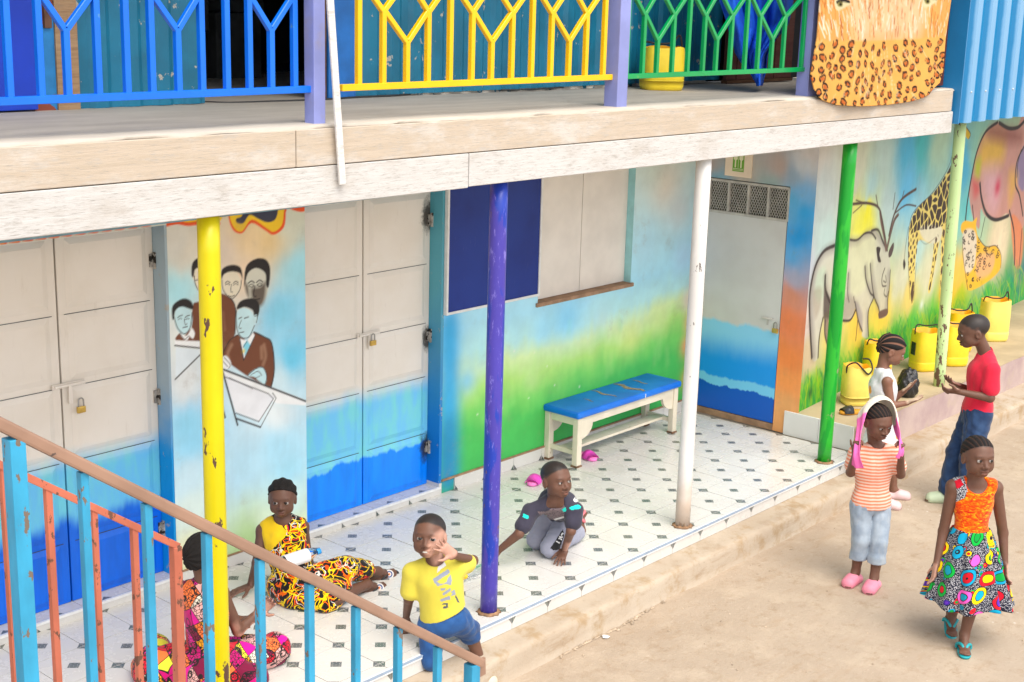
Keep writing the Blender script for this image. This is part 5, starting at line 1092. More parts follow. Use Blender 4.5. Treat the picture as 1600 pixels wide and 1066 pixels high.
# blue cloth on the balcony, hanging behind the green railing
le = [(1122, -150), (1122, -60), (1122, 0), (1140, 45), (1150, 80), (1160, 100), (1168, 112), (1184, 134)]; re_ = [(1240, -150), (1240, -60), (1237, 0), (1230, 38), (1214, 62), (1202, 84), (1197, 112), (1188, 134)]
nu, nv_ = 60, 70; co = []
for i in range(nu):
    s_ = i/(nu-1)
    for j in range(nv_):
        t_ = j/(nv_-1); a = edge(le, t_); b_ = edge(re_, t_); p = a*(1-s_)+b_*s_; w_ = 1-t_*.75
        yy_ = .16+.016*math.sin(s_*41+t_*23+2*math.sin(t_*11))+.035*math.sin(s_*19+t_*4)*(.4+w_)+.03*math.sin(s_*8-t_*7)+.018*math.sin(s_*33+t_*13)-.10*math.sin(s_*math.pi)*(1-w_*.4)
        co.append(at(p[0]+2*math.sin(t_*9+s_*5), p[1], y=yy_))
idx = np.arange(nu*nv_).reshape(nu, nv_); t = NT('blue_cotton'); v = t.coord('World'); t.color(t.mix(t.sramp(t.noise(v, 8, 4), .3, .7), lin(10, 60, 165, .8), lin(20, 90, 205, .8))).set(.7, 0, .3); t.bump(t.noise(v, 40, 4), .3, .01)
o = grid_mesh('hanging_cloth', np.array(co), quad(idx), None, t.mat, None, True); md = o.modifiers.new('thickness', 'SOLIDIFY'); md.thickness = .006
tag(o, 'crumpled blue cloth hanging on the balcony behind the green railing', 'cloth')
# brown boarded door behind it
xa = float(at(1132, 130, y=.72)[0]); M_bd = timber('red_brown_boards', (.13, .05, .04), (.09, .035, .03), (.16, .08, .06))
bdoor = empty('boarded_door', (xa, .72, 2.66), 'red brown boarded door on the balcony behind the blue cloth', 'door')
for k in range(7): MB().box(k*.13+.002, k*.13+.127, -.012-.004*(k % 2), .02, .02, 1.9).obj('plank', M_bd, bdoor, bevel=.002, seg=1)
MB().box(0, .92, -.02, .03, -.005, .018).obj('door_sill', M_dw, bdoor)
# ================================================================== people: bodies grown as one smooth surface
NH = np.array([AX[2][0], AX[2][1], 0]); NH /= np.linalg.norm(NH)          # horizontal view direction
RH_ = np.array([NH[1], -NH[0], 0]); UPV = np.array([0, 0, 1.0])            # horizontal direction to the picture's right
def unit(v): v = np.asarray(v, float); return v/(np.linalg.norm(v)+1e-9)
def facing(az, pitch=0):
    a, p = math.radians(az), math.radians(pitch); h = -NH*math.cos(a)+RH_*math.sin(a); return unit(h*math.cos(p)+UPV*math.sin(p))
def basis(F, roll=0.0, up=UPV):
    F = unit(F); R_ = unit(np.cross(F, up)); U_ = np.cross(R_, F)
    if roll: c, s_ = math.cos(roll), math.sin(roll); R_, U_ = c*R_+s_*U_, -s_*R_+c*U_
    return np.stack([R_, F, U_], 1)                                       # columns: own right, forward, up
class Sdf:
    def __init__(s, vox=.0045): s.ops = []; s.vox = vox; s.lo = np.full(3, 1e9); s.hi = np.full(3, -1e9); s.post = []
    def _grow(s, lo, hi, op):
        if op == 'u': s.lo = np.minimum(s.lo, lo); s.hi = np.maximum(s.hi, hi)
    def cone(s, a, b, ra, rb, k=.02, op='u', side=None, flat=1.0):
        a = np.array(a, float); b = np.array(b, float); m_ = max(ra, rb)*max(1, flat); lo = np.minimum(a, b)-m_; hi = np.maximum(a, b)+m_; s._grow(lo, hi, op)
        sd = None if side is None else unit(side)
        def f(p):
            ba = b-a; w = p-a; t = np.clip((w@ba)/(ba@ba+1e-12), 0, 1); w = w-t[..., None]*ba; r = ra+(rb-ra)*t
            if sd is not None:
                c = w@sd; w = w-c[..., None]*sd*(1-1/flat)
            return np.sqrt((w*w).sum(-1))-r
        s.ops.append((f, lo, hi, k, op)); return s
    def ell(s, c, r, R_=None, k=.02, op='u'):
        c = np.array(c, float); r = np.array(r, float); R_ = np.eye(3) if R_ is None else R_; m_ = np.sqrt((R_**2) @ (r**2)); lo, hi = c-m_, c+m_; s._grow(lo, hi, op)
        def f(p):
            q = (p-c)@R_; k0 = np.sqrt(((q/r)**2).sum(-1)); k1 = np.sqrt(((q/(r*r))**2).sum(-1))+1e-9; return k0*(k0-1)/k1
        s.ops.append((f, lo, hi, k, op)); return s
    def cut(s, p0, n, k=.004):
        """remove everything on the side of the plane that n points to"""
        p0 = np.array(p0, float); n = unit(n); s.ops.append((lambda p: (p-p0)@n, None, None, k, 'i')); return s
    def wrinkle(s, amp, freq, seed=0, dirn=None):
        r = np.random.default_rng(seed); W = r.normal(0, 1, (6, 3)); W /= np.linalg.norm(W, axis=1)[:, None]
        if dirn is not None: W = W-np.outer(W@unit(dirn)*.75, unit(dirn))
        W *= freq*1.25*r.uniform(.6, 1.7, (6, 1)); ph = r.uniform(0, 6, 6)
        s.post.append(lambda p: amp*1.25*sum(1.25-2*np.abs(np.sin(p@W[i]+ph[i]+1.3*np.sin(p@W[(i+1) % 6]*.5))) for i in range(6))/3.0); return s
    def mesh(s):
        pad = .03; lo = s.lo-pad; hi = s.hi+pad; n = np.ceil((hi-lo)/s.vox).astype(int)+1
        ax = [lo[i]+np.arange(n[i])*s.vox for i in range(3)]; D = np.full(n, .08, np.float32)
        def wr():
            for g in s.post:
                P = np.stack(np.meshgrid(*ax, indexing='ij'), -1); near = np.abs(D) < .03; D[near] += g(P[near]).astype(np.float32)
        ops = [q_ for q_ in s.ops if q_[4] != 'i']+[None]+[q_ for q_ in s.ops if q_[4] == 'i']      # folds first, then hems and edges are cut clean
        for q_ in ops:
            if q_ is None: wr(); continue
            f, l, h, k, op = q_
            if l is None: sl = (slice(None),)*3
            else:
                m_ = .035+k; sl = tuple(slice(int(max(0, (l[i]-m_-lo[i])/s.vox)), int(min(n[i], (h[i]+m_-lo[i])/s.vox+2))) for i in range(3))
            P = np.stack(np.meshgrid(ax[0][sl[0]], ax[1][sl[1]], ax[2][sl[2]], indexing='ij'), -1)
            if P.size == 0: continue
            d = f(P).astype(np.float32); o = D[sl]
            if op == 'u': hh_ = np.clip(.5+.5*(o-d)/k, 0, 1); D[sl] = o+(d-o)*hh_-k*hh_*(1-hh_)
            else:
                if op == 's': d = -d
                hh_ = np.clip(.5-.5*(o-d)/k, 0, 1); D[sl] = o+(d-o)*hh_+k*hh_*(1-hh_)
        # keep the surface closed at the grid border
        D[0], D[-1], D[:, 0], D[:, -1], D[:, :, 0], D[:, :, -1] = (np.maximum(q_, .01) for q_ in (D[0], D[-1], D[:, 0], D[:, -1], D[:, :, 0], D[:, :, -1]))
        S = D < 0; c8 = [(i, j, k) for i in (0, 1) for j in (0, 1) for k in (0, 1)]
        cnt = sum(S[i:n[0]-1+i, j:n[1]-1+j, k:n[2]-1+k].astype(np.int8) for i, j, k in c8); act = (cnt > 0) & (cnt < 8)
        I = np.argwhere(act); vid = np.full(act.shape, -1, np.int32); vid[act] = np.arange(len(I))
        acc = np.zeros((len(I), 3)); num = np.zeros(len(I))
        for a_ in c8:
            for d_ in range(3):
                if a_[d_]: continue
                b_ = list(a_); b_[d_] = 1; va = D[tuple((I+a_).T)]; vb = D[tuple((I+b_).T)]; cr = (va < 0) != (vb < 0)
                t = np.where(cr, va/(va-vb+1e-12), 0); pt = np.tile(np.array(a_, float), (len(I), 1)); pt[:, d_] += t
                acc[cr] += pt[cr]; num[cr] += 1
        V = lo+(I+acc/np.maximum(num, 1)[:, None])*s.vox; F_ = []
        for d_ in range(3):
            e1, e2 = (d_+1) % 3, (d_+2) % 3; sa = [slice(0, n[i]-(1 if i == d_ else 0)) for i in range(3)]; sb = list(sa); sb[d_] = slice(1, n[d_])
            A_, B_ = S[tuple(sa)], S[tuple(sb)]
            for sgn, mask in ((1, A_ & ~B_), (-1, ~A_ & B_)):
                E = np.argwhere(mask); E = E[(E[:, e1] > 0) & (E[:, e2] > 0) & (E[:, e1] < n[e1]-1) & (E[:, e2] < n[e2]-1)]
                if not len(E): continue
                o1 = np.zeros(3, int); o1[e1] = 1; o2 = np.zeros(3, int); o2[e2] = 1
                q = [vid[tuple((E-x).T)] for x in (0*o1, o1, o1+o2, o2)]; q = np.stack(q if sgn > 0 else q[::-1], -1); F_.append(q)
        F_ = np.concatenate(F_); F_ = F_[(F_ >= 0).all(1)]
        return V, F_
def nrmls(V, F_):
    n = np.cross(V[F_[:, 2]]-V[F_[:, 0]], V[F_[:, 3]]-V[F_[:, 1]]); N_ = np.zeros_like(V)
    for i in range(4): np.add.at(N_, F_[:, i], n)
    return N_/(np.linalg.norm(N_, axis=1)[:, None]+1e-12)

def skin_mat():
    t = NT('skin'); a = t.n('ShaderNodeAttribute'); a.attribute_name = 'Col'; v = t.coord('Object')
    c = t.mix(1.0, a.outputs['Color'], t.mix(t.noise(v, 40, 4), (.88,)*3, (1.12,)*3), 'MULTIPLY'); t.color(c).set(.52, 0, .4)
    t.b.inputs['Subsurface Weight'].default_value = .08; t.b.inputs['Subsurface Radius'].default_value = (.5, .2, .1); t.b.inputs['Subsurface Scale'].default_value = .01
    t.bump(t.noise(v, 220, 3), .06, .002); return t.mat
M_skin = skin_mat()
def hair_mat():
    t = NT('hair'); a = t.n('ShaderNodeAttribute'); a.attribute_name = 'Col'; v = t.coord('Object'); t.color(a.outputs['Color']).set(.75, 0, .25); t.bump(t.noise(v, 420, 3, .7), .8, .004); return t.mat
M_hair = hair_mat()
M_eyew = plastic('eye_white', (.34, .31, .29), .3); M_iris = plastic('dark_iris', (.012, .008, .006), .15)
def cloth_mat(name, col, rough=.85, var=.12, scale=6, weave=500, bump=.25, fn=None, sheen=.15):
    t = NT(name); v = t.coord('Object'); c = fn(t) if fn else t.mix(t.sramp(t.noise(v, scale, 5), .3, .7), np.array(col)*(1-var), np.minimum(np.array(col)*(1+var), .93))
    t.color(c).set(rough, 0, .2); t.b.inputs['Sheen Weight'].default_value = sheen; t.bump(t.math('ADD', t.math('MULTIPLY', t.noise(v, weave, 2), .25), t.noise(t.coord('Object', (1, 1, .6)), 28, 3)), bump, .006); return t.mat

class Person:
    def __init__(s, label, skin, root, sc=1.0, group='children at the school'):
        s.root = np.array(root, float); s.sc = sc; s.skin = np.array(skin); s.body = None; s.J = {}; s.paint = []; s.label = label; s.group = group; s.b = Sdf(.005); s.later = []; s.stub = None
    def p(s, px, py, o=0.0):
        """joint seen at a pixel, o metres behind the upright plane through the figure's root"""
        v = ray(px, py); t = ((s.root-CAM)@NH+o)/(v@NH); return CAM+t*v
    def neckline(s, hc, F, hs=1.0, drop=.128, back=.018):
        s.J['neck'] = hc-UPV*drop*hs-unit(np.array([F[0], F[1], 0]))*back; s.root = s.J['neck']; return s.J['neck']
    def torso(s, S, pelvis, neck, shR, shL, F, infl=0.0, k=.035, wide=1.0):
        sc = s.sc; sp = unit(neck-pelvis); R_ = unit(np.cross(F, sp)); F2 = np.cross(sp, R_); B = np.stack([R_, F2, sp], 1); L = np.linalg.norm(neck-pelvis); ch = pelvis+sp*L*.66
        S.ell(pelvis, np.array([.098*wide, .078, .085])*sc+infl, B, k); S.cone(pelvis, ch, .062*sc+infl, .072*sc+infl, k, side=R_, flat=1.28*wide)
        S.ell(ch, np.array([.104*wide, .080, .105])*sc+infl, B, k); up_ = neck-sp*.015*sc
        for q in (shR, shL): S.cone(up_, q, .036*sc+infl, .036*sc+infl, .03)
        return B, ch
    def head(s, c, F, hs=1.0, roll=0.0, gaze=None, mouth=0.0, neck=None, lid=.8):
        B = basis(F, roll); S = s.b; q = lambda x, y, z: c+B@(np.array([x, y, z])*hs); e = lambda x, y, z, r, k=.02, op='u': S.ell(q(x, y, z), np.array(r)*hs, B, k*hs, op)
        e(0, -.010, .032, (.074, .093, .074), .02); e(0, .026, -.020, (.061, .058, .070), .035); e(0, .056, -.075, (.026, .021, .016), .022)
        for sx in (1, -1): e(sx*.034, .048, -.034, (.027, .025, .028), .02); e(sx*.048, .018, -.052, (.014, .03, .02), .02)
        e(0, .074, .020, (.046, .012, .012), .014)
        for sx in (1, -1): e(sx*.030, .090, -.001, (.017, .015, .0105), .010, 's')
        S.cone(q(0, .082, .0), q(0, .096, -.028), .0065*hs, .0105*hs, .010*hs)
        for sx in (1, -1): S.ell(q(sx*.0125, .087, -.033), np.array([.0095, .010, .0075])*hs, B, .006*hs)
        e(0, .081, -.0545, (.023, .0125, .0062), .005); e(0, .0795, -.0675, (.020, .0125, .0075), .005); S.ell(q(0, .092, -.061-.002*mouth), np.array([.020, .006, .0022+.004*mouth])*hs, B, .002*hs, 's')
        for sx in (1, -1):
            e(sx*.073, -.010, -.010, (.010, .019, .029), .008); S.ell(q(sx*.084, -.006, -.008), np.array([.007, .010, .016])*hs, B, .004*hs, 's')
            # lids
            ec = q(sx*.0300, .0722, -.001); S.ops.append(S_lid(ec, .0162*hs, B, .0050*hs*lid, 1)); S.ops.append(S_lid(ec, .0158*hs, B, -.0052*hs*lid, -1))
        nb = neck if neck is not None else s.J['neck']; S.cone(q(0, -.028, -.055), nb, .036*hs, .043*s.sc, .025)
        s.hd = (c, B, hs, gaze if gaze is not None else F)
        sk = s.skin
        s.paint += [(q(0, .090, -.055), .016*hs, sk*np.array([.80, .62, .62]), B, (1.5, 1, .42)), (q(0, .089, -.068), .016*hs, np.minimum(sk*np.array([1.25, 1.0, 1.02]), .6), B, (1.25, 1, .5))]
        for sx in (1, -1): s.paint.append((q(sx*.031, .080, .0215), .0095*hs, sk*.42, B, (2.2, 1.6, .36))); s.paint.append((q(sx*.030, .084, -.001), .016*hs, sk*.78, B, (1.2, 1, .8)))
        return q
    def arm(s, sh, el, wr, S=None, infl=0.0, sleeve=None, r=(.035, .028, .0285, .0185)):
        S = S or s.b; a, b, c_, d = (x*s.sc+infl for x in r)
        if sleeve is None: S.cone(sh, el, a, b, .02); S.cone(el, wr, c_, d, .012)
        else:
            if sleeve <= 1: S.cone(sh, sh+(el-sh)*sleeve, a+.002, a+.006, .016); S.cut(sh+(el-sh)*sleeve, el-sh) if False else None
            else: S.cone(sh, el, a, b, .02); S.cone(el, el+(wr-el)*(sleeve-1), c_, d, .015)
    def hand(s, W, D, N_, right=True, curl=(.25, .35), spread=.12, hs=1.0, thumb=.8):
        D = unit(D); N_ = unit(N_-D*(N_@D)); Sd = np.cross(D, N_) if right else np.cross(N_, D); k = s.sc*hs; S = s.b
        S.cone(W, W+D*.066*k, .0125*k, .0125*k, .010, side=Sd, flat=2.25)
        for i, (o, L, r_) in enumerate(((.0225, .050, .0070), (.0075, .056, .0072), (-.0075, .052, .0070), (-.0215, .041, .0062))):
            a = W+(D*.068+Sd*o)*k; sp = unit(D+Sd*o/.02*spread); c1, c2 = curl[0]*(1+.12*i), curl[1]*(1+.1*i)
            d1 = unit(sp*math.cos(c1)+N_*math.sin(c1)); b_ = a+d1*L*.52*k; d2 = unit(sp*math.cos(c1+c2)+N_*math.sin(c1+c2)); S.cone(a-d1*.012*k, b_, r_*k, r_*.93*k, .004); S.cone(b_, b_+d2*L*.48*k, r_*.93*k, r_*.78*k, .003)
        a = W+(D*.018+Sd*.020+N_*.004)*k; d1 = unit(D*.62+Sd*thumb+N_*.25); b_ = a+d1*.036*k; S.cone(a, b_, .0105*k, .0078*k, .008); S.cone(b_, b_+unit(D*.85+Sd*thumb*.6+N_*.2)*.024*k, .0078*k, .0062*k, .003)
        s.later.append((W, D, N_, k))
    def leg(s, hip, kn, an, S=None, infl=0.0, upto=2.0, r=(.060, .042, .043, .026), lk=(.03, .02)):
        S = S or s.b; a, b, c_, d = (x*s.sc+infl for x in r)
        if upto >= 1:
            S.cone(hip, kn, a, b, lk[0])
            if upto > 1: e_ = kn+(an-kn)*(upto-1); S.cone(kn, e_, c_, c_+(d-c_)*(upto-1) if infl < .01 else c_*.92, lk[1])
        else: S.cone(hip, hip+(kn-hip)*upto, a, b, .03)
    def foot(s, an, D, up=UPV, L=.175):
        D = unit(D); up = unit(up-D*(up@D)); sd = np.cross(D, up); S = s.b; k = s.sc; base = an-up*.030*k
        S.ell(base-D*.022*k-up*.012*k, np.array([.026, .030, .028])*k, np.stack([sd, D, up], 1), .02); S.cone(an, base+D*.05*k-up*.006*k, .025*k, .020*k, .02); S.cone(base+D*.01*k-up*.018*k, base+D*.105*k-up*.026*k, .018*k, .0125*k, .015, side=sd, flat=2.0)
        for i in range(5): o = (-.022+i*.0115)*k; S.cone(base+D*.10*k-up*.027*k+sd*o, base+D*(.128-.004*abs(i-1.5)**1.5)*k-up*.030*k+sd*o*1.1, .009*k, .0075*k, .004)
        return base-up*.040*k, D, up, sd
    def finish(s):
        V, F_ = s.b.mesh(); col = np.tile(s.skin, (len(V), 1)); n3 = vnoise(V[:, 0]*7+V[:, 1]*5+40, V[:, 2]*7+40, 3, 77); col *= (.9+.2*n3)[:, None]
        for c, r, k, B, st in s.paint:
            q = (V-c)@B/np.array(st); a = np.clip(1.25-np.sqrt((q**2).sum(1))/r, 0, 1); a = a*a*(3-2*a); col += a[:, None]*(k-col)
        for W, D, N_, k in s.later:
            w = V-W; d = np.linalg.norm(w, axis=1); nr = nrmls(V, F_); a = np.clip((nr@N_-.05)*2.5, 0, 1)*np.clip((.15*k-d)*40, 0, 1)*np.clip((w@D+.01)*60, 0, 1); col += a[:, None]*(np.minimum(s.skin*np.array([3.2, 3.4, 3.6])+.06, .55)-col)
        c, B, hs, gz = s.hd
        if s.stub is not None:      # close-cropped hair grows out of the scalp
            off, hc, soft = s.stub; l = (V-c)@B/hs; h = l[:, 2]*.811-l[:, 1]*.584-off*.811+(vnoise(V[:, 0]*60+9, V[:, 1]*60+V[:, 2]*60+9, 1.5, 5)-.5)*.010
            a = np.clip((h+soft*.5)/soft, 0, 1); a = a*a*(3-2*a)*np.clip((.0755-np.abs(l[:, 0]))*400, 0, 1)*(np.linalg.norm(l, axis=1) < .15)*np.clip((l[:, 2]+.058)*60, 0, 1); col += a[:, None]*(np.array(hc)-col)
        o = grid_mesh('person', V, F_, col, M_skin, None, True); s.body = o; tag(o, s.label, 'person', None)
        for sx in (1, -1):
            ec = c+B@(np.array([sx*.0300, .0722, -.001])*hs); g = unit(gz); mb = MB(); r = .0146*hs; X_ = unit(np.cross(g, B[:, 2])); Y_ = np.cross(X_, g); n = 12; th = [0, .3, .52, .68, .95, 1.4]
            vs = [ec+r*(math.cos(t)*g+math.sin(t)*(math.cos(2*math.pi*k/n)*X_+math.sin(2*math.pi*k/n)*Y_)) for t in th for k in range(n)]
            for i in range(len(th)-1): mb.add(vs[i*n:(i+2)*n], [(k, (k+1) % n, n+(k+1) % n, n+k) for k in range(n)], 1 if i < 3 else 0)
            mb.obj('eye', [M_eyew, M_iris], o, True)
        return o
    def cloth(s, name, S, mat, colfn=None, smooth=True, facefn=None):
        V, F_ = S.mesh(); o = grid_mesh(name, V, F_, colfn(V) if colfn else None, mat, s.body, smooth)
        if facefn: o.data.polygons.foreach_set('material_index', facefn(V[F_].mean(1), nrmls(V, F_)[F_[:, 0]]).astype(np.int32))
        return o
    def hair(s, thick=.004, rows=0, tilt=(.584, .811), off=.018, col=(.012, .010, .010), scalp=None, axis='y', amp=.0022, curve=0.0, name='hair', low=-.055):
        c, B, hs, gz = s.hd; S = Sdf(.004); q = lambda x, y, z: c+B@(np.array([x, y, z])*hs); r = np.array([.074, .093, .074])*hs+thick
        S.ell(q(0, -.010, .032), r, B, .01); S.ell(q(0, -.045, -.005), np.array([.060, .052, .055])*hs+thick, B, .03)
        S.cut(q(0, 0, off), B@np.array([0, tilt[0], -tilt[1]]), .004); S.cut(q(0, 0, low), -B[:, 2], .01)
        for sx in (1, -1): S.ell(q(sx*.078, .002, -.012), np.array([.020, .026, .034])*hs, B, .006, 's')
        ph = lambda p: (lambda l: rows*np.arctan2(l[..., 0]+curve*l[..., 1], l[..., 2]-.005*hs) if axis == 'y' else rows*np.arctan2(l[..., 1]+.0, l[..., 2]+.02*hs)+curve*l[..., 0]*30)((p-c)@B)
        if rows: S.post.append(lambda p: -amp*np.cos(ph(p)))
        def cf(V):
            k = np.tile(np.array(col, float), (len(V), 1))
            if rows and scalp is not None: a = .8*np.clip(-np.cos(ph(V))*1.6-.75, 0, 1)[:, None]; k += a*(np.array(scalp)-k)
            return k
        return s.cloth(name, S, M_hair, cf)
def S_lid(ec, r, B, z0, sg):
    def f(p):
        q = (p-ec)@B; d = np.sqrt((q*q).sum(-1))-r; return np.maximum(d, (z0-q[..., 2])*sg)
    return (f, ec-r, ec+r, .0015, 'u')
def sole(parent, base, D, up, sd, mat, L=.19, w=.036, th=.014, name='sandal', back=.045):
    """flat sandal sole under a foot; base is the ground point below the ankle"""
    n = 28; mb = MB(); rows = []
    for z, g in ((-th, .97), (-th*.3, 1.03), (0, 1.0)):
        for k in range(n):
            a = 2*math.pi*k/n; y = math.cos(a)*L/2; ww = w*(1+.18*math.sin(y/L*2.4)); rows.append(base+D*(y*g+L/2-back)+sd*math.copysign(abs(math.sin(a))**.8, math.sin(a))*ww*g+up*z)
    fs = [(i*n+k, i*n+(k+1) % n, (i+1)*n+(k+1) % n, (i+1)*n+k) for i in range(2) for k in range(n)]+[tuple(range(n-1, -1, -1)), tuple(2*n+k for k in range(n))]
    mb.add(rows, fs); return mb.obj(name, mat, parent, True)
def thong(parent, base, D, up, sd, mat, k=1.0, name='strap', r=.006, wide=False):
    mb = MB(); p = base+D*.088*k+up*.006
    for sx in (-1, 1): mb.tube(spline([p, base+D*.060*k+sd*sx*.016*k+up*.036*k, base+D*.020*k+sd*sx*.036*k+up*.022*k, base+D*.012*k+sd*sx*.038*k-up*.004], 5), r*(1.5 if wide else 1), 8)
    return mb.obj(name, mat, parent, True)
def clog(P, an, D, up=UPV, mat=None, solem=None, name='clog', k=None):
    k = k or P.sc; D = unit(D); up = unit(up-D*(up@D)); sd = np.cross(D, up); base = an-up*.030*k; S = Sdf(.004)
    S.cone(base-D*.02*k-up*.02*k, base+D*.10*k-up*.022*k, .034*k, .032*k, .02, side=sd, flat=1.28); S.cone(base+D*.04*k+up*.0*k, base+D*.09*k-up*.010*k, .032*k, .028*k, .02, side=sd, flat=1.25)
    S.ell(an+up*.03*k-D*.0*k, np.array([.040, .062, .046])*k, np.stack([sd, D, up], 1), .008, 's'); S.cut(base-up*.047*k, -up, .006)
    return P.cloth(name, S, mat)

def seen(V):
    q = (V-CAM)@AX.T; return np.stack([800+FPX*q[:, 0]/q[:, 2], 533-FPX*q[:, 1]/q[:, 2]], -1)
def inpoly(q, poly):
    x, y = q[:, 0], q[:, 1]; ins = np.zeros(len(q), bool); L = len(poly)
    for i in range(L):
        (x0, y0), (x1, y1) = poly[i], poly[(i+1) % L]
        if y0 != y1: ins ^= ((y0 > y) != (y1 > y)) & (x < (x1-x0)*(y-y0)/(y1-y0)+x0)
    return ins
def front(N_): return (N_@(-AX[2])) > .05
SK = np.array([.145, .068, .044])
# ------------------------------------------------------------------ fabrics
def f_rings(t):     # wax print: white specks on navy with bright concentric rings
    uv = t.n('ShaderNodeUVMap').outputs[0]
    sp = t.n('ShaderNodeTexVoronoi'); sp.inputs['Scale'].default_value = 200; t.l(uv, sp.inputs['Vector'])
    base = t.mix(t.sramp(sp.outputs['Distance'], .44, .36), (.012, .013, .03), (.50, .50, .53))
    for sc_, off, rnd in ((19.0, 3.7, .95), (8.7, 0.0, .32)):
        mp = t.n('ShaderNodeMapping'); mp.inputs['Location'].default_value = (off, off*.7, 0); t.l(uv, mp.inputs[0])
        nz = t.n('ShaderNodeTexNoise'); nz.inputs['Scale'].default_value = 14; t.l(mp.outputs[0], nz.inputs['Vector'])
        wv = t.n('ShaderNodeMix'); wv.data_type = 'RGBA'; wv.blend_type = 'LINEAR_LIGHT'; wv.inputs[0].default_value = .010; t.l(mp.outputs[0], wv.inputs[6]); t.l(nz.outputs['Color'], wv.inputs[7])
        vo = t.n('ShaderNodeTexVoronoi'); vo.inputs['Scale'].default_value = sc_; vo.inputs['Randomness'].default_value = rnd; t.l(wv.outputs[2], vo.inputs['Vector'])
        d = vo.outputs['Distance']; s3 = t.n('ShaderNodeSeparateColor'); t.l(vo.outputs['Color'], s3.inputs[0])
        c1 = t.ramp(s3.outputs[0], [(0, lin(0, 170, 60)), (.26, lin(250, 205, 0)), (.5, lin(0, 150, 190)), (.68, lin(205, 15, 40)), (.84, lin(60, 30, 150)), (.94, lin(240, 90, 190))], 'CONSTANT')
        c2 = t.ramp(s3.outputs[1], [(0, lin(0, 160, 190)), (.3, lin(210, 15, 35)), (.5, lin(0, 150, 60)), (.68, lin(250, 200, 0)), (.82, lin(90, 40, 170))], 'CONSTANT')
        k = 1.0 if sc_ < 12 else .75
        base = t.mix(t.sramp(d, .44*k, .43*k), base, (.010, .010, .016)); base = t.mix(t.sramp(d, .41*k, .40*k), base, c1); base = t.mix(t.sramp(d, .29*k, .28*k), base, (.010, .010, .014)); base = t.mix(t.sramp(d, .26*k, .25*k), base, c2); base = t.mix(t.sramp(d, .12*k, .11*k), base, (.010, .010, .014))
        if sc_ < 12: first = (base, None)
    return base
def f_fire(t):
    v = t.coord('Object', (1, 1, 2.2)); n = t.noise(v, 34, 5, .6, 1.2); return t.ramp(n, [(.30, lin(200, 24, 0)), (.45, lin(238, 66, 0)), (.57, lin(248, 120, 0)), (.68, lin(252, 190, 20))])
def f_streak(t):    # black ground with yellow, red, orange and white flying strokes
    v = t.coord('Object'); nz = t.n('ShaderNodeTexNoise'); nz.inputs['Scale'].default_value = 9; nz.inputs['Detail'].default_value = 2; t.l(v, nz.inputs['Vector'])
    def warp(k, off):
        mp = t.n('ShaderNodeMapping'); mp.inputs['Location'].default_value = (off, off*.6, off*1.3); t.l(v, mp.inputs[0]); w = t.n('ShaderNodeMix'); w.data_type = 'RGBA'; w.blend_type = 'LINEAR_LIGHT'; w.inputs[0].default_value = k; t.l(mp.outputs[0], w.inputs[6]); t.l(nz.outputs['Color'], w.inputs[7]); return w.outputs[2]
    b = (.010, .009, .010)
    blob = t.noise(warp(.03, 2.0), 13, 2, .5, 1.5); c = t.mix(t.sramp(blob, .60, .615), b, lin(190, 12, 40)); c = t.mix(t.sramp(t.noise(warp(.03, 7.0), 13, 2, .5, 1.5), .64, .655), c, lin(238, 80, 10))
    for off, sc_, th, col in ((9.0, 15, .035, lin(238, 100, 0)), (3.0, 11, .018, (.75, .73, .68)), (0.0, 14, .034, lin(250, 212, 0)), (5.0, 12, .030, lin(248, 205, 0))):
        vo = t.n('ShaderNodeTexVoronoi'); vo.feature = 'DISTANCE_TO_EDGE'; vo.inputs['Scale'].default_value = sc_; t.l(warp(.10, off), vo.inputs['Vector']); g = t.sramp(t.noise(warp(.0, off+1), 9, 1), .43, .47); c = t.mix(t.math('MULTIPLY', t.sramp(vo.outputs['Distance'], th*1.25, th), g), c, col)
    return c
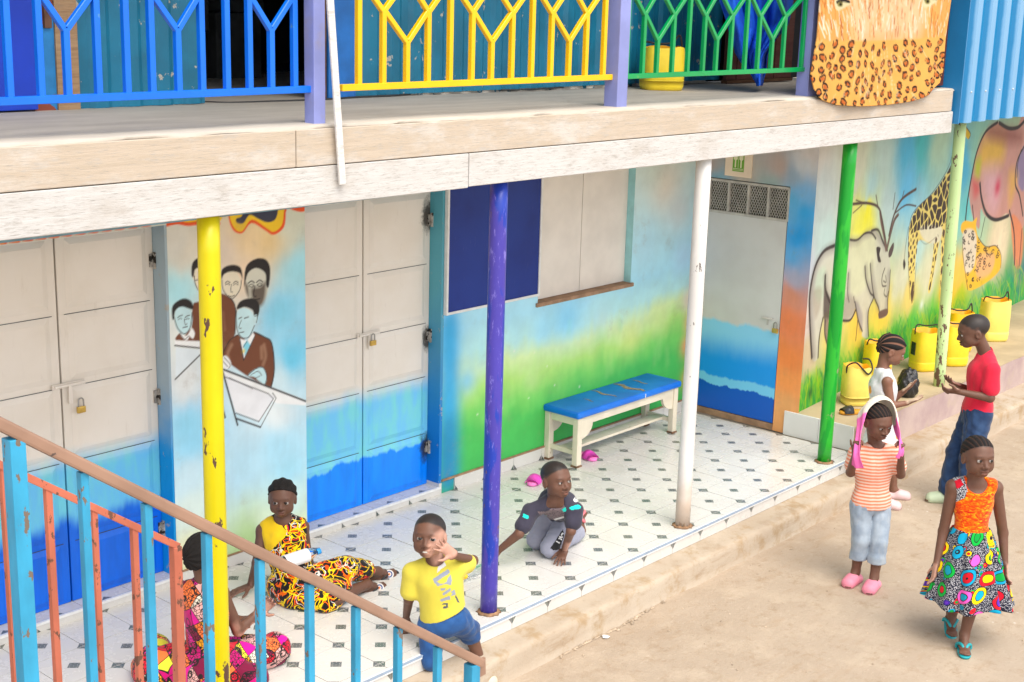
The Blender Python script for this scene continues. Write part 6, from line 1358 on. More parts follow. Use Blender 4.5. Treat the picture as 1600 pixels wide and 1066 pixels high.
def f_patch(t):     # patchwork squares with black scribble
    v = t.coord('Object', (1, 1, 1), (.5, .35, .65)); mp = t.n('ShaderNodeMapping'); mp.inputs['Scale'].default_value = (13.5, 13.5, 13.5); t.l(v, mp.inputs[0])
    fl = t.n('ShaderNodeVectorMath', operation='FLOOR'); t.l(mp.outputs[0], fl.inputs[0]); fr = t.n('ShaderNodeVectorMath', operation='FRACTION'); t.l(mp.outputs[0], fr.inputs[0])
    wn = t.n('ShaderNodeTexWhiteNoise'); wn.noise_dimensions = '3D'; t.l(fl.outputs[0], wn.inputs['Vector']); r = wn.outputs['Value']
    c = t.ramp(r, [(0, lin(225, 20, 150)), (.2, lin(200, 25, 50)), (.33, lin(120, 20, 60)), (.47, lin(240, 120, 60)), (.58, lin(225, 170, 165)), (.70, lin(235, 160, 20)), (.80, lin(190, 15, 110)), (.88, lin(220, 215, 60)), (.94, lin(215, 210, 195))], 'CONSTANT')
    vo = t.n('ShaderNodeTexVoronoi'); vo.feature = 'DISTANCE_TO_EDGE'; vo.inputs['Scale'].default_value = 62; t.l(v, vo.inputs['Vector']); s3 = t.n('ShaderNodeSeparateColor'); t.l(wn.outputs['Color'], s3.inputs[0])
    ink = t.math('MULTIPLY', t.sramp(vo.outputs['Distance'], .10, .05), t.sramp(s3.outputs[1], .28, .34)); c = t.mix(ink, c, (.014, .012, .014))
    vr = t.n('ShaderNodeTexVoronoi'); vr.inputs['Scale'].default_value = 17; t.l(v, vr.inputs['Vector']); ring = t.math('MULTIPLY', t.math('MULTIPLY', t.sramp(vr.outputs['Distance'], .26, .30), t.sramp(vr.outputs['Distance'], .42, .38)), t.sramp(s3.outputs[2], .5, .55)); c = t.mix(ring, c, (.014, .012, .014))
    sp = t.n('ShaderNodeSeparateXYZ'); t.l(fr.outputs[0], sp.inputs[0])
    for a in range(3): c = t.mix(t.sramp(sp.outputs[a], .05, .03), c, (.014, .012, .014))
    return c
def f_stripe(t):
    sp = t.n('ShaderNodeSeparateXYZ'); t.l(t.coord('World'), sp.inputs[0]); w = t.math('SINE', t.math('MULTIPLY', sp.outputs['Z'], 2*math.pi/.0205)); return t.mix(t.sramp(w, -.25, .35), lin(246, 208, 190, 1.15), lin(240, 140, 105, 1.15))
def f_denim(lo, hi, wash):
    def g(t):
        v = t.coord('Object'); c = t.mix(t.sramp(t.noise(v, 9, 6, .6), .3, .7), lo, hi); return t.mix(t.math('MULTIPLY', t.sramp(t.noise(t.coord('Object', (1, 1, .5)), 7, 4), .5, .72), .6), c, wash)
    return g
def f_spots(t):     # pale top with orange fruit and grey-green marks
    v = t.coord('Object'); vo = t.n('ShaderNodeTexVoronoi'); vo.inputs['Scale'].default_value = 11; t.l(v, vo.inputs['Vector']); s3 = t.n('ShaderNodeSeparateColor'); t.l(vo.outputs['Color'], s3.inputs[0])
    c = t.mix(t.math('MULTIPLY', t.sramp(vo.outputs['Distance'], .36, .33), t.sramp(s3.outputs[0], .62, .60)), (.66, .67, .69), lin(246, 165, 60)); return t.mix(t.math('MULTIPLY', t.sramp(vo.outputs['Distance'], .2, .17), t.sramp(s3.outputs[0], .66, .70)), c, lin(170, 196, 180))
C_rings = cloth_mat('ring_print', None, fn=f_rings, bump=.12); C_fire = cloth_mat('fire_print', None, fn=f_fire, bump=.15); C_streak = cloth_mat('streak_print', None, fn=f_streak, bump=.2); C_patch = cloth_mat('patchwork_print', None, fn=f_patch, bump=.2)
C_stripe = cloth_mat('coral_stripe', None, fn=f_stripe); C_red = cloth_mat('red_jersey', lin(226, 40, 68, 1.15), var=.10); C_navy = cloth_mat('navy_trousers', None, fn=f_denim(lin(34, 56, 92, 1.3), lin(46, 74, 116, 1.3), lin(62, 90, 130, 1.3)))
C_den = cloth_mat('blue_denim', None, fn=f_denim(lin(32, 70, 124, 1.1), lin(46, 92, 152, 1.1), lin(76, 122, 176, 1.1))); C_pale = cloth_mat('pale_denim', None, fn=f_denim(lin(146, 162, 182, 1.2), lin(178, 192, 206, 1.2), lin(206, 208, 202, 1.2)))
C_yel = cloth_mat('yellow_jersey', lin(236, 222, 84, 1.25), var=.07); C_dark = cloth_mat('charcoal_jersey', lin(56, 54, 68, .9), var=.15); C_grey = cloth_mat('grey_jersey', lin(140, 142, 158, .9), var=.10); C_spot = cloth_mat('fruit_print', None, fn=f_spots)
C_yplain = cloth_mat('yellow_cotton', lin(250, 208, 30, 1.2), var=.08); C_teal = cloth_mat('turquoise_trim', lin(30, 205, 190, 1.0)); C_wht = cloth_mat('white_terry', lin(240, 228, 212, 1.15), var=.06); C_pnk = cloth_mat('pink_terry', lin(246, 120, 190, 1.1), var=.10)

C_strap = cloth_mat('strap_print', None, fn=lambda t: t.mix(t.sramp(t.noise(t.coord('Object'), 170, 2), .50, .53), (.012, .013, .03), (.6, .6, .63))); C_redp = cloth_mat('red_dot', lin(205, 20, 45))
# ------------------------------------------------------------------ girl walking in the ring-print dress
P = Person('girl in orange bodice and ring-print skirt walking across the yard', SK, at(1506, 1003, z=-.25), 1.0)
j = P.p; F = facing(0); neck = j(1523, 751, .03); P.J['neck'] = neck; pel = j(1516, 842, .04); shR, shL = j(1489, 760, .035), j(1556, 762, .035)
B, ch = P.torso(P.b, pel, neck, shR, shL, F, wide=.94); Rb = B[:, 0]
P.head(j(1528, 714, -.01), facing(9, 3), 1.08, gaze=facing(26, 8))
elR, wrR = j(1474, 830, .06), j(1463, 882, .0); elL, wrL = j(1567, 832, .06), j(1570, 882, .01)
P.arm(shR, elR, wrR); P.arm(shL, elL, wrL); P.hand(wrR, wrR-elR+np.array([0, 0, -.02]), np.cross(UPV, F)*-1, True, (.25, .3)); P.hand(wrL, wrL-elL, np.cross(UPV, F), False, (.3, .4)); P.stub = (.022, (.022, .017, .016), .012)
hR, hL = pel+Rb*.055+UPV*-.03, pel-Rb*.055+UPV*-.03; anL = at(1507, 992, z=-.172); kL = (hL+anL)/2+F*.05; anR = at(1490, 958, z=-.13)+NH*.02; kR = (hR+anR)/2+F*.06
P.leg(hL, kL, anL); P.leg(hR, kR, anR); fL = P.foot(anL, facing(-12)); fR = P.foot(anR, facing(-8, -28), unit(UPV+F*.5))
o = P.finish(); P.hair(.002, 24, scalp=SK*.5, amp=.0012, off=.026)
M_teals = plastic('turquoise_rubber', lin(20, 165, 175, 1.1), .5)
for f_ in (fL, fR): sole(o, f_[0], f_[1], f_[2], f_[3], M_teals, .185, .035); thong(o, f_[0], f_[1], f_[2], f_[3], M_teals, 1, wide=True)
S = Sdf(.0055); P.torso(S, pel, neck, shR*.78+neck*.22, shL*.78+neck*.22, F, .010, wide=.94); S.cut(pel+UPV*.02, -UPV)
for q, d in ((shR, 1), (shL, -1)): S.cone(q+Rb*d*.022, q-UPV*.10+Rb*d*.028, .044, .05, .01, 's')
S.ell(neck+F*.05+UPV*.0-Rb*.005, (.062, .06, .056), B, .008, 's'); S.ell(neck+UPV*.04, (.052, .06, .05), B, .008, 's'); P.cloth('dress_bodice', S, [C_fire, C_strap, C_redp], facefn=lambda C_, N_: np.select([inpoly(seen(C_), [(1490, 752), (1500, 748), (1506, 757), (1497, 764), (1489, 760)]), inpoly(seen(C_), [(1470, 728), (1502, 728), (1512, 768), (1508, 778), (1482, 790), (1470, 780)])], [2, 1], 0))
def skirt(P, top, bot, r0, r1, mat, F, folds=9, amp=.022, nseg=150, nrow=40, name='skirt', ell=.8, seed=2):
    R_ = unit(np.cross(F, UPV)); Fh = unit(np.cross(UPV, R_)); rr = random.Random(seed); ph = [rr.uniform(0, 6) for _ in range(4)]; vs = []; uvs = []
    for i in range(nrow+1):
        t = i/nrow; c = top*(1-t)+bot*t
        for k in range(nseg+1):
            a = 2*math.pi*k/nseg; fd = math.sin(folds*a+ph[0]+.6*math.sin(3*a+ph[1]))+.5*math.sin((folds+5)*a+ph[2]); r = r0+(r1-r0)*t**.82+amp*fd*(.15+.85*t)
            p = c+R_*r*math.cos(a)+Fh*r*ell**(1-t*.5)*math.sin(a)+UPV*(.012*math.sin(4*a+ph[3])*t); vs.append(p); uvs.append((a*(.14+.11*t), t*.45))
    W_ = nseg+1; f = np.array([(i*W_+k, i*W_+k+1, (i+1)*W_+k+1, (i+1)*W_+k) for i in range(nrow) for k in range(nseg)])
    o = grid_mesh(name, np.array(vs), f, None, mat, P.body, True); ul = o.data.uv_layers.new(name='UVMap'); ul.data.foreach_set('uv', np.array(uvs, np.float32)[f.ravel()].ravel()); md = o.modifiers.new('thickness', 'SOLIDIFY'); md.thickness = .004; return o
skirt(P, pel+UPV*.065, P.p(1513, 936, .04), .098, .236, C_rings, F, folds=11, amp=.019)

# ------------------------------------------------------------------ girl with the towel over her head
P = Person('girl in coral striped shirt holding a pink and white towel over her head', SK*1.05, at(1344, 906, z=-.25), 1.0)
j = P.p; F = facing(12); neck = j(1368, 697, .03); P.J['neck'] = neck; pel = j(1361, 782, .03); shR, shL = j(1339, 709, .03), j(1396, 709, .03)
B, ch = P.torso(P.b, pel, neck, shR, shL, F); Rb = B[:, 0]
P.head(j(1371, 659, -.01), facing(26, -14), 1.02, gaze=facing(32, -28))
elR, wrR = j(1329, 738, .0), j(1337, 708, -.13); elL, wrL = j(1407, 741, .0), j(1408, 712, -.13)
P.arm(shR, elR, wrR); P.arm(shL, elL, wrL); P.hand(wrR, UPV*1+RH_*.1, RH_*.6-F*.5, True, (1.0, 1.2), .02); P.hand(wrL, UPV*1-RH_*.05, -RH_*.6-F*.5, False, (1.0, 1.2), .02)
hR, hL = pel+Rb*.06-UPV*.03, pel-Rb*.06-UPV*.03; anR, anL = at(1337, 893, z=-.185), at(1366, 902, z=-.185); kR, kL = (hR+anR)/2+F*.03, (hL+anL)/2+F*.03
P.leg(hR, kR, anR); P.leg(hL, kL, anL); P.foot(anR, facing(-38)); P.foot(anL, facing(-30))
o = P.finish(); P.hair(.003, 26, scalp=SK*.65, amp=.0012, off=.022)
M_clog = plastic('pink_clog', lin(248, 150, 175, 1.2), .55)
clog(P, anR, facing(-38), mat=M_clog); clog(P, anL, facing(-30), mat=M_clog)
S = Sdf(.0055); P.torso(S, pel, neck, shR, shL, F, .015, wide=1.04); P.arm(shR, elR, wrR, S, .012, .62); P.arm(shL, elL, wrL, S, .012, .62); S.cone(pel, pel-UPV*.03, .085, .09, .03, side=Rb, flat=1.3); S.cut(pel-UPV*.035, -UPV); S.ell(neck+UPV*.03+F*.01, (.052, .056, .045), B, .006, 's'); S.wrinkle(.0022, 34, 3, UPV); P.cloth('striped_shirt', S, C_stripe)
S = Sdf(.0055); S.ell(pel-UPV*.02, (.112, .094, .075), B, .03); P.leg(hR, kR, anR, S, .012, 1.52, lk=(.02, .012)); P.leg(hL, kL, anL, S, .012, 1.52, lk=(.008, .006))
for k_, a_ in ((kR, anR), (kL, anL)): e_ = k_+(a_-k_)*.50; S.cone(e_+UPV*.012, e_-UPV*.010, .055, .056, .004); S.cut(pel+UPV*.05, UPV)
for k_, a_ in ((kR, anR), (kL, anL)): e_ = k_+(a_-k_)*.54
S.ops.append((lambda p, z=min((kR+(anR-kR)*.58)[2], (kL+(anL-kL)*.58)[2]): z-p[..., 2], None, None, .004, 'i')); S.wrinkle(.0025, 40, 5); P.cloth('capri_jeans', S, C_pale)
# towel: a folded strip from hand to hand over the crown
path = [j(1339, 731, -.15), j(1337, 712, -.16), j(1340, 690, -.13), j(1344, 664, -.06), j(1347, 642, .01), j(1360, 626, .04), j(1377, 621, .05), j(1392, 630, .04), j(1400, 648, .0), j(1402, 668, -.06), j(1406, 688, -.13), j(1408, 706, -.16), j(1404, 716, -.16)]
path = spline(path, 6); hc = P.hd[0]; n = len(path); vs = []; cols = []; W2 = 7
wd = lambda t: .036+.020*math.exp(-(t/.06)**2)+.070*math.exp(-((t-.5)/.24)**4)
for i, p in enumerate(path):
    t_ = i/(n-1); tg = unit(path[min(i+1, n-1)]-path[max(i-1, 0)]); out = unit(p-hc-tg*((p-hc)@tg)); sd_ = np.cross(tg, out); w_ = wd(t_)
    for k in range(W2):
        u_ = k/(W2-1)-.5; vs.append(p+sd_*u_*w_*2*.8+out*(.010*math.cos(u_*9+i*.15)-.02*abs(u_)**2*4*w_/.1+.006)); cols.append(lin(240, 228, 212, 1.1) if .30 < t_ < .72 else lin(246, 118, 190, 1.05))
f = np.array([(i*W2+k, (i+1)*W2+k, (i+1)*W2+k+1, i*W2+k+1) for i in range(n-1) for k in range(W2-1)])
tw = grid_mesh('towel', np.array(vs), f, np.array(cols), attr_mat('terry_towel', .95, .5, 400, .06, .1), None, True); md = tw.modifiers.new('thickness', 'SOLIDIFY'); md.thickness = .005; md.offset = 1; ms = tw.modifiers.new('smooth', 'SUBSURF'); ms.levels = ms.render_levels = 1
tag(tw, 'white towel with pink ends draped over the standing girl\'s head', 'towel')

# ------------------------------------------------------------------ boy in the red shirt
P = Person('boy in red shirt and navy trousers standing side-on with hands held out', SK*.92, at(1492, 781, z=-.25), 1.13)
j = P.p; F = facing(-98); neck = j(1541, 556, .0); P.J['neck'] = neck; pel = j(1527, 640, .0); shL, shR = j(1549, 578, -.12), j(1535, 572, .13)
B, ch = P.torso(P.b, pel, neck, shR, shL, F); Rb = B[:, 0]
P.head(j(1521, 518, .0), facing(-93, -14), 1.16)
elL, wrL = j(1547, 622, -.17), j(1497, 612, -.13); elR, wrR = j(1520, 612, .17), j(1497, 602, .12)
P.arm(shL, elL, wrL); P.arm(shR, elR, wrR); P.hand(wrL, wrL-elL-UPV*.03, UPV*.6+NH*.5, False, (.5, .7)); P.hand(wrR, wrR-elR, UPV, True, (.3, .4))
hL, hR = pel-Rb*.065-UPV*.04, pel+Rb*.065-UPV*.04; anL, anR = at(1512, 785, z=-.17), at(1480, 768, z=-.17); kL, kR = (hL+anL)/2+F*.02, (hR+anR)/2+F*.03
P.leg(hL, kL, anL); P.leg(hR, kR, anR); P.foot(anL, facing(-95)); P.foot(anR, facing(-95)); P.stub = (.020, (.028, .021, .019), .014); o = P.finish()
M_shoe = plastic('pale_green_clog', lin(205, 222, 190, 1.2), .6); clog(P, anL, facing(-95), mat=M_shoe); clog(P, anR, facing(-95), mat=M_shoe)
S = Sdf(.0058); P.torso(S, pel, neck, shR, shL, F, .018, wide=1.02); P.arm(shL, elL, wrL, S, .016, .66); P.arm(shR, elR, wrR, S, .016, .66); S.cut(pel-UPV*.03, -UPV); S.cone(neck-UPV*.005, neck+UPV*.028, .052, .048, .012); S.ell(neck+UPV*.055+F*.02, (.047, .056, .04), B, .006, 's'); S.wrinkle(.003, 26, 8, UPV); P.cloth('red_shirt', S, C_red)
S = Sdf(.0058); S.ell(pel-UPV*.02, (.128, .108, .09), B, .03); P.leg(hL, kL, anL, S, .026, 1.92); P.leg(hR, kR, anR, S, .026, 1.92); S.cut(pel+UPV*.06, UPV); S.wrinkle(.004, 26, 9); P.cloth('trousers', S, C_navy)

# ------------------------------------------------------------------ girl with braids, facing him
P = Person('girl with braided hair and fruit-print top holding out her open hands', SK*1.5, at(1397, 781, z=-.25), .98)
j = P.p; F = facing(84); neck = j(1379, 577, .0); P.J['neck'] = neck; pel = j(1380, 660, .0); shR, shL = j(1386, 596, -.11), j(1380, 592, .11)
B, ch = P.torso(P.b, pel, neck, shR, shL, F); Rb = B[:, 0]
P.head(j(1393, 547, .0), facing(82, -20), 1.02)
elR, wrR = j(1392, 634, -.13), j(1417, 630, -.13); elL, wrL = j(1396, 624, .14), j(1413, 611, .10)
P.arm(shR, elR, wrR); P.arm(shL, elL, wrL); P.hand(wrR, wrR-elR+UPV*.03, UPV, True, (.1, .2)); P.hand(wrL, wrL-elL, UPV, False, (.1, .2))
hR, hL = pel+Rb*.055-UPV*.03, pel-Rb*.055-UPV*.03; anR, anL = at(1381, 778, z=-.18), at(1396, 764, z=-.18); kR, kL = (hR+anR)/2+F*.03, (hL+anL)/2+F*.03
P.leg(hR, kR, anR); P.leg(hL, kL, anL); P.foot(anR, facing(70)); P.foot(anL, facing(82)); o = P.finish(); P.hair(.006, 11, scalp=SK*2.2, amp=.003, curve=.35, off=.008)
M_sh2 = plastic('pale_pink_clog', lin(238, 205, 205, 1.25), .6); clog(P, anR, facing(70), mat=M_sh2); clog(P, anL, facing(82), mat=M_sh2)
S = Sdf(.0055); P.torso(S, pel, neck, shR*.75+neck*.25, shL*.75+neck*.25, F, .016); S.cone(pel, pel-UPV*.14, .10, .135, .05, side=Rb, flat=1.1); S.cut(pel-UPV*.15, -UPV); S.ell(neck+UPV*.035, (.055, .062, .042), B, .006, 's'); S.cone(shR+Rb*.03, shR-UPV*.06+Rb*.04, .042, .045, .008, 's'); S.cone(shL-Rb*.03, shL-UPV*.06-Rb*.04, .042, .045, .008, 's'); S.wrinkle(.003, 30, 11, UPV); P.cloth('fruit_print_top', S, C_spot)
# ------------------------------------------------------------------ boy kneeling in the charcoal shirt
A_ = lambda u, v, z: at(u, v, z=z)
def on_px(polys, base=0):
    """material index per face from outlines of a print"""
    def g(C_, N_):
        q = seen(C_); m_ = np.full(len(C_), base); fr_ = front(N_)
        for k, poly in polys: m_[inpoly(q, poly) & fr_] = k
        return m_
    return g
P = Person('boy in charcoal shirt and grey trousers kneeling on the tiled porch', SK*1.0, A_(865, 860, 0), .98)
F = unit(facing(-14)*.72+UPV*.28-UPV*.45); hc = A_(869, 750, .535); neck = P.neckline(hc, facing(10), 1.0, .112, .0); pel = neck+NH*.30+np.array([0, 0, -.20])+RH_*.05; shR, shL = P.p(829, 800, .01), P.p(899, 798, .03)
B, ch = P.torso(P.b, pel, neck, shR, shL, F); Rb = B[:, 0]
P.head(hc, facing(36, 8), 1.03, gaze=facing(62, 18), lid=.75)
elR, wrR = A_(811, 834, .22), A_(776, 863, .09); elL, wrL = A_(892, 830, .235), A_(881, 861, .055)
P.arm(shR, elR, wrR); P.arm(shL, elL, wrL); P.hand(wrR, A_(752, 882, .035)-wrR, -UPV*.8+NH*.3, True, (.5, .6)); P.hand(wrL, unit(facing(-15))-UPV*.35, -UPV, False, (.05, .35), .22)
kR, kL = A_(838, 843, .062), A_(859, 856, .062); hR, hL = pel+Rb*.06, pel-Rb*.06; anR, anL = kR+unit(np.array([.92, .38, 0]))*.27-UPV*.015, A_(908, 829, .05)
P.leg(hR, kR, anR); P.leg(hL, kL, anL); P.foot(anR, unit(np.array([.9, .3, -.25])), -UPV); P.foot(anL, unit(np.array([.85, .25, .10])), facing(10)*.6-UPV*.6)
P.stub = (.022, (.022, .017, .016), .014); o = P.finish()
M_white_print = cloth_mat('white_print', (.72, .72, .72), bump=.1); M_black_print = cloth_mat('black_print', (.018, .018, .02), bump=.1)
M_net = cloth_mat('net_print', None, fn=lambda t: (lambda vo: t.mix(t.sramp(vo.outputs['Distance'], .30, .36), lin(58, 55, 66), lin(120, 105, 108)))((lambda vo: (vo.inputs['Scale'].__setattr__('default_value', 95), t.l(t.coord('Object'), vo.inputs['Vector']), vo)[2])(t.n('ShaderNodeTexVoronoi'))), bump=.1)
S = Sdf(.0042); P.torso(S, pel, neck, shR, shL, F, .010, wide=1.0); P.arm(shR, elR, wrR, S, .010, .62); P.arm(shL, elL, wrL, S, .010, .58); sp = unit(neck-pel); S.cut(pel+sp*.04, -sp); S.ell(neck+facing(0)*.055-UPV*.015, (.062, .062, .066), None, .006, 's'); S.wrinkle(.0024, 24, 14)
KB = lambda pts: [(820+x/8.882, 760+y/8.882) for x, y in pts]
P.cloth('charcoal_shirt', S, [C_dark, C_teal, M_white_print, M_net], facefn=on_px([(3, KB([(170, 350), (300, 350), (420, 280), (540, 230), (560, 300), (545, 400), (540, 440), (430, 470), (330, 460), (230, 420)])), (2, KB([(670, 190), (720, 110), (750, 85), (765, 130), (780, 180), (720, 220), (690, 215)])), (0, KB([(700, 150), (735, 140), (740, 165), (705, 180)])), (1, KB([(620, 290), (740, 250), (780, 280), (770, 310), (650, 330), (625, 320)])), (1, KB([(-20, 375), (60, 410), (45, 455), (-30, 430)])), (1, KB([(515, 320), (570, 290), (575, 345), (540, 360)])), (1, KB([(250, 410), (300, 405), (290, 440), (262, 440)])), (2, KB([(400, 455), (540, 415), (545, 440), (420, 475)]))]))
S = Sdf(.0045); S.ell(pel, (.115, .10, .095), B, .03); P.leg(hR, kR, anR, S, .014, 1.92, lk=(.02, .015)); P.leg(hL, kL, anL, S, .014, 1.85, lk=(.01, .008)); S.wrinkle(.0028, 34, 15)
P.cloth('grey_trousers', S, [C_grey, M_black_print, M_white_print], facefn=on_px([(1, KB([(530, 590), (545, 690), (480, 880), (400, 890), (352, 860), (440, 730)])), (2, KB([(428, 765), (442, 755), (490, 780), (492, 800), (470, 790)])), (2, KB([(462, 725), (478, 715), (520, 735), (515, 750)])), (2, KB([(470, 710), (480, 690), (530, 700), (526, 718)])), (2, KB([(505, 660), (530, 640), (540, 670), (522, 665), (515, 690), (505, 685)]))]))
M_cors = plastic('coral_rubber', lin(244, 120, 130, 1.0), .5); fo = P.hd
for an_, D_, u_ in ((anL, unit(np.array([.85, .25, .10])), facing(10)*.6-UPV*.6),):
    u_ = unit(u_-D_*(u_@D_)); sd_ = np.cross(D_, u_); sole(o, an_-u_*.068, D_, u_, sd_, M_cors, .18, .034, .016); thong(o, an_-u_*.066, D_, u_, sd_, M_cors, 1, wide=True)

# clear bottle under his hand
def bottle(a, axis, L, r, mat, capmat, label, name='plastic_bottle', body2=None):
    axis = unit(axis); X_ = unit(np.cross(axis, UPV)); Y_ = np.cross(X_, axis); root = empty(name, tuple(a), label, 'bottle'); n = 24
    def lat(prof, mt, nm):
        vs = [axis*z+X_*rr*math.cos(2*math.pi*k/n)+Y_*rr*math.sin(2*math.pi*k/n) for rr, z in prof for k in range(n)]
        MB().add(vs, [(i*n+k, i*n+(k+1) % n, (i+1)*n+(k+1) % n, (i+1)*n+k) for i in range(len(prof)-1) for k in range(n)]).obj(nm, mt, root, True)
    ridg = [(r*(1-.05*(i % 2)), L*(.10+.5*i/10)) for i in range(11)]
    lat([(.001, .004), (r*.8, 0), (r, L*.03)]+ridg+[(r, L*.66), (r*.8, L*.76), (r*.45, L*.86), (r*.36, L*.92), (.001, L*.93)], mat, 'bottle_body')
    if body2: lat([(r*1.012, L*.05), (r*1.015, L*.10), (r*1.015, L*.58), (r*1.01, L*.66)], body2, 'bottle_wrap')
    lat([(r*.42, L*.905), (r*.44, L*.91), (r*.44, L*1.0), (.001, L*1.003)], capmat, 'bottle_cap'); return root
t = NT('clear_plastic'); t.color((.92, .95, .97)).set(.08, 0, .5); t.b.inputs['Transmission Weight'].default_value = 1.0; t.b.inputs['IOR'].default_value = 1.15; M_clear = t.mat
e0, e1 = A_(768, 884, .034), A_(712, 907, .034); bottle(e0, e1-e0, .235, .033, M_clear, plastic('yellow_cap', lin(250, 200, 0)), 'clear plastic bottle with yellow cap lying behind the purple post')

# ------------------------------------------------------------------ boy in the yellow shirt waving
P = Person('boy in yellow shirt and blue denim shorts kneeling at the porch edge, waving', SK*1.02, A_(672, 1050, -.08), .93)
F = facing(2, -6); hc = A_(671, 838, .615); neck = P.neckline(hc, F, 1.0, .122, .012)+RH_*.03; P.J['neck'] = neck; pel = A_(694, 966, .165); shR, shL = P.p(644, 895, .0), P.p(714, 888, .02)
B, ch = P.torso(P.b, pel, neck, shR, shL, F); Rb = B[:, 0]
P.head(hc, facing(-8, 12), 1.06, gaze=unit(CAM-hc), mouth=1.0, lid=.6)
elR, wrR = A_(639, 935, .27), A_(634, 968, .075); elL, wrL = A_(739, 876, .43), A_(709, 868, .555)
P.arm(shR, elR, wrR); P.arm(shL, elL, wrL)
cdir = unit(CAM-wrL); P.hand(wrL, unit(-RH_*.75+UPV*.62+cdir*.25), cdir, False, (.15, .25), .30, 1.08, 1.1); P.hand(wrR, unit(np.array([-.1, -.15, -1])), NH*.6-RH_*.3, True, (.2, .3), .1)
hR, hL = pel+Rb*.06-UPV*.02, pel-Rb*.065-UPV*.02; kR, kL = A_(673, 1030, -.035), A_(733, 985, .05); anR, anL = kR+unit(np.array([.75, .62, .06]))*.25, A_(753, 1041, -.165)
P.leg(hR, kR, anR); P.leg(hL, kL, anL); P.foot(anL, facing(30)); P.foot(anR, unit(np.array([.75, .6, -.25])), -UPV)
P.stub = (.024, (.022, .017, .016), .014); o = P.finish()
# smile
c, Bh, hs, _ = P.hd; tm_ = MB().ball((0, 0, 0), (.013*hs, .004*hs, .0042*hs), 10); tm_.v = [tuple(c+Bh@(np.array([0, .0885, -.0605])*hs+np.array(p))) for p in tm_.v]; tm_.obj('teeth', plastic('teeth_white', (.6, .58, .52), .3), o, True)
M_beige = plastic('beige_clog', lin(232, 220, 196, 1.2), .6); clog(P, anL, facing(30), mat=M_beige)
S = Sdf(.0042); P.torso(S, pel, neck, shR, shL, F, .011, wide=1.02); P.arm(shR, elR, wrR, S, .013, .70); P.arm(shL, elL, wrL, S, .011, .60); sp = unit(neck-pel); S.cone(ch, pel, .080, .084, .04, side=Rb, flat=1.3); S.cut(pel+sp*.03-Rb*.0, -sp-Rb*.25); S.ell(neck+UPV*.028+F*.035, (.056, .056, .050), B, .006, 's'); S.wrinkle(.0022, 20, 19, UPV+RH_*.4)
KY = lambda pts: [(660+x/10.66, 860+y/10.66) for x, y in pts]; M_gprint = cloth_mat('grey_print', lin(150, 158, 175), bump=.1); M_blk2 = cloth_mat('dark_print', lin(80, 88, 100), bump=.1)
P.cloth('yellow_shirt', S, [C_yel, M_gprint, M_white_print, M_blk2], facefn=on_px([(1, KY([(170, 480), (430, 310), (460, 375), (240, 520), (290, 560), (400, 540), (420, 470), (470, 400), (490, 500), (480, 580), (440, 575), (380, 560), (250, 600), (200, 540)])), (1, KY([(295, 640), (390, 625), (380, 660), (310, 680)])), (1, KY([(330, 720), (460, 625), (475, 670), (350, 760)])), (1, KY([(470, 700), (530, 650), (560, 735), (470, 760), (500, 715)])), (1, KY([(295, 820), (455, 755), (470, 815), (310, 860)])), (3, KY([(540, 760), (560, 745), (620, 870), (590, 880)])), (3, KY([(320, 890), (420, 880), (430, 960), (340, 970), (345, 940), (400, 930), (385, 900), (330, 905)])), (2, KY([(280, 180), (350, 170), (400, 260), (330, 300), (240, 380)]))]))
S = Sdf(.0055); S.ell(pel-UPV*.01, (.114, .10, .09), B, .03); P.leg(hR, kR, anR, S, .016, 1.10, lk=(.02, .015)); P.leg(hL, kL, anL, S, .018, 1.12, lk=(.012, .010)); S.cut(pel+sp*.06, sp); S.wrinkle(.0036, 30, 21); P.cloth('denim_shorts', S, C_den)

# ------------------------------------------------------------------ girl sitting by the wall with a bottle in her lap
P = Person('girl in yellow and black streak-print dress sitting on the porch floor', SK*.85, A_(460, 930, 0), 1.0)
F = facing(14); hc = A_(441, 779, .575); neck = P.neckline(hc, F, 1.0, .122, .015); pel = np.array([neck[0]+.02, neck[1]-.02, .10])+RH_*.03; shR, shL = P.p(411, 829, .0), P.p(472, 824, .0)
B, ch = P.torso(P.b, pel, neck, shR, shL, F); Rb = B[:, 0]
P.head(hc, facing(4, 2), .95, gaze=facing(-14, 6))
elR, wrR = A_(402, 880, .22), A_(391, 915, .05); P.arm(shR, elR, wrR); P.hand(wrR, unit(-RH_*.75-NH*.35-UPV*.22), -UPV, True, (.05, .25), .2, 1.05)
elL = shL+NH*.10-UPV*.20+RH_*.01; wrL = elL+NH*.06-UPV*.17+RH_*.03; P.arm(shL, elL, wrL); P.hand(wrL, unit(RH_*.6+NH*.3-UPV*.2), -UPV, False, (.1, .2))
kR, kL = A_(522, 936, .055), A_(540, 888, .15); anR, anL = A_(574, 913, .045), A_(590, 893, .055); hR, hL = pel+Rb*.06-UPV*.03, pel-Rb*.06-UPV*.03
P.leg(hR, kR, anR); P.leg(hL, kL, anL); f1 = P.foot(anR, unit(np.array([.75, -.25, .02])), unit(UPV*.75-NH*.5)); f2 = P.foot(anL, unit(np.array([.8, -.3, .02])), unit(UPV*.7-NH*.6))
o = P.finish(); P.hair(.007, 13, scalp=None, amp=.0028, col=(.014, .012, .012), off=.022)
M_blks = plastic('black_rubber_sole', (.02, .02, .022), .6); M_ring = [plastic('badge_white', (.7, .7, .68)), plastic('badge_blue', lin(30, 60, 130)), plastic('badge_orange', lin(240, 120, 40))]
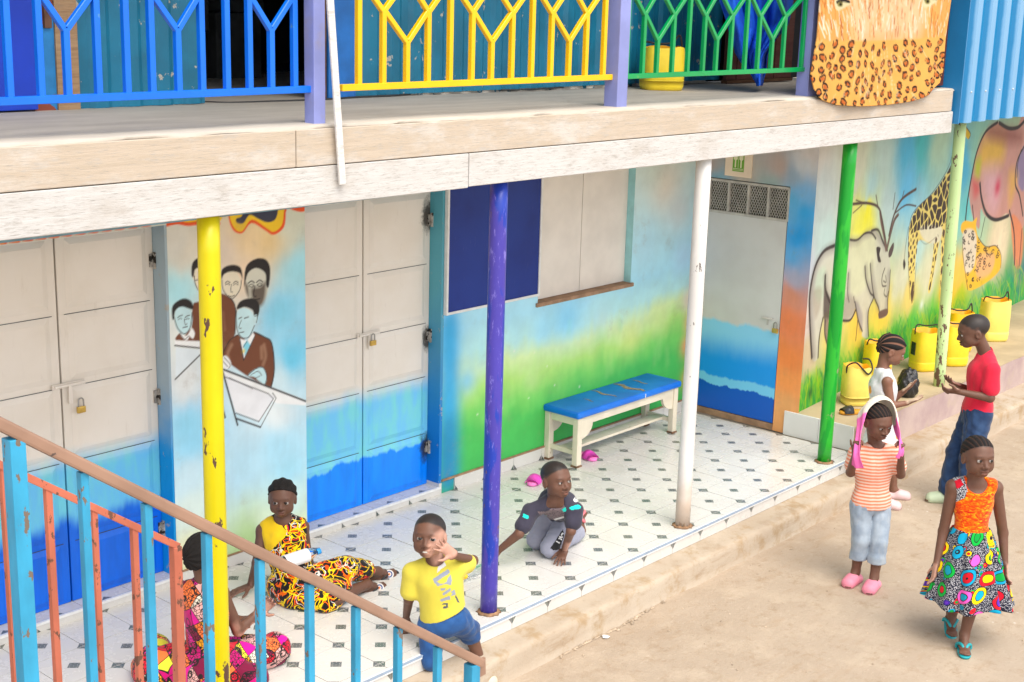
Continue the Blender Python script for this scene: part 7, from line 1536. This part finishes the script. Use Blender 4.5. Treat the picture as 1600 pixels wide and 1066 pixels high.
for f_ in (f1, f2):
    sole(o, f_[0], f_[1], f_[2], f_[3], M_blks, .195, .037); thong(o, f_[0], f_[1], f_[2], f_[3], M_blks, 1, r=.007)
    ce = f_[0]+f_[1]*.085+f_[2]*.018-NH*.012; vw = unit(CAM-ce); a1 = unit(np.cross(vw, UPV)); a2 = np.cross(a1, vw)
    for i_, (r_, m_) in enumerate(((.026, 0), (.019, 1), (.012, 0), (.0065, 2))):
        n = 20; q_ = [ce+vw*(.012+.0012*i_)+a1*r_*math.cos(2*math.pi*k/n)+a2*r_*math.sin(2*math.pi*k/n) for k in range(n)]; q0 = [p-vw*(.006) for p in q_]
        MB().add(q_+q0, [tuple(range(n))]+[(k, (k+1) % n, n+(k+1) % n, n+k) for k in range(n)]).obj('badge', M_ring[m_], o)
S = Sdf(.0055); P.torso(S, pel, neck, shR*.7+neck*.3, shL*.9+neck*.1, F, .014); S.cone(pel, ch, .085, .085, .03, side=Rb, flat=1.25)
S.cone(shR+Rb*.03, shR-UPV*.08+Rb*.04, .040, .045, .008, 's'); S.cone(shL-Rb*.035, shL-UPV*.08-Rb*.045, .036, .040, .008, 's'); S.ell(neck+UPV*.03+F*.03, (.056, .056, .050), B, .006, 's'); S.wrinkle(.0028, 30, 23)
fy = lambda C_, N_: np.where(inpoly(seen(C_), [(395, 800), (424, 806), (434, 815), (449, 831), (436, 848), (416, 868), (405, 876)]) & front(N_), 1, 0)
P.cloth('dress_bodice', S, [C_streak, C_yplain], facefn=fy)
S = Sdf(.0058); S.ell(pel-UPV*.02, (.135, .125, .095), B, .04); S.cone(hR, kR-unit(kR-hR)*.03, .085, .074, .04); S.cone(hL, kL, .085, .066, .04); S.cone(kL, kL+(anL-kL)*.62, .066, .055, .03); S.cone((hR+hL)/2+F*.1-UPV*.02, (kR+kL)/2-UPV*.02, .07, .06, .05); S.cone(A_(452, 935, .04), A_(500, 945, .035), .055, .045, .05); S.cut(np.array([0, 0, .006]), -UPV); S.wrinkle(.0055, 24, 24); P.cloth('dress_skirt', S, C_streak)
e0, e1 = A_(441, 880, .325), A_(503, 860, .335); t = NT('milky_plastic'); t.color((.72, .74, .78)).set(.25, 0, .5); M_milk = t.mat
bottle(e0, e1-e0, .235, .037, M_clear, plastic('blue_cap', lin(40, 150, 225)), 'white wrapped bottle with blue cap lying in the seated girl\'s lap', body2=M_milk)

# ------------------------------------------------------------------ girl in the patchwork dress, seen from behind
P = Person('girl in magenta patchwork dress sitting with her back to the stairs', SK*1.0, A_(325, 1058, 0), 1.02)
F = facing(128); hc = A_(323, 869, .63); neck = P.neckline(hc, facing(128), 1.0, .122, .012); pel = np.array([neck[0], neck[1], .11]); shL, shR = P.p(290, 926, .02), P.p(345, 926, -.02)
B, ch = P.torso(P.b, pel, neck, shR, shL, F); Rb = B[:, 0]
P.head(hc, facing(135, -6), 1.04)
elR, wrR = A_(372, 985, .22), A_(404, 957, .27); P.arm(shR, elR, wrR); P.hand(wrR, unit(RH_*.5+UPV*.5), -NH*.6+UPV*.3, True, (.4, .5))
elL, wrL = A_(330, 970, .24)+NH*.10, A_(370, 975, .24)+NH*.05; P.arm(shL, elL, wrL); P.hand(wrL, RH_+UPV*.1, -UPV, False, (.4, .6))
kR, kL = A_(428, 1015, .07), A_(232, 1042, .07); hR, hL = pel+Rb*.06-UPV*.03, pel-Rb*.06-UPV*.03; anR, anL = kR+np.array([-.12, .22, -.03]), kL+np.array([.20, .20, -.03])
P.leg(hR, kR, anR); P.leg(hL, kL, anL); P.foot(anR, unit(np.array([-.8, .4, 0]))); P.foot(anL, unit(np.array([.8, .4, 0])))
o = P.finish(); P.hair(.010, 13, amp=.003, col=(.014, .012, .012), off=.012)
S = Sdf(.0055); P.torso(S, pel, neck, shR*.8+neck*.2, shL*.8+neck*.2, F, .014); S.cone(pel, ch, .088, .088, .03, side=Rb, flat=1.25); S.cone(shR+Rb*.04, shR-UPV*.08+Rb*.05, .038, .042, .008, 's'); S.cone(shL-Rb*.04, shL-UPV*.08-Rb*.05, .038, .042, .008, 's'); S.ell(neck+UPV*.03-F*.0, (.060, .060, .045), B, .006, 's'); S.wrinkle(.003, 28, 27); P.cloth('dress_bodice', S, C_patch)
S = Sdf(.0058); S.ell(pel-UPV*.03, (.17, .16, .11), B, .05); S.cone(hR, kR, .10, .075, .05); S.cone(hL, kL, .10, .075, .05); S.cone(kR, anR, .07, .06, .05); S.cone(kL, anL, .07, .06, .05); S.cone(pel-UPV*.06, A_(230, 1060, .04), .09, .05, .06); S.cone(pel-UPV*.06, A_(400, 1060, .04), .09, .06, .06); S.cone(pel-UPV*.06, A_(320, 1085, .04), .10, .06, .06); S.cut(np.array([0, 0, .006]), -UPV); S.wrinkle(.008, 20, 28); P.cloth('dress_skirt', S, C_patch)
